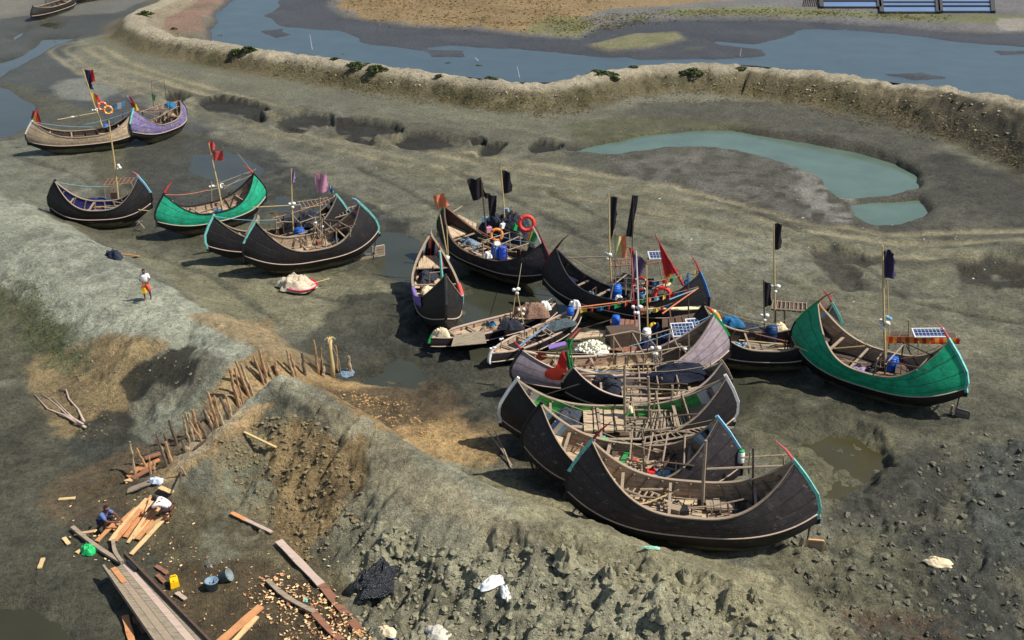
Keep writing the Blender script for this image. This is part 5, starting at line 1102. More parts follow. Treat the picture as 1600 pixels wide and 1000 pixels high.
# B16 big green boat
b16 = Boat('largest green boat, at the right edge, with a dark purple flag', (1281, 470), (1486, 530), 3.65, 3.5, 2.6, D=1.3, lean=1.0, leanR=0.9, top=GREEN, lining=LINW, deck=LIND, rail=RAIL, gun=WOOD, stemL=[GREENP, BLACKP], stemR=[TEAL, TEAL], hornL=PINKR, hornR=PINKR, hornlen=.7, roll=0.10, rudder=METAL, stripe=dict(m=[SKYB, OYEL, GREENP], n=3, t=0.9, e='L'))
m16 = b16.pole((1384, 588, .5), (1379, 384), .06, BAMBOO, 'mast', .04); b16.pole((1389, 545, .9), (1387, 440), .03, BAMBOO, 'pole'); b16.cloth(m16, [(1380, 391), (1396, 393), (1402, 420), (1399, 437), (1381, 436)][:2]+[(1401, 434), (1381, 435)], CPLUM, seed=4, wave=.12, rag=.06)
b16.floats(m16, (1383, 508), 8, .1, .18); b16.slab([(1382, 532, 1.75), (1498, 535, 1.75), (1494, 520, 1.75), (1392, 517, 1.75)], .03, WOODD, 'roof', None, 6)
mr = b16.pole((1382, 528, 1.85), (1500, 531, 1.85), .025, BAMBOO, 'roof_edge'); b16.cloth(mr, [(1382, 526), (1500, 528), (1500, 538), (1382, 536)], [OYEL, CBR]*9, 'garland', seed=4, wave=.02, n=18)
for q in ((1386, 578, 1385, 534), (1436, 580, 1435, 534), (1478, 565, 1478, 534), (1420, 548, 1420, 500)): b16.pole((q[0], q[1], .7), (q[2], q[3]), .04, WOOD, 'post')
solar('long solar panel on the roof of the largest green boat', G(1452, 520, BASEZ+ZO+1.95), 1.35, .5, .02, .35)
drum('tall blue drum at the mast of the largest green boat', G(1391, 584, BASEZ+ZO+.6), DRUMB, .27, .72, lid=DRUMB); b16.blk((1418, 586, .6), (1.1, .7, .55), WOODR, 'deck_box'); b16.slab([(1398, 583, 1.15), (1436, 586, 1.15), (1436, 570, 1.15), (1400, 567, 1.15)], .04, WOODD, 'box_lid', None, 4)
b16.engine((1460, 572, .7), 1.0); b16.floats(m16, (1388, 499), 3, .12, .1, CBLU)
mg = b16.pole((1292, 492, 2.0), (1284, 470), .03, PINKR, 'pole'); heap('ribbon_bunch', 'red ribbon bunch tied where the two prows cross', 'ribbon', G(1290, 492, BASEZ+2.2), .45, .2, .3, CBR, 5)
mb = MB(); b16.pole((1285, 512, 1.7), (1306, 500, 1.9), .03, WOOD, 'crossbar'); b16.pole((1430, 566, 1.2), (1416, 540), .03, IRON, 'exhaust_pipe')
# skiffs
b9 = Boat('left one of two low skiffs, with brown net at its far end', (674, 528), (868, 474), .85, 1.05, 1.5, D=.72, lean=0.1, top=TAR, low=TAR, lining=LINW, deck=DECK, gun=RAIL, stemL=[GREENP, WHITE], stemR=[BLACKP, METAL], roll=-0.05, name='skiff', group='low skiffs between the larger boats', pw=2.8, keelz=0.3, decks=((-0.9, .15), (.3, .9)))
b9.slab([(705, 541, .62), (760, 536, .62), (756, 516, .62), (710, 524, .62)], .02, DECKG, 'floor_mat'); pA = b9.pole((800, 500, .5), (806, 456), .03, BAMBOO, 'bipod_leg'); b9.pole((818, 506, .5), (808, 456), .03, BAMBOO, 'bipod_leg'); b9.floats(pA, (807, 455), 6, .1, .12); b9.floats(pA, (816, 487), 6, .1, .14)
heap('fishing_net', 'brown net bundle in the left skiff below the bipod', 'net', G(831, 492, BASEZ+ZO+.65), .75, .5, .5, NETBRN, 3, R(20), group='heaps of net in the boats'); heap('gear_pile', 'black bag beside the brown net in the left skiff', 'bag', G(798, 512, BASEZ+ZO+.6), .5, .35, .4, NETB, 8)
heap('foam_bundle', 'pinkish white float at the far tip of the left skiff', 'float', G(851, 482, BASEZ+ZO+.9), .25, .25, .3, FOAM, 2); heap('foam_bundle', 'pale grey bundle on the near tip of the left skiff', 'bundle', G(690, 524, BASEZ+ZO+.8), .35, .25, .3, CCREAM, 9); b9.pole((842, 480, 1.0), (862, 466, 1.4), .02, WOOD, 'pole')
b10 = Boat('right one of two low skiffs, with a blue grey pole across it', (768, 552), (906, 480), .85, 1.15, 1.4, D=.72, lean=0.1, top=TAR, low=TAR, lining=LINW, deck=DECK, gun=RAIL, stemL=[WHITE, WHITE], stemR=WHITE, roll=-0.04, name='skiff', group='low skiffs between the larger boats', pw=2.8, keelz=0.3, decks=((-0.9, -.1), (0.05, .9)))
b10.pole((810, 542, .85), (856, 508, .95), .05, omat('blue_grey_pole', S(96, 122, 150)), 'pole'); heap('fishing_net', 'blue grey net in the middle of the right skiff', 'net', G(872, 510, BASEZ+ZO+.6), .9, .35, .25, omat('slate_net', S(84, 98, 104), .95, .6, 9, (1, 1, 1), S(50, 56, 60), .5, 1., .03), 3, R(38), group='heaps of net in the boats')
heap('foam_bundle', 'white float at the far tip of the right skiff', 'float', G(899, 478, BASEZ+ZO+1.0), .25, .2, .25, FOAM, 3); drum('blue bucket near the far tip of the right skiff', G(891, 492, BASEZ+ZO+.7), DRUMB, .18, .3, name='plastic_drum'); f_ = b10.pole((782, 545, .7), (784, 528), .025, WOOD, 'pole'); b10.floats(f_, (784, 531), 3, .07, .07); b10.floats(f_, (770, 546), 4, .08, .1); b10.rack((845, 515, .95), (862, 526, .9), (866, 522, .9), (849, 511, .95), 2, .035)
# B11 decorated boat
b11 = Boat('boat crowded with masts, solar panels and a red and green garland', (816, 548), (1116, 492), 2.4, 3.3, 2.3, D=1.05, lean=0.35, leanR=0.8, top=LILAC, low=TARLOW, lining=LINW, deck=DECK, rail=RAIL, gun=RAIL, stemL=BLACKP, stemR=[GREENP, TEAL], roll=0.03, hornR=REDP, hornlen=.3)
b11.blade((846, 556, 1.9), (862, 558, 1.9), omat('brown_red_blade', S(140, 62, 46)), .26); b11.pole((818, 550, 1.9), (801, 531), .05, REDP, 'painted_horn', .015)
m11 = b11.pole((1000, 537, .5), (994, 392), .045, WHITE, 'mast', .03); b11.floats(m11, (996, 484), 7, .1, .18); m11b = b11.pole((1012, 520, .6), (1010, 415), .04, BAMBOO, 'mast')
m11c = b11.pole((1077, 515, .6), (1075, 432), .04, WOODD, 'mast'); m11d = b11.pole((1048, 500, .8), (1046, 480), .04, WOOD, 'post'); m11e = b11.pole((1028, 580, .6), (1026, 520), .035, WOOD, 'post'); b11.floats(m11e, (1025, 548), 7, .11, .16); m11f = b11.pole((1077, 575, .6), (1076, 520), .035, WOOD, 'post'); b11.floats(m11f, (1077, 550), 7, .11, .18); b11.floats(m11, (994, 556), 8, .1, .2)
b11.pole((905, 515, 1.2), (960, 498, 1.6), .03, WOODD, 'pole'); b11.pole((1035, 490, 2.2), (1091, 450, 3.0), .035, CORG, 'yard'); b11.pole((1046, 468, 2.6), (1088, 452, 2.9), .03, CBLU, 'yard'); b11.pole((905, 480, 2.4), (985, 470, 2.6), .03, CORG, 'yard')
b11.blk((972, 545, .6), (1.3, .9, .95), WOODD, 'cabin'); b11.slab([(950, 520, 1.6), (1000, 522, 1.6), (1000, 500, 1.6), (954, 498, 1.6)], .04, WOODR, 'cabin_roof', None, 6)
b11.slab([(1034, 512, 1.7), (1100, 500, 1.8), (1094, 488, 1.8), (1034, 498, 1.7)], .04, WOODD, 'roof', None, 6)
b11.slab([(1000, 490, 1.6), (1048, 480, 1.6), (1044, 466, 1.6), (1000, 474, 1.6)], .04, WOODR, 'roof', None, 6)
solar('solar panel in a white frame, left one of two above the red and green garland', G(1067, 515, BASEZ+ZO+1.8), .95, .68, .12, .5); solar('solar panel, right one of two, half behind the white framed one', G(1087, 508, BASEZ+ZO+1.85), .75, .7, .2, .5)
life_ring('red life ring hanging above the crowded boat beside the red horn', G(1035, 461, BASEZ+ZO+1.7), ORED, .34, sq=1.0, mat2=CRED); life_ring('dark red life ring half behind the purple flag pole', G(1001, 444, BASEZ+ZO+1.7), cloth('deep_red_ring', S(150, 34, 40)), .3)
life_ring('long orange life ring leaning on the right tip of the crowded boat', G(1117, 496, BASEZ+2.2), OYEL, .32, sq=.45, q=facecam(G(1117, 496, 2.0)) @ Quaternion((0, 0, 1), R(-55)))
gl = b11.pole((1030, 556, 1.5), (1122, 514, 2.2), .02, WOOD, 'garland_pole'); b11.cloth(gl, [(1032, 548), (1118, 508), (1122, 518), (1034, 560)], [CBR, CGRN, CBR, CGRN, CBR, GREENP, CDB, CBR, CBR], 'garland', seed=4, wave=.12, n=18, rag=.1)
heap('foam_floats', 'heap of cream net floats on the left deck of the crowded boat', 'floats', G(927, 548, BASEZ+ZO+.75), .65, .5, .15, FOAM, 3)
mb = MB(); rr = random.Random(3)
for k in range(110):
    a = rr.uniform(0, 6.28); r_ = rr.random()**.5; mb.ball((r_*math.cos(a)*.72, r_*math.sin(a)*.5, .1+.3*(1-r_*r_)+rr.uniform(-.03, .03)), rr.uniform(.05, .08), 5)
o = mb.build('net_floats', omat('cream_foam', S(226, 222, 196), .7, .25, 6), None, True); o.location = G(927, 548, BASEZ+ZO+.72); tag(o, 'mass of small cream ball floats spilling over the deck of the crowded boat', 'floats', None, 'stuff')
b11.slab([(858, 545, 1.0), (885, 538, 1.0), (883, 533, 1.0), (856, 539, 1.0)], .03, cloth('violet_cloth', S(122, 100, 160)), 'cloth_strip'); b11.slab([(950, 545, .9), (990, 552, .9), (996, 542, .9), (958, 534, .9)], .04, WOODR, 'hatch', None, 4); b11.slab([(895, 530, .9), (950, 524, .9), (950, 515, .9), (905, 519, .9)], .04, DECK, 'hatch', None, 4)
drum('white lidded bucket amid the masts of the crowded boat', G(1010, 527, BASEZ+ZO+1.0), FOAM, .2, .35, group=None); drum('small blue drum by the dark cabin of the crowded boat', G(962, 508, BASEZ+ZO+1.2), DRUMB, .2, .4)
for k, (q, mt, sz_) in enumerate((((1022, 515), CYEL, .28), ((1030, 525), CNAVY, .5), ((1045, 520), CBLU, .25), ((1040, 540), CNAVY, .45), ((1105, 505), CCREAM, .3), ((1010, 545), CNAVY, .4), ((1052, 534), CPUR, .3), ((978, 480), IRON, .5), ((1020, 450), CNAVY, .4), ((1075, 447), CDB, .3), ((1005, 462), CBLU, .3), ((1040, 445), CCREAM, .25))):
    heap('gear_bundle', ('yellow', 'navy', 'light blue', 'large navy', 'cream', 'wide navy', 'purple', 'oily black', 'dark', 'teal blue', 'pale blue', 'tan')[k]+' bundle '+('right of the cabin roof', 'below the yellow bundle', 'left of the solar panels', 'above the hanging floats', 'at the orange tip', 'in front of the dark cabin', 'under the framed solar panel', 'behind the dark cabin', 'beside the red life ring', 'near the right horn', 'below the purple flag', 'under the red bow cloth')[k], 'bundle', G(q[0], q[1], BASEZ+(1.0 if q[1] > 500 else 1.1)), sz_, sz_*.7, sz_*.9, mt, 20+k, lump=.45, group='bundles of gear in the crowded boats', n=14)
b11.slab([(1006, 482, 1.9), (1060, 484, 1.9), (1100, 482, 1.9), (1098, 478, 1.9)], .04, omat('pale_cream_board', S(214, 204, 160)), 'board')
# B12 net boat
b12 = Boat('black hulled boat carrying dark nets, red and green flag at its left tip', (896, 574), (1128, 566), 2.1, 2.4, 2.2, D=.95, lean=0.3, top=TAR, lining=DECK and LINW, deck=DECK, gun=RAIL, stemL=WOOD, stemR=WOOD, roll=0.05)
heap('fishing_net', 'charcoal net pile on the left deck of the boat behind the bright green lined one', 'net', G(944, 604, BASEZ+ZO+.6), .95, .6, .5, NETB, 3, R(-25), group='heaps of net in the boats'); heap('fishing_net', 'black and navy net lying across the roof rack behind the ladder', 'net', G(1060, 588, BASEZ+ZO+1.2), 1.5, .5, .45, omat('navy_net', S(32, 36, 52), .95, .6, 9, (1, 1, 1), S(66, 66, 76), .4, 1., .03), 5, group='heaps of net in the boats')
b12.blade((880, 584, 1.7), (1010, 583, 1.8), REDBLADE, .3)
mq = b12.pole((895, 583, 1.5), (890, 528), .03, GREENP, 'flag_pole'); b12.cloth(mq, [(868, 574), (878, 548), (886, 551), (885, 580)], CBR, seed=4, wave=.05, n=8); b12.cloth(mq, [(881, 562), (887, 546), (895, 572), (891, 586)], CGRN, seed=5, wave=.05, n=8); b12.cloth(mq, [(886, 530), (896, 528), (893, 545), (888, 545)], CGRN, seed=6); b12.pole((890, 530, 2.9), (907, 512, 3.0), .03, REDP, 'horn_pole', .01)
mz = b12.pole((870, 575, 1.2), (866, 562), .02, GREENP, 'pole'); b12.pole((1115, 600, .9), (1110, 566), .03, WOOD, 'post'); b12.rack((1010, 579, 1.6), (1120, 577, 1.6), (1112, 570, 1.6), (1030, 570, 1.6), 11, .03)
b12.slab([(1056, 618, .85), (1120, 592, 1.35), (1110, 584, 1.35), (1050, 608, .85)], .05, DECK, 'side_board')
for q in ((976, 615, 975, 572), (1012, 600, 1012, 572), (1035, 615, 1034, 590), (1052, 625, 1051, 600)): b12.pole((q[0], q[1], .7), (q[2], q[3]), .045, WOOD, 'post')
# B13 green lined boat
b13 = Boat('boat with bright green inner sides and a roof of grey slats', (808, 592), (1134, 588), 3.2, 3.3, 2.8, D=1.05, lean=0.6, leanR=0.45, top=TAR, lining=LINGREEN, deck=DECKG, gun=WOOD, stemL=[WHITE, WHITE], stemR=[WHITE, WHITE], roll=0.07, stripe=dict(m=[WHITE, TEAL, WHITE, LILAC], n=8, t=0.76, e='LR'))
drape(b13, -.74, -.12, -1, LINGR, 'green_side_board')
heap('fishing_net', 'slate coloured net pile between the bright green sides', 'net', G(884, 660, BASEZ+ZO+.5), .8, .65, .45, omat('slate_blue_net', S(64, 68, 78), .95, .7, 9, (1, 1, 1), S(104, 106, 116), .45, 1., .03), 6, group='heaps of net in the boats')
b13.slab([(912, 672, .9), (976, 672, .9), (975, 634, .9), (910, 634, .9)], .10, DECK, 'hatch', None, 4); b13.rack((1008, 675, 1.35), (1098, 660, 1.35), (1080, 640, 1.35), (1018, 642, 1.35), 2, .04)
b13.slab([(1004, 676, 1.3), (1096, 664, 1.3), (1078, 642, 1.3), (1018, 640, 1.3)], .03, WOOD, 'slat_roof', None, 15)
for q in ((977, 676, 976, 570), (1015, 650, 1015, 612), (1018, 690, 1017, 640), (1050, 640, 1050, 602)): b13.pole((q[0], q[1], .6), (q[2], q[3]), .055, WOOD, 'post')
la = b13.P((977, 655, .8), (976, 588)); lb = b13.P((1014, 655, .8), (1013, 588)); mb = MB(); mb.tube(la, .045, 6); mb.tube(lb, .045, 6)
for k in range(6): mb.tube([la[0].lerp(la[1], k/5.5+.04), lb[0].lerp(lb[1], k/5.5+.04)], .04, 6)
mb.build('ladder', WOOD, b13.root); b13.slab([(978, 636, 1.0), (1014, 634, 1.0), (1012, 622, 1.0), (978, 623, 1.0)], .04, WOOD, 'board', None, 3)
b13.pole((1090, 645, 1.2), (1134, 600, 2.2), .06, WOOD, 'boom'); b13.pole((826, 648, 1.3), (822, 610), .06, WOOD, 'post'); b13.pole((905, 600, 1.8), (835, 622, 1.6), .03, BLACKP, 'pole'); m13 = b13.pole((1120, 610, 1.5), (1142, 588), .03, WOODD, 'pole'); 
heap('foam_bundle', 'pale round float on the ladder beside the green sided hold', 'float', G(984, 642, BASEZ+ZO+1.2), .16, .14, .18, CCREAM, 4)
# B14
b14 = Boat('second boat from the front, black with blue and white striped inner tips', (846, 630), (1122, 652), 3.4, 3.5, 2.8, D=1.05, lean=0.6, leanR=0.9, top=TARBR, lining=LINW, deck=DECK, gun=WOOD, rail=RAIL, stemL=[BLACKP, BLACKP], stemR=[SKYB, WHITE], roll=0.07, stripe=STR_BW)
b14.rack((1004, 694, 1.45), (1146, 668, 1.7), (1120, 664, 1.7), (1006, 684, 1.45), 15, .035); b14.rack((850, 670, 1.3), (920, 702, 1.0), (924, 696, 1.0), (856, 664, 1.3), 8, .03)
for q in ((1006, 740, 1005, 690), (1070, 720, 1069, 680), (1124, 715, 1122, 668), (1100, 700, 1117, 668), (1005, 700, 1003, 670)): b14.pole((q[0], q[1], .7), (q[2], q[3]), .04, WOOD, 'post')
for k in range(6): b14.slab([(1100+k*1, 710-k*6, 1.0+.1*k), (1124, 708-k*6, 1.0+.1*k), (1124, 705-k*6, 1.0+.1*k), (1100+k, 707-k*6, 1.0+.1*k)], .03, WOOD, 'step')
b14.slab([(956, 740, .72), (980, 700, .75), (986, 700, .75), (968, 740, .72)], .02, CGRN, 'green_cloth'); heap('ribbon_bunch', 'small pink red rag on the deck of the second boat from the front', 'rag', G(991, 720, BASEZ+ZO+.7), .18, .1, .08, CRED, 3)
b14.rack((1020, 730, .85), (1048, 705, .85), (1056, 708, .85), (1030, 735, .85), 4, .05, WOODD); b14.pole((930, 720, .9), (956, 700, .9), .05, WOODD, 'pole'); b14.slab([(920, 722, .8), (950, 726, .8), (972, 700, .8), (940, 696, .8)], .03, WOODD, 'hatch', None, 6)
b14.slab([(1020, 706, 1.0), (1118, 700, 1.0), (1112, 690, 1.0), (1020, 692, 1.0)], .03, WOOD, 'side_deck', None, 3); b14.rack((870, 655, 1.4), (866, 600, 1.4), (868, 600, 1.4), (872, 655, 1.4), 2, .02) if False else None
# B15 front boat
b15 = Boat('nearest black boat with turquoise edged right tip and orange edged rudder', (926, 684), (1240, 716), 3.9, 3.7, 2.3, D=1.48, lean=0.75, leanR=0.95, top=TARBR, low=TARLOW, lining=LINW, deck=DECK, gun=WOOD, rail=RAIL, stemL=[TEAL, BLACKP], stemR=[TEAL, TEAL], hornL=REDP, hornR=PINKR, hornlen=.8, roll=0.10, rudder=omat('orange_edge_wood', S(200, 150, 104), .8), frames=13, keelz=.6)
b15.zo = 0.5
m15 = b15.pole((1097, 803, .6), (1103, 688), .065, WOOD, 'mast'); b15.pole((1178, 800, .6), (1177, 700), .045, WOODD, 'post'); b15.pole((1104, 733, 2.0), (1238, 727, 2.2), .045, WOOD, 'crossbar'); b15.pole((1160, 715, 2.3), (1235, 710, 2.4), .03, WOOD, 'crossbar'); b15.pole((1228, 765, 1.3), (1224, 712), .035, WOOD, 'post'); b15.pole((1170, 740, 1.8), (1172, 706), .03, WOOD, 'post')
b15.rack((942, 752, 1.15), (1044, 792, .95), (1050, 782, .95), (950, 742, 1.15), 12, .045); b15.slab([(1016, 792, .85), (1096, 806, .8), (1100, 778, .8), (1030, 770, .85)], .04, DECK, 'hatch', None, 5); b15.slab([(1104, 796, .95), (1150, 796, .95), (1148, 778, .95), (1102, 780, .95)], .08, WOOD, 'hatch', None, 4)
b15.rack((1108, 806, .9), (1170, 798, .95), (1168, 782, .95), (1106, 786, .9), 5, .04, WOODD); b15.blk((1094, 800, .6), (.25, .25, .5), IRON, 'pump'); b15.pole((1030, 765, 1.0), (1090, 800, .8), .02, ROPE, 'rope'); b15.pole((1000, 765, 1.1), (1180, 762, 1.1), .05, WOOD, 'side_rail')
b15.slab([(1040, 812, 1.02), (1165, 808, 1.05), (1165, 805, 1.05), (1040, 809, 1.02)], .04, NEWWOOD2, 'rail_patch') if False else None
heap('foam_bundle', 'silver round float on the stern deck of the nearest boat', 'float', G(1227, 757, BASEZ+ZO+1.5), .2, .16, .2, METAL, 3); heap('ribbon_bunch', 'turquoise rag tied at the stern rail of the nearest boat', 'rag', G(1231, 770, BASEZ+ZO+1.35), .16, .14, .22, TEAL, 5)
o = b15.blk((1238, 762, 1.2), (.2, .2, .1), IRON, 'cleat'); drum('green and white bottle shaped can hanging between the two front boats', G(1157, 722, BASEZ+ZO+1.5), FOAM, .12, .42, lid=GREENP, name='plastic_can', group=None)

# ropes between boats
rope('pale rope running from the maroon tip to the right skiff', G(838, 415, 1.2), G(896, 474, .6), .15)
rope('rope hanging from the orange flagged boat to the floats in the left skiff', G(816, 404, 1.4), V(808, 455, G(800, 500, .3).y), .05)
rope('rope from the end on boat down to the left skiff', G(712, 480, .9), G(692, 515, .4), .15)
rope('rope strung with white floats reaching the right green boat', G(1308, 490, 1.9), G(1380, 510, 1.9), .05)

for b_, n_, sd_ in ((b1, 6, 1), (b3, 6, 2), (b4, 5, 3), (b5, 12, 4), (b5b, 10, 5), (b6, 8, 6), (b7, 8, 7), (b8, 12, 8), (b9, 5, 9), (b10, 5, 10), (b11, 26, 11), (b12, 12, 12), (b13, 14, 13), (b14, 18, 14), (b15, 14, 15), (b16, 12, 16), (b17, 10, 17), (b2, 5, 18)):
    b_.clutter(n_, sd_, sd_ not in (6, 9, 10, 15, 4))
# bright rag pennants tied along lines above the crowded boats
for k, (p0, p1, z0, z1, n_) in enumerate((((985, 470), (1091, 448), 2.5, 2.9, 9), ((1000, 486), (1060, 470), 2.0, 2.4, 6), ((905, 482), (985, 470), 2.2, 2.5, 6), ((1020, 440), (1094, 420), 2.9, 3.2, 6))):
    A, B_ = b11.w2l(G(p0[0], p0[1], BASEZ+z0)), b11.w2l(G(p1[0], p1[1], BASEZ+z1)); mb = MB(); mb.tube([A.lerp(B_, i/8)-Vector((0, 0, .3*(i/8)*(1-i/8))) for i in range(9)], .012, 4); ln = mb.build('pennant_line', ROPE, b11.root)
    for i in range(n_):
        c = A.lerp(B_, (i+.5)/n_)-Vector((0, 0, .3*((i+.5)/n_)*(1-(i+.5)/n_))); w_ = .10+.05*math.sin(i*3+k); mb = MB(); mb.grid([[c+Vector((w_*(a-.5)*2, .04*math.sin(a*5+i), -.11*j*(1-.25*a))) for j in range(3)] for a in (0, .5, 1)]); mb.build('pennant', (CBR, CGRN, CORG, CBLU, CYEL, CBR, CDB)[(i+k*2) % 7], ln)

for b_, a_ in ((b11, (-.05, .5, .9, 4)), (b12, (-.1, .35, .7, 3)), (b13, (.15, .6, .75, 3)), (b14, (.0, .55, .8, 4)), (b8, (-.05, .45, .8, 3)), (b7, (.1, .5, .8, 3)), (b5, (.1, .55, .75, 3)), (b5b, (.0, .5, .8, 3)), (b16, (.25, .6, .7, 2)), (b2, (-.3, .4, .8, 2))):
    b_.frames(*a_[:3], a_[3], int(b_.L*10))

# ================================================================== STAKES, WORK AREA, PEOPLE, PLANTS, LITTER
STAKE = omat('split_stake_wood', S(158, 138, 108), .9, .5, 5, (1, 1, .5), S(86, 72, 58), .5); STAKED = omat('dark_stake_wood', S(92, 78, 64), .9, .5, 5, (1, 1, .5)); STAKEO = omat('orange_stake_wood', S(156, 122, 88), .9, .5, 5, (1, 1, .5), S(92, 70, 52), .48)
rr = random.Random(21)
ORD = 'lowest second third fourth fifth sixth seventh eighth ninth tenth eleventh twelfth thirteenth fourteenth fifteenth sixteenth seventeenth eighteenth nineteenth twentieth twenty-first twenty-second twenty-third twenty-fourth'.split()
# (foot px, top px, kind)
ST = [((212, 745), (203, 690), 0), ((230, 735), (213, 700), 1), ((236, 742), (232, 712), 1), ((262, 728), (243, 678), 2), ((258, 712), (240, 676), 0), ((268, 722), (258, 690), 1), ((290, 706), (284, 688), 2), ((276, 696), (264, 656), 2), ((295, 690), (286, 650), 0),
      ((302, 688), (290, 645), 0), ((316, 690), (296, 658), 1), ((312, 680), (300, 640), 1), ((332, 672), (318, 640), 2), ((330, 664), (320, 642), 0), ((342, 668), (324, 612), 1), ((350, 664), (332, 626), 0), ((358, 654), (344, 620), 2), ((362, 648), (352, 628), 1),
      ((374, 636), (358, 575), 1), ((376, 630), (366, 604), 0), ((390, 620), (368, 564), 1), ((396, 610), (384, 590), 2), ((412, 600), (396, 556), 1), ((416, 588), (405, 546), 1), ((424, 590), (418, 568), 0), ((434, 586), (430, 566), 1), ((458, 588), (448, 546), 0), ((476, 586), (472, 552), 2), ((498, 584), (490, 532), 1), ((548, 588), (544, 556), 0), ((528, 580), (524, 540), 1), ((506, 588), (505, 572), 0)]
for k in range(14):
    q = ST[2+k*2]; dx = rr.uniform(4, 9); ST.append(((q[0][0]+dx, q[0][1]-dx*.7), (q[1][0]+dx+rr.uniform(-6, 8), q[1][1]-dx*.7+rr.uniform(-2, 18)), rr.choice([0, 1, 2])))
ST.sort(key=lambda s_: s_[0][0])
for k, (f, t, kd) in enumerate(ST):
    a = T(f[0], f[1]); a.z = max(a.z, -0.2); b_ = V(t[0], t[1], a.y+.12); n = 6; r0 = rr.uniform(.05, .09)
    mb = MB(); ax = b_-a; pts = [a+ax*(i/n)+Vector((rr.uniform(-.025, .025), rr.uniform(-.02, .02), 0))*(1 if 0 < i < n else 0) for i in range(n+1)]; pts[0] -= Vector((0, 0, .15))
    mb.tube([p-a for p in pts], [r0*(1-.35*i/n) for i in range(n+1)], 6)
    o = mb.build('stake', [STAKED, STAKE, STAKEO][(kd+1) % 3], None); o.location = a; cn = ['dark', 'pale brown', 'orange brown'][(kd+1) % 3]
    wd_ = (ORD[k]+' stake counted from the lower left end') if k < 23 else (ORD[len(ST)-1-k].replace('lowest', 'very last')+' stake counted from the upper right end')
    tag(o, '%s, %s, by the trench' % (wd_, cn), 'stake', 'stakes lining the trench')
# the thick forked post at the upper end
a = T(520, 588); tp = V(520, 528, a.y); t_ = thing('mooring_post', 'thick pale post with a frayed top, tallest at the upper end of the stake row', 'post', a)
mb = MB(); h_ = tp.z-a.z; mb.tube([(0, 0, -.2), (.02, 0, h_*.3), (-.02, 0, h_*.65), (0, 0, h_)], [.11, .10, .085, .09], 9); mb.build('trunk', BAMBOO, t_, True); mb = MB()
for k in range(14): an = k*.9; mb.tube([(0, 0, h_-.05), (.13*math.cos(an), .13*math.sin(an), h_+.02), (.25*math.cos(an), .25*math.sin(an), h_-.08+.06*math.sin(k*3))], [.02, .015, .006], 4)
mb.build('frayed_top', BAMBOO, t_)
mb = MB(); mb.tube([Vector((0, 0, h_*.9)), Vector((.3, .1, h_*.4)), Vector((.35, .1, 0.02))], .012, 4); mb.build('rope', ROPE, t_)
heap('foam_bundle', 'dark rag and stones at the foot of the thick post', 'rag', T(541, 585), .4, .25, .2, NETBLUE, 5)

def board(name, label, a, b_, w_, th, mat, cat='plank', group=None, lift=0.03, lifts=None, kink=0.0, n=6):
    A = T(*a); B2 = T(*b_); l0, l1 = lifts or (lift, lift); A.z += l0+th/2; B2.z += l1+th/2
    mb = MB(); d = (B2-A); t = d.normalized(); s_ = t.cross(Vector((0, 0, 1))).normalized(); u_ = s_.cross(t); rows = []
    for i in range(n+1):
        k = i/n; c = A+d*k+s_*math.sin(k*3.1)*kink-A; gz = hgt(A.x+d.x*k, A.y+d.y*k); wz = w_*(1+.08*math.sin(k*11+a[0]))
        rows.append([c+s_*wz/2+u_*th/2, c-s_*wz/2+u_*th/2, c-s_*wz/2-u_*th/2, c+s_*wz/2-u_*th/2, c+s_*wz/2+u_*th/2])
    mb.grid(rows); mb.add(rows[0][:4], [(3, 2, 1, 0)]); mb.add(rows[-1][:4], [(0, 1, 2, 3)])
    o = mb.build(name, mat); o.location = A
    return tag(o, label, cat, group)
# stacked planks at the lower end of the trench
for k, (a, b_) in enumerate((((200, 748), (225, 728)), ((208, 752), (240, 734)), ((228, 722), (252, 715)), ((196, 756), (216, 748)), ((218, 738), (250, 722)))):
    board('plank', ('short reddish plank topmost at the trench mouth', 'long reddish plank nearest the white wrapped bundle', 'dark red plank touching the stakes at the trench mouth', 'pale plank lowest at the trench mouth', 'middle reddish plank in the trench mouth stack')[k], a, b_, .22, .05, (NEWWOOD2, WOODR, WOODR, NEWWOOD, NEWWOOD2)[k], group=None, lift=.05+.05*(k % 3))
board('plank', 'wide weathered plank below the trench mouth with a white sheet on its end', (200, 770), (240, 754), .32, .05, WOOD, lift=.05); heap('white_sheet', 'crumpled pale blue white sheet on the plank end below the trench mouth', 'sheet', T(246, 754)+Vector((0, 0, .04)), .28, .18, .14, omat('bluish_white_cloth', S(196, 208, 226), .9, .15, 3), 3)
# pile of fresh planks between the two men
PL = [((205, 868), (262, 808), 0), ((196, 842), (228, 800), 1), ((188, 838), (234, 786), 0), ((212, 838), (252, 792), 1), ((180, 850), (222, 806), 1), ((200, 850), (242, 800), 0), ((206, 844), (248, 796), 0), ((215, 846), (246, 812), 1), ((152, 850), (182, 822), 1), ((174, 850), (196, 826), 0), ((228, 834), (256, 816), 0), ((222, 828), (240, 790), 0), ((192, 822), (230, 782), 0), ((176, 832), (214, 798), 1), ((250, 766), (270, 776), 0), ((214, 820), (238, 784), 1), ((142, 834), (158, 824), 0), ((118, 838), (152, 842), 0)]
names = ['long pale plank nearest the camera in the pile', 'orange plank low in the pile', 'long pale plank on the far edge of the pile', 'orange plank at the right of the pile', 'orange plank under the blue shirted man', 'pale plank in the middle of the pile', 'pale plank just above the middle one', 'short orange plank in the pile centre', 'orange plank in front of the blue shirted man', 'pale plank end poking left from the pile', 'short yellow plank at the right front of the pile', 'steep pale plank across the pile top', 'uppermost pale plank of the pile', 'orange plank left of the pile top', 'short pale plank behind the white shirted man', 'orange plank under the white shirted man', 'short pale plank end behind the long grey beam', 'orange offcut lying across the long grey beam']
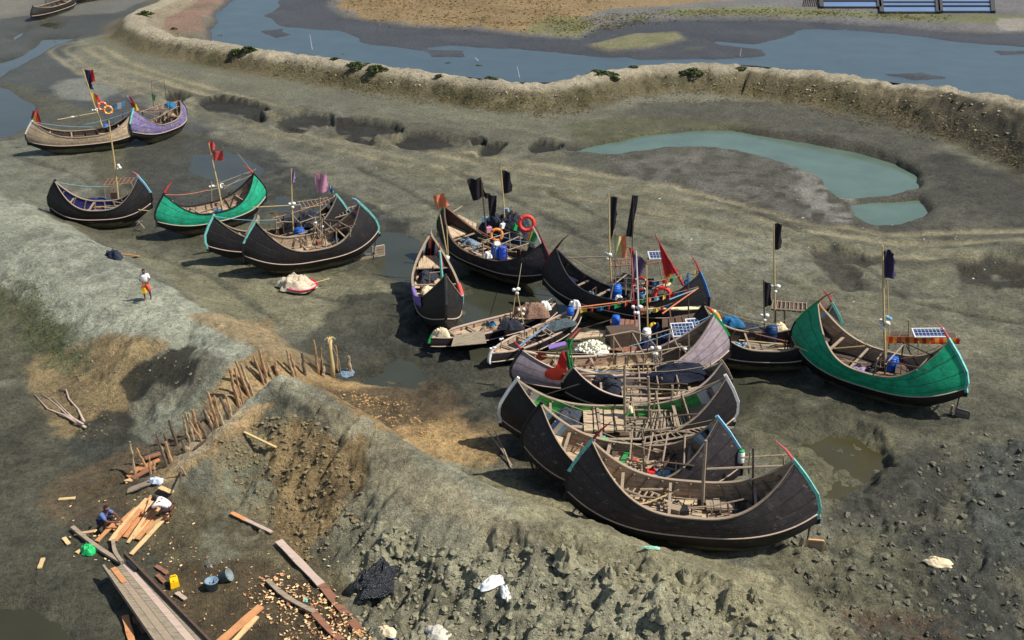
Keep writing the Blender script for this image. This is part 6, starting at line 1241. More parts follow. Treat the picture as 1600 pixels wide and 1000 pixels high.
for k, (a, b_, c_) in enumerate(PL):
    board('plank', names[k], a, b_, rr.uniform(.10, .2), .035, (NEWWOOD, NEWWOOD2)[c_], group='freshly sawn planks between the two workers' if k < 14 else None, lifts=(.03+.02*(k % 5), .06+.05*(k % 6)))
board('beam', 'long grey beam running from the blue shirted man to the unfinished hull', (114, 828), (192, 884), .14, .10, WOOD, 'beam', lift=.06, kink=.06); board('beam', 'short grey curved timber meeting the long beam', (178, 850), (192, 884), .12, .08, WOOD, 'beam', lift=.12, kink=.08)
board('plank', 'long brown plank running down right above the wood shavings', (436, 850), (502, 918), .26, .05, RAIL, lift=.10); board('plank', 'brown plank continuing below the long one toward the frame bottom', (500, 914), (560, 985), .26, .05, WOODR, lift=.05); board('plank', 'orange plank at the bottom edge below the brown ones', (552, 978), (596, 1030), .24, .05, NEWWOOD2, lift=.06)
board('plank', 'warped pale plank crossing the wood shavings', (418, 910), (492, 960), .16, .05, WOOD, lift=.08, kink=.12); board('plank', 'brown plank below the warped pale one', (484, 952), (556, 1020), .2, .05, WOODR, lift=.07, kink=.1); board('plank', 'bright orange plank pointing up at the bottom edge', (340, 1012), (408, 952), .26, .06, NEWWOOD2, lift=.08); board('plank', 'second orange plank leaning along the bright one', (352, 1020), (402, 966), .16, .05, NEWWOOD, lift=.04)
board('plank', 'pale pinkish plank on the clod slope, left piece of two in line', (362, 804), (384, 815), .16, .05, NEWWOOD2, lift=.05); board('plank', 'pale plank on the clod slope, right piece of two in line', (384, 815), (424, 834), .13, .05, RAIL, lift=.05)
board('plank', 'cream lath lying on the brown clods below the trench rim', (382, 678), (432, 702), .09, .04, BAMBOO, lift=.06); board('plank', 'orange board lying beside a black bag on the near levee', (184, 398), (216, 402), .2, .05, NEWWOOD2, lift=.05)
board('plank', 'split plank upright pale and jagged at the bottom left', (196, 965), (208, 1010), .2, .05, NEWWOOD2, lift=.05); board('branch', 'grey stick beside the rim path', (304, 704), (322, 690), .06, .06, WOODD, 'stick', lift=.05)
for k, (a, b_, l) in enumerate((((276, 724), (290, 742), 'short grey stick leaning below the trench rim'), ((280, 760), (282, 738), 'dark upright stick below the trench rim'), ((760, 672), (800, 728), 'long grey pole leaning on the bank left of the boats'), ((836, 690), (838, 742), 'crooked dark pole against the second boat hull'), ((772, 672), (800, 735), 'second grey pole crossing the first on the bank'))):
    A = T(*b_); 
    mb = MB(); q = G(a[0], a[1], A.z+.5)-A; mb.tube([(0, 0, 0), q*.5+Vector((0.03, 0, .03)), q], [.04, .035, .02], 6); o = mb.build('pole', WOOD if 'grey' in l else WOODD); o.location = A; tag(o, l, 'pole')
# unfinished flat hull bottom with raised sides
P4 = [T(166, 892), T(208, 876), T(334, 1012), T(262, 1030)]; zz = max(p.z for p in P4)+.22; P4 = [G(*q, zz) for q in ((166, 892), (208, 876), (336, 1014), (264, 1034))]
c0 = sum(P4, Vector())/4; t_ = thing('unfinished_hull', 'grey unfinished boat bottom with raised side boards at the bottom left', 'boat part', c0)
A, B2, C2, D2 = [p-c0 for p in P4]
for k in range(5):
    a0 = A.lerp(B2, k/5+.005); a1 = A.lerp(B2, (k+1)/5-.005); d0 = D2.lerp(C2, k/5+.005); d1 = D2.lerp(C2, (k+1)/5-.005); dz_ = Vector((0, 0, .05)); mb = MB()
    mb.add([d0, d1, a1, a0, d0-dz_, d1-dz_, a1-dz_, a0-dz_], [(0, 1, 2, 3), (7, 6, 5, 4), (1, 0, 4, 5), (2, 1, 5, 6), (3, 2, 6, 7), (0, 3, 7, 4)]); mb.build('bottom_board', (DECKG, WOOD, DECKG, RAIL, DECKG)[k], t_)
for nm, p, q, mt in (('side_board', B2+Vector((-.35, .25, .06)), C2+Vector((0, 0, .06)), WOODD), ('side_board', A+Vector((-.12, .15, .03)), D2+Vector((0, 0, .03)), WOOD)):
    mb = MB(); mb.bar(p, q, .07, .20); mb.build(nm, mt, t_)
mb = MB(); mb.bar(A.lerp(B2, .25)+Vector((0, 0, .025)), A.lerp(B2, .25).lerp(D2.lerp(C2, .3), .18)+Vector((0, 0, .025)), .16, .02); mb.build('patch_board', NEWWOOD2, t_); mb = MB(); mb.bar(A.lerp(B2, .75)+Vector((.05, 0, .08)), A.lerp(B2, .85).lerp(D2.lerp(C2, .85), .12)+Vector((0, 0, .08)), .1, .1); mb.build('block', IRON, t_)
for f in (.1, .5, .9):
    for q in (A.lerp(D2, f), B2.lerp(C2, f)): mb = MB(); mb.box(q+Vector((0, 0, -.17)), (.18, .2, .24)); mb.build('support_block', WOODD, t_)
# buckets, can, bags
def bucket(label, loc, mat, rot=None, k=1.0):
    t = thing('bucket', label, 'bucket', loc, rot=rot); mb = MB(); mb.lathe([(.01, .02), (.17*k, .0), (.2*k, .3*k), (.215*k, .3*k), (.215*k, .33*k), (.19*k, .33*k), (.16*k, .03), (.01, .03)]); mb.build('body', mat, t, True)
    mb = MB(); mb.tube([(.21*k*math.cos(x), .12*k, .31*k-.18*k*math.sin(x)) for x in [i*math.pi/8 for i in range(9)]], .008, 5); mb.build('handle', METAL, t); return t
GREYP = omat('muddy_grey_plastic', S(112, 124, 124), .6, .3, 4, (1, 1, 1), S(130, 120, 90), .4)
bucket('muddy grey bucket standing upright, left one of the two buckets', T(332, 920), omat('muddy_blue_plastic', S(110, 134, 150), .6, .3, 4, (1, 1, 1), S(120, 114, 90), .45), k=1.0); bucket('muddy grey bucket tipped over, right one of the two buckets', T(346, 908)+Vector((0, 0, .1)), GREYP, (Matrix.Rotation(R(62), 3, 'Y')).to_quaternion(), 1.0)
t_ = thing('jerry_can', 'bright yellow cut open jerry can on the mud beside the unfinished hull', 'can', T(273, 914)+Vector((0, 0, .12)), .4); YP = omat('yellow_plastic', S(236, 184, 20), .5, .12, 3); mb = MB(); mb.box((0, 0, 0), (.28, .38, .22), None, 0, .86); mb.build('body', YP, t_); mb = MB(); mb.tube([(-.08, .1, .1), (-.08, .1, .18), (.08, .1, .18), (.08, .1, .1)], .02, 6); mb.build('handle', YP, t_); mb = MB(); mb.lathe([(.035, 0), (.035, .05), (.01, .05)], (0, -.12, .1), 10); mb.build('cap', YP, t_)
heap('plastic_sheet', 'crumpled black plastic sheet on the clod slope at the bottom', 'plastic sheet', T(592, 918)+Vector((0, 0, .22)), 1.0, .5, .36, omat('black_plastic', S(24, 26, 32), .25, .3, 6, (1, 1, 1), None, 0, .8, .03, spec=.6), 5, R(52), .6, 34)
heap('plastic_bag', 'shiny green plastic bag left of the unfinished hull', 'bag', T(138, 862), .28, .2, .2, omat('green_plastic', S(30, 168, 92), .35, .2, 5), 4, .3, .5)
heap('plastic_bag', 'white torn bag on the clod slope in the bottom middle', 'bag', T(770, 912), .5, .2, .18, omat('white_plastic', S(214, 216, 214), .5, .15, 5), 6, R(25), .5); heap('plastic_bag', 'thin white strip hanging below the torn bag', 'bag', T(790, 926), .12, .42, .08, omat('white_plastic', S(214, 216, 214), .5, .15, 5), 8, R(10), .5)
heap('plastic_bag', 'black bag on the near levee beside the orange board', 'bag', T(179, 402), .5, .3, .28, cloth('blue_black_cloth', S(40, 48, 62)), 3, -.3, .5); heap('plastic_bag', 'white and purple litter at the bottom edge of the slope', 'bag', T(604, 988), .28, .22, .16, CCREAM, 3); heap('plastic_bag', 'blue scrap beside the white litter at the bottom edge', 'bag', T(612, 994), .1, .14, .1, DRUMB, 3)
heap('plastic_bag', 'pale bag on the rough mud at the right', 'bag', T(1466, 880), .5, .2, .15, CCREAM, 5, -.4); heap('plastic_bag', 'whitish lump at the bottom edge, left of centre', 'bag', T(684, 990), .4, .3, .16, omat('chalky_lump', S(180, 176, 160), .9, .3, 5), 4); heap('plastic_scrap', 'teal scrap among the wood shavings', 'scrap', T(477, 937), .09, .11, .05, TEAL, 3); heap('stone', 'silver round lid on the mud above the buckets', 'lid', T(327, 884), .13, .13, .06, METAL, 3)
heap('plastic_scrap', 'green and white scrap at the near side of the nearest boat', 'scrap', T(1018, 856), .25, .08, .05, omat('pale_green_scrap', S(140, 190, 160), .7), 3)
rope('rope trailing over the near levee to the black bag', T(142, 377)+Vector((0, 0, .03)), T(172, 396)+Vector((0, 0, .05)), 0, .03, omat('pale_rope', S(176, 176, 170), .9), 'old_rope', None)
# pink basin heaped with net
bp_ = T(472, 452); t_ = thing('basin', 'wide pinkish red basin on the mud below the long black boat', 'basin', bp_); mb = MB(); mb.lathe([(.01, .02), (.55, .0), (.78, .24), (.82, .24), (.82, .27), (.76, .27), (.53, .04), (.01, .04)], n=28); mb.build('bowl', omat('magenta_plastic', S(196, 30, 76), .45, .12, 3), t_, True)
heap('fishing_net', 'big cream coloured net heaped in the red basin and spilling left', 'net', G(463, 449, bp_.z+.10), 1.05, .62, .45, omat('cream_net', S(212, 196, 170), .95, .4, 7, (1, 1, 1), S(196, 170, 150), .45, 1., .03), 4, .1, .5, 34); mb = MB(); mb.tube([G(488, 443, bp_.z+.4), G(515, 435, bp_.z+.3)], .02, 5); tag(mb.build('stick', BAMBOO), 'thin bamboo stick poking right from the cream net', 'stick')
# driftwood
DR = [((134, 670), [(100, 652), (75, 640), (54, 618)], .06), ((130, 666), [(104, 650), (90, 634), (66, 618)], .05), ((132, 662), [(122, 640), (108, 625), (104, 612), (92, 610)], .05), ((120, 660), [(100, 640), (82, 622)], .035)]
t_ = thing('driftwood', 'bleached forked driftwood branch lying on the left slope', 'branch', T(134, 670)); o0 = T(134, 670)
for k, (a, ps, r_) in enumerate(DR):
    pts = [T(*a)]+[T(*q) for q in ps]; mb = MB(); mb.tube([p-o0+Vector((0, 0, .06+.05*math.sin(i*2+k))) for i, p in enumerate(pts)], [r_*(1-.6*i/len(ps)) for i in range(len(pts))], 6); mb.build('branch', RAIL, t_, True)
# wood shavings and chips: uncountable
mb = MB(); R3 = random.Random(4)
def chips(poly, n, sz):
    xs = [q[0] for q in poly]; ys = [q[1] for q in poly]; k = 0
    while k < n:
        x, y = R3.uniform(min(xs), max(xs)), R3.uniform(min(ys), max(ys)); ins = False
        for i in range(len(poly)):
            (ax, ay), (bx, by) = poly[i], poly[(i+1) % len(poly)]
            if (ay > y) != (by > y) and x < (bx-ax)*(y-ay)/(by-ay)+ax: ins = not ins
        if not ins or R3.random() > .35+.65*abs(math.sin(x*.11+y*.07)*math.cos(x*.05-y*.13)): k += 0.3; continue
        k += 1; c = T(x, y); l = R3.uniform(.4, 1)*sz; mb.box(c+Vector((0, 0, .02+R3.random()*.04)), (l, l*R3.uniform(.25, .6), .012), Matrix.Rotation(R3.uniform(0, 6.3), 3, 'Z') @ Matrix.Rotation(R3.uniform(-.6, .6), 3, 'X'), R3.choice([0, 0, 1, 2]))
chips([(400, 905), (440, 895), (500, 925), (560, 970), (590, 1010), (520, 1030), (470, 970), (420, 940)], 800, .13); chips([(390, 905), (470, 970), (540, 1020), (480, 1030), (380, 940)], 260, .11); chips([(250, 870), (520, 860), (600, 1020), (260, 1020)], 200, .09); chips([(90, 790), (280, 760), (340, 900), (100, 880)], 110, .10)
tag(mb.build('wood_shavings', [omat('pale_shavings', S(226, 190, 140), .9, .2, 4), omat('orange_shavings', S(194, 146, 104), .9, .2, 4), omat('brown_shavings', S(150, 104, 70), .9, .2, 4)]), 'orange and cream wood shavings and chips strewn over the dark work floor', 'shavings', None, 'stuff')
# offcuts one can count
for k, (a, b_, l) in enumerate((((244, 886), (262, 898), 'brown offcut beside the upper right edge of the unfinished hull'), ((246, 900), (258, 912), 'small square offcut left of the yellow can'), ((276, 928), (290, 938), 'flat offcut below the yellow can'), ((120, 866), (134, 856), 'pale offcut left of the green bag'), ((100, 842), (108, 852), 'cream offcut at the far left of the work floor'), ((62, 890), (68, 874), 'thin pale offcut at the left edge'), ((212, 966), (226, 990), 'brown offcut below the unfinished hull'), ((92, 782), (118, 780), 'pale splinter above the blue shirted man'))):
    board('offcut', l, a, b_, .14, .04, (WOODR, WOODR, RAIL, NEWWOOD, NEWWOOD, BAMBOO, WOODR, BAMBOO)[k], 'offcut', lift=.03)
# mud clods loosened along the levee face
def scatter(name, label, poly, n, s0, s1, mat, seed, zlift=0.0, cat='clods', sq=.6):
    R4 = random.Random(seed); mb = MB(); base = []
    for th, ph in [(0, 0)]+[(t1, p1*math.pi/3+(.5 if t1 > 1.5 else 0)) for t1 in (1.0, 2.0) for p1 in range(6)]: base.append(Vector((math.sin(th)*math.cos(ph), math.sin(th)*math.sin(ph), math.cos(th))))
    fs = [(0, 1+k, 1+(k+1) % 6) for k in range(6)]+[(1+k, 7+k, 7+(k+1) % 6, 1+(k+1) % 6) for k in range(6)]
    xs = [q[0] for q in poly]; ys = [q[1] for q in poly]; k = 0; pr = wpoly(poly)
    while k < n:
        x, y = R4.uniform(min(xs), max(xs)), R4.uniform(min(ys), max(ys)); ins = False
        for i in range(len(poly)):
            (ax, ay), (bx, by) = poly[i], poly[(i+1) % len(poly)]
            if (ay > y) != (by > y) and x < (bx-ax)*(y-ay)/(by-ay)+ax: ins = not ins
        if not ins: continue
        k += 1; c = T(x, y); s_ = s0+(s1-s0)*R4.random()**3; q = Matrix.Rotation(R4.uniform(0, 6.3), 3, 'Z') @ Matrix.Rotation(R4.uniform(-.5, .5), 3, 'X')
        mb.add([c+q @ Vector((v.x*s_*R4.uniform(.45, 1.4), v.y*s_*R4.uniform(.4, 1.2), (v.z*sq+zlift)*s_*R4.uniform(.3, 1.3))) for v in base], fs)
    return tag(mb.build(name, mat, None, False), label, cat, None, 'stuff')
MUDC = omat('dry_mud_clod', S(140, 136, 110), .95, .4, 4, (1, 1, 1), S(108, 102, 80), .45, .8, .03); MUDB = omat('brown_mud_clod', S(130, 116, 86), .95, .4, 4, (1, 1, 1), S(96, 86, 62), .45, .8, .03)
scatter('mud_clods', 'dry grey green mud clods crumbled along the bottom slope', [(560, 800), (700, 850), (860, 850), (1060, 900), (1250, 980), (1300, 1010), (560, 1010), (540, 900)], 900, .04, .17, MUDC, 1)
scatter('mud_clods', 'brown clods on the face below the trench rim', [(340, 690), (420, 650), (500, 650), (570, 740), (560, 820), (480, 880), (400, 830)], 800, .03, .12, MUDB, 2)
scatter('mud_clods', 'orange brown clods on the inner slope by the boats', [(500, 605), (620, 620), (760, 700), (700, 705), (600, 665)], 350, .03, .09, omat('orange_clod', S(158, 128, 84), .95, .3, 5), 3)
scatter('mud_clods', 'dark clods in the rough mud at the right', [(1180, 830), (1380, 780), (1480, 690), (1600, 640), (1600, 1000), (1300, 1000)], 700, .03, .16, omat('dark_clod', S(96, 94, 78), .9, .4, 4), 4)
scatter('mud_clods', 'small lumps over the left levee', [(0, 330), (240, 450), (400, 545), (300, 610), (120, 560), (0, 420)], 350, .02, .07, MUDC, 5)
scatter('mud_clods', 'clods on the tan slope left of the trench', [(60, 580), (150, 540), (190, 560), (170, 680), (100, 690)], 220, .03, .08, MUDB, 6)
scatter('levee_rubble', 'pale rubble and broken edges along the far levee', [(210, 24), (330, 62), (520, 90), (720, 118), (870, 132), (1020, 106), (1260, 112), (1500, 150), (1600, 182), (1600, 230), (1480, 200), (1260, 150), (1100, 130), (870, 160), (620, 132), (400, 100), (230, 60)], 600, .04, .15, omat('pale_rubble', S(160, 148, 118), .95, .3, 4), 7)
scatter('flat_litter', 'small shells and pale litter over the mudflat', [(250, 220), (700, 250), (1000, 200), (1600, 380), (1600, 600), (1200, 560), (900, 300), (400, 300)], 130, .03, .08, omat('pale_shell', S(190, 188, 176), .8, .2, 5), 8)
for k, (q, s_, l) in enumerate((((884, 880), .46, 'largest pale mud boulder on the bottom slope'), ((1070, 905), .3, 'mud boulder right of the largest one'), ((950, 900), .34, 'low mud boulder beside the largest one'), ((1180, 940), .3, 'mud boulder near the lower right slope'), ((900, 935), .28, 'mud boulder below the largest one'), ((1030, 965), .32, 'mud boulder at the bottom edge of the slope'), ((620, 862), .32, 'mud boulder above the black plastic sheet'))):
    heap('mud_boulder', l, 'boulder', T(*q), s_, s_*.8, s_*.7, MUDC, 30+k, k*.7, .8, 18, 'mud boulders on the bottom slope', freq=4.0)

# ------------------------------------------------------------------ shrubs and growth
LEAFD = omat('dark_leaf', S(46, 64, 34), .8, .5, 2.5, spec=.2); LEAFM = omat('olive_leaf', S(92, 96, 48), .85, .5, 2.5, spec=.2); LEAFR = omat('dry_leaf', S(128, 106, 66), .9, .4, 2.5, spec=.2)
def shrub(label, loc, rx, h_, mats, n=260, seed=0, leaf=.10):
    R5 = random.Random(seed); t = thing('shrub', label, 'shrub', loc, group='shrubs along the far levee'); mb = MB()
    for k in range(n):
        a = R5.uniform(0, 6.283); r_ = R5.random()**.5; lob = 1+.3*math.sin(3*a+seed)+.2*math.sin(5*a+seed*2); z = R5.random()**.8*(1-r_**2*.8)
        c = Vector((math.cos(a)*r_*rx*lob, math.sin(a)*r_*rx*lob*.8, z*h_+.02)); q = Matrix.Rotation(R5.uniform(0, 6.3), 3, 'Z') @ Matrix.Rotation(R5.uniform(-1.2, 1.2), 3, 'X'); l = leaf*R5.uniform(.6, 1.5)
        mb.add([c+q @ Vector(v) for v in ((-l, 0, 0), (0, -l*.45, .01), (l, 0, 0), (0, l*.45, .01))], [(0, 1, 2, 3)], R5.choice(range(len(mats))))
    mb.build('foliage', mats, t); mb = MB()
    for k in range(6): a = k*1.05+seed; mb.tube([(0, 0, -.05), (math.cos(a)*rx*.5, math.sin(a)*rx*.4, h_*.6)], [.03, .01], 4)
    mb.build('stem', WOODD, t); return t
SH = [((226, 24), 1.0, .9, 'round dark shrub at the left bend of the far levee'), ((370, 84), .9, .8, 'dark shrub, left one of a touching pair on the far levee'), ((388, 80), .9, .85, 'dark shrub, right one of a touching pair on the far levee'), ((272, 46), .4, .3, 'tiny green tuft inside the left bend of the levee'), ((344, 58), .5, .35, 'small green tuft on the water side of the levee left'), ((524, 94), .45, .4, 'small tuft left of the long dark shrub on the levee'), ((536, 88), .4, .35, 'tiny tuft above the long dark shrub'), ((560, 104), 1.2, .7, 'long dark shrub on the levee slope, left half'), ((588, 110), 1.1, .8, 'dark shrub at the right end of the long shrub'), ((640, 104), .4, .3, 'tiny crest tuft right of the long shrub'), ((700, 102), .8, .4, 'flat green tuft on the levee crest, middle'), ((748, 106), .8, .45, 'brighter green tuft on the levee crest before the dip'),
      ((686, 120), .35, .3, 'tuft below the flat crest tuft'), ((734, 122), .6, .3, 'dark mat under the brighter crest tuft'), ((766, 124), .6, .3, 'dark mat at the left lip of the levee dip'), ((940, 116), 1.6, .4, 'low dark growth on the rise right of the dip'), ((960, 124), .5, .4, 'tuft on the face right of the dip'), ((1082, 114), 1.2, .7, 'wide dark shrub on the levee top at right'), ((990, 106), .4, .3, 'tiny tuft on the crest left of the wide shrub'), ((1160, 108), .5, .3, 'tuft on the crest right of the wide shrub')]
for k, (q, r_, h_, l) in enumerate(SH):
    shrub(l, T(*q), r_*.8, h_*.6, [LEAFD, LEAFD, LEAFM] if 'bright' not in l and 'green' not in l else [LEAFM, LEAFM, LEAFD], int(160+260*r_), k, .13)
def growth(name, label, poly, n, mats, seed, h_=.25, leaf=.09, patch=1.0, kk=.5):
    R6 = random.Random(seed); mb = MB(); xs = [q[0] for q in poly]; ys = [q[1] for q in poly]; k = 0; cl = []
    while len(cl) < n//12:
        x, y = R6.uniform(min(xs), max(xs)), R6.uniform(min(ys), max(ys)); ins = False
        for i in range(len(poly)):
            (ax, ay), (bx, by) = poly[i], poly[(i+1) % len(poly)]
            if (ay > y) != (by > y) and x < (bx-ax)*(y-ay)/(by-ay)+ax: ins = not ins
        if ins: cl.append(T(x, y))
    for c0 in cl:
        mi = R6.choice(range(len(mats))); s_ = R6.uniform(.4, 1.3)
        for k in range(12):
            x = c0.x+R6.gauss(0, kk*s_); y = c0.y+R6.gauss(0, kk*s_); z = hgt(x, y); l = leaf*R6.uniform(.5, 1.4); q = Matrix.Rotation(R6.uniform(0, 6.3), 3, 'Z') @ Matrix.Rotation(R6.uniform(.2, 1.3), 3, 'X'); c = Vector((x, y, z+R6.random()*h_*s_))
            mb.add([c+q @ Vector(v) for v in ((-l, 0, 0), (0, -l*.35, .01), (l, 0, 0), (0, l*.35, .01))], [(0, 1, 2, 3)], mi)
    return tag(mb.build(name, mats), label, 'ground cover', None, 'stuff')
growth('scrub', 'olive and dry brown scrub covering the boat side of the far levee', [(200, 40), (330, 80), (500, 110), (640, 130), (800, 148), (860, 160), (900, 150), (1040, 128), (1260, 134), (1420, 168), (1560, 210), (1640, 280), (1500, 230), (1260, 175), (1000, 160), (860, 185), (640, 165), (430, 122), (260, 80)], 10000, [omat('scrub_leaf', S(98, 94, 58), .9, .4, 2), LEAFR, omat('scrub_leaf_dull', S(80, 74, 50), .9, .4, 2)], 5, .15, .08)
growth('weeds', 'low green weeds on the outer foot of the near levee', [(10, 420), (50, 440), (80, 490), (126, 560), (118, 580), (70, 560), (40, 510), (0, 470)], 1500, [LEAFM, LEAFM, LEAFD], 6, .08, .045, kk=.35)
growth('marsh_grass', 'reddish brown marsh grass beyond the channel', [(540, 8), (620, 32), (800, 44), (960, 10), (900, -20), (560, -30)], 5000, [LEAFR, LEAFR, omat('red_marsh_leaf', S(144, 112, 76), .9, .3, 2)], 7, .2, .16, kk=1.5)
growth('grass', 'yellow green grass strip on the marsh bank', [(820, 50), (930, 50), (1060, 24), (1250, 24), (1480, 34), (1480, 26), (1200, 14), (1000, 20), (860, 30)], 3500, [LEAFM, LEAFM, LEAFR], 8, .15, .14, kk=1.2)
# thin sticks standing in the channel
for k, (q, t) in enumerate((((488, 78), (484, 54)), ((812, 122), (808, 104)), ((1156, 90), (1158, 76)), ((748, 96), (742, 90)))):
    a = G(q[0], q[1], -.2); tp = V(t[0], t[1], a.y); mb = MB(); mb.tube([(0, 0, 0), (tp-a)], [.035, .02], 5); o = mb.build('stick', WHITE); o.location = a; tag(o, 'pale thin stick standing in the channel water, '+('left one near the levee bend', 'one beside the levee dip', 'right one near the mudbank', 'short one left of the dip')[k], 'stick')
# salt pans beyond the marsh
SP_ = water_mat('brine', S(96, 122, 160), .3, .004, 2); bund = omat('bund_mud', S(62, 62, 62), .9, .3, 2)
def pan(x0, x1, rows, label):
    c = G((x0+x1)/2, 10, .5); t = thing('salt_pan', label, 'salt pan', c)
    for y0, y1 in rows:
        P = [G(x0, y1, .56)-c, G(x1, y1, .56)-c, G(x1-(4), y0, .56)-c, G(x0-2, y0, .56)-c]; mb = MB(); mb.add(P, [(0, 1, 2, 3)]); mb.build('brine_bed', SP_, t); mb = MB(); mb.bar(P[0]+Vector((0, -.25, 0)), P[1]+Vector((0, -.25, 0)), .5, .22); mb.build('bund', bund, t)
    for x in (x0, x1): mb = MB(); mb.bar(G(x, rows[-1][1]+.8, .6)-c, G(x-3, rows[0][0]-.5, .6)-c, .5, .3); mb.build('bund', bund, t)
pan(1378, 1466, [(-14, -9), (-7.5, -3), (-1.5, 3), (4.5, 9), (11, 19)], 'blue salt pan in strips, middle one at the top edge'); pan(1470, 1552, [(-14, -9), (-7.5, -3), (-1.5, 3), (4.5, 9), (11, 18)], 'blue salt pan in strips, right one at the top edge'); pan(1284, 1374, [(-14, -7), (-5, 1), (3, 11)], 'blue salt pan, wide left one at the top edge')
mb = MB(); c = G(1266, 10, .45)
for k in range(9): mb.bar((-.9+k*.23, 0, 0), (-.9+k*.23+.1, .1, 1.0+.3*math.sin(k*2)), .1, .08)
mb.bar((-1, 0, .8), (1.1, 0, .8), .08); o = mb.build('fence', WOODD); o.location = c; tag(o, 'short dark picket fence left of the salt pans', 'fence')

# ------------------------------------------------------------------ people
SKIN = omat('brown_skin', S(104, 66, 50), .6, .12, 4); HAIR = omat('black_hair', S(22, 18, 18), .7, .3, 8)
def skinned(name, chains, mat, parent, sub=2, root=0):
    vs = []; es = []; rs = []; key = {}
    for ch in chains:
        prev = None
        for (p, r_) in ch:
            k = tuple(round(c, 4) for c in p)
            if k not in key: key[k] = len(vs); vs.append(p); rs.append(r_)
            i = key[k]
            if prev is not None and prev != i: es.append((prev, i))
            prev = i
    me = bpy.data.meshes.new(name); me.from_pydata(vs, es, []); me.update(); me.materials.append(mat)
    o = bpy.data.objects.new(name, me); COL.objects.link(o); o.parent = parent
    l = me.skin_vertices.new(name='') if hasattr(me.skin_vertices, 'new') else None
    md = o.modifiers.new('skin', 'SKIN'); md.use_smooth_shade = True
    sv = me.skin_vertices[0].data if len(me.skin_vertices) else None
    if sv:
        for i, r_ in enumerate(rs):
            rr_ = r_ if isinstance(r_, tuple) else (r_, r_); sv[i].radius = rr_; sv[i].use_root = (i == root)
    s2 = o.modifiers.new('sub', 'SUBSURF'); s2.levels = sub; s2.render_levels = sub
    return o
def lerp3(a, b_, t): return tuple(a[i]+(b_[i]-a[i])*t for i in range(3))
def hand(chains, wrist, d, side, up=(0, 0, 1)):
    W = Vector(wrist); d = Vector(d).normalized(); s_ = d.cross(Vector(up)).normalized()*side; n_ = Vector(up); palm = W+d*.08
    chains.append([(tuple(W), .024), (tuple(palm), (.034))])
    for k, (o_, l) in enumerate(((-.030, .065), (-.010, .078), (.010, .074), (.029, .058))):
        b0 = palm+s_*o_+d*.01; b1 = b0+d*l*.5-n_*.008; b2_ = b1+d*l*.45-n_*.022; chains.append([(tuple(palm), .034), (tuple(b0), .010), (tuple(b1), .009), (tuple(b2_), .007)])
    t0 = W+d*.03-s_*.035; t1 = t0+d*.035-s_*.02; chains.append([(tuple(W), .024), (tuple(t0), .012), (tuple(t1), .010)])
def head(t, hc, yaw, pitch=0.0):
    """face details on the head at hc"""
    Rm = Matrix.Rotation(yaw, 3, 'Z') @ Matrix.Rotation(pitch, 3, 'X'); c = Vector(hc)
    mb = MB(); rows = []
    for i in range(9):
        th = math.pi*.62*i/8; rows.append([c+Rm @ Vector((.088*math.sin(th)*math.cos(a), .098*math.sin(th)*math.sin(a)+.012+(.0 if math.sin(a) > -.3 else .035*math.sin(th)), .118*math.cos(th)+.012)) for a in [k*math.pi/8 for k in range(17)]])
    mb.grid(rows); mb.build('hair', HAIR, t, True)
    mb = MB(); 
    for sx in (-1, 1): mb.ball(c+Rm @ Vector((sx*.032, -.083, .0)), .013, 6)
    mb.build('eyes', WHITE, t, True); mb = MB(); mb.box(c+Rm @ Vector((0, -.086, -.055)), (.045, .012, .012)); mb.build('mouth', MAROON, t)
def person(label, loc, rz, J, clothes, headyaw=0.0, hp=0.0):
    """J: joints in the figure's own frame (faces -y)"""
    t = thing('person', label, 'person', loc, rz, group='people on the mud')
    ch = [[(J['pelvis'], (.13, .10)), (lerp3(J['pelvis'], J['chest'], .5), (.12, .09)), (J['chest'], (.145, .10)), (J['neck'], .055), (lerp3(J['neck'], J['head'], .5), .058), (J['head'], (.082, .094)), (lerp3(J['neck'], J['head'], 1.45), (.07, .08))]]
    hd = Vector(J['head']); ch.append([(J['head'], (.082, .094)), (tuple(hd+Vector((0, -.098, -.02))), .016)])
    for sx, e in ((-1, 'r'), (1, 'l')):
        ch.append([(J['head'], (.082, .094)), (tuple(hd+Vector((sx*.09, .01, -.005))), .018)])
        ch.append([(J['chest'], (.145, .10)), (J['sh'+e], .058), (J['el'+e], .042), (J['wr'+e], .026)]); d = Vector(J['wr'+e])-Vector(J['el'+e]); hand(ch, J['wr'+e], d, sx)
        ch.append([(J['pelvis'], (.13, .10)), (J['hp'+e], .09), (J['kn'+e], .062), (J['an'+e], .038), (tuple(Vector(J['an'+e])+Vector((0, -.05, -.05))), .036), (tuple(Vector(J['an'+e])+Vector((sx*.015, -.16, -.065))), .026)])
    skinned('body', ch, SKIN, t)
    head(t, J['head'], headyaw, hp)
    for nm, mt, keys, pad in clothes:
        c2 = []
        for kk in keys: c2.append([(lerp3(J[a_], J[b2_], f) if isinstance(a_, str) else a_, r_) for (a_, b2_, f, r_) in kk])
        skinned(nm, c2, mt, t, 1)
    return t
P_, C_ = 'pelvis', 'chest'
def shirt(): return [[(P_, C_, .05, (.155, .125)), (P_, C_, .5, (.165, .145)), (C_, C_, 0, (.20, .17)), (C_, 'neck', .6, .08)], [(C_, C_, 0, (.20, .17)), ('shr', 'shr', 0, .085), ('shr', 'elr', .85, .068)], [(C_, C_, 0, (.20, .17)), ('shl', 'shl', 0, .085), ('shl', 'ell', .85, .068)]]
def legs(f, r0=.115, r1=.09): return [[(P_, C_, .15, (.15, .12)), (P_, P_, 0, (.155, .13)), ('hpr', 'hpr', 0, r0), ('hpr', 'knr', .6, r0*.95), ('knr', 'anr', f, r1)], [(P_, P_, 0, (.155, .13)), ('hpl', 'hpl', 0, r0), ('hpl', 'knl', .6, r0*.95), ('knl', 'anl', f, r1)]]
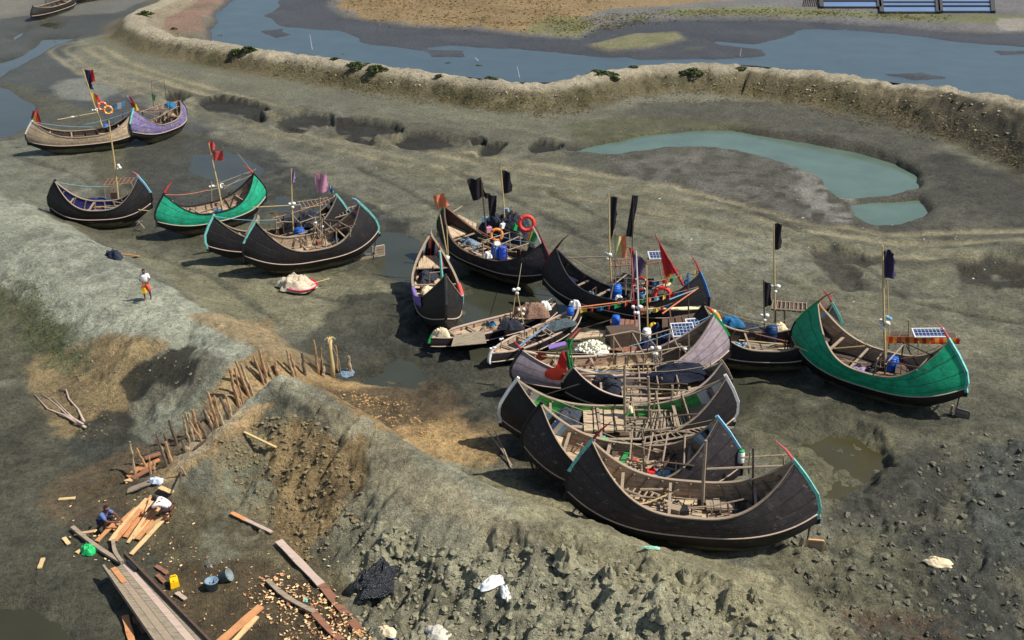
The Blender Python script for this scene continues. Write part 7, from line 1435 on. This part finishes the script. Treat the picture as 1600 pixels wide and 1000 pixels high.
J1 = dict(pelvis=(0, 0, .92), chest=(0, -.01, 1.25), neck=(0, -.03, 1.43), head=(0, -.06, 1.57), shr=(-.17, 0, 1.37), shl=(.17, 0, 1.37), elr=(-.25, -.04, 1.10), ell=(.25, -.04, 1.10), wrr=(-.06, -.24, 1.03), wrl=(.14, -.26, 1.02), hpr=(-.09, 0, .86), hpl=(.09, 0, .86), knr=(-.12, -.07, .47), knl=(.13, .05, .47), anr=(-.13, .02, .08), anl=(.15, .1, .08))
lp = T(231, 468)
pm = person('barefoot person in a white shirt and orange wrap walking on the near levee', lp, .15, J1, [('shirt', omat('white_shirt', S(232, 226, 224), .9, .12, 3), shirt(), 0), ('wrap', omat('orange_check_wrap', S(206, 92, 62), .9, .3, 6, (1, 1, 1), S(226, 150, 130), .45), legs(.15, .14, .13), 0)])
pm.scale = (.92, .92, .92)
t_ = thing('carried_bag', 'small yellow bag held in front by the walking person', 'bag', lp+Vector((-.02, -.28, .57))); mb = MB(); mb.box((0, 0, 0), (.2, .10, .24), None, 0, .7); mb.build('bag', YP, t_); mb = MB(); mb.tube([(-.05, 0, .1), (0, 0, .38), (.05, 0, .1)], .008, 4); mb.build('handle', YP, t_)
J2 = dict(pelvis=(0, .12, .30), chest=(0, -.06, .58), neck=(0, -.16, .74), head=(0, -.22, .87), shr=(-.17, -.1, .68), shl=(.17, -.1, .68), elr=(-.24, -.32, .50), ell=(.22, -.34, .52), wrr=(-.10, -.56, .44), wrl=(.10, -.58, .42), hpr=(-.1, .1, .30), hpl=(.1, .1, .30), knr=(-.20, -.26, .50), knl=(.20, -.26, .50), anr=(-.16, -.08, .09), anl=(.16, -.08, .09))
person('person in a blue shirt squatting at the left end of the plank pile', T(164, 826), R(75), J2, [('shirt', omat('blue_shirt', S(84, 104, 150), .9, .2, 3), shirt(), 0), ('shorts', omat('navy_shorts', S(40, 44, 60), .9, .2, 3), legs(.05, .11, .1), 0)])
J3 = dict(pelvis=(0, .20, .52), chest=(0, -.10, .74), neck=(0, -.27, .80), head=(0, -.38, .84), shr=(-.17, -.2, .78), shl=(.17, -.2, .78), elr=(-.22, -.42, .60), ell=(.22, -.42, .58), wrr=(-.08, -.60, .42), wrl=(.12, -.62, .40), hpr=(-.1, .18, .50), hpl=(.1, .18, .50), knr=(-.16, -.12, .46), knl=(.16, -.12, .46), anr=(-.14, .10, .09), anl=(.14, .10, .09))
person('person in a white shirt bent over the right end of the plank pile', T(262, 812), R(-95), J3, [('shirt', omat('white_shirt', S(232, 226, 224), .9, .12, 3), shirt(), 0), ('shorts', omat('dark_wrap', S(70, 50, 50), .9, .2, 3), legs(.1, .11, .1), 0)])
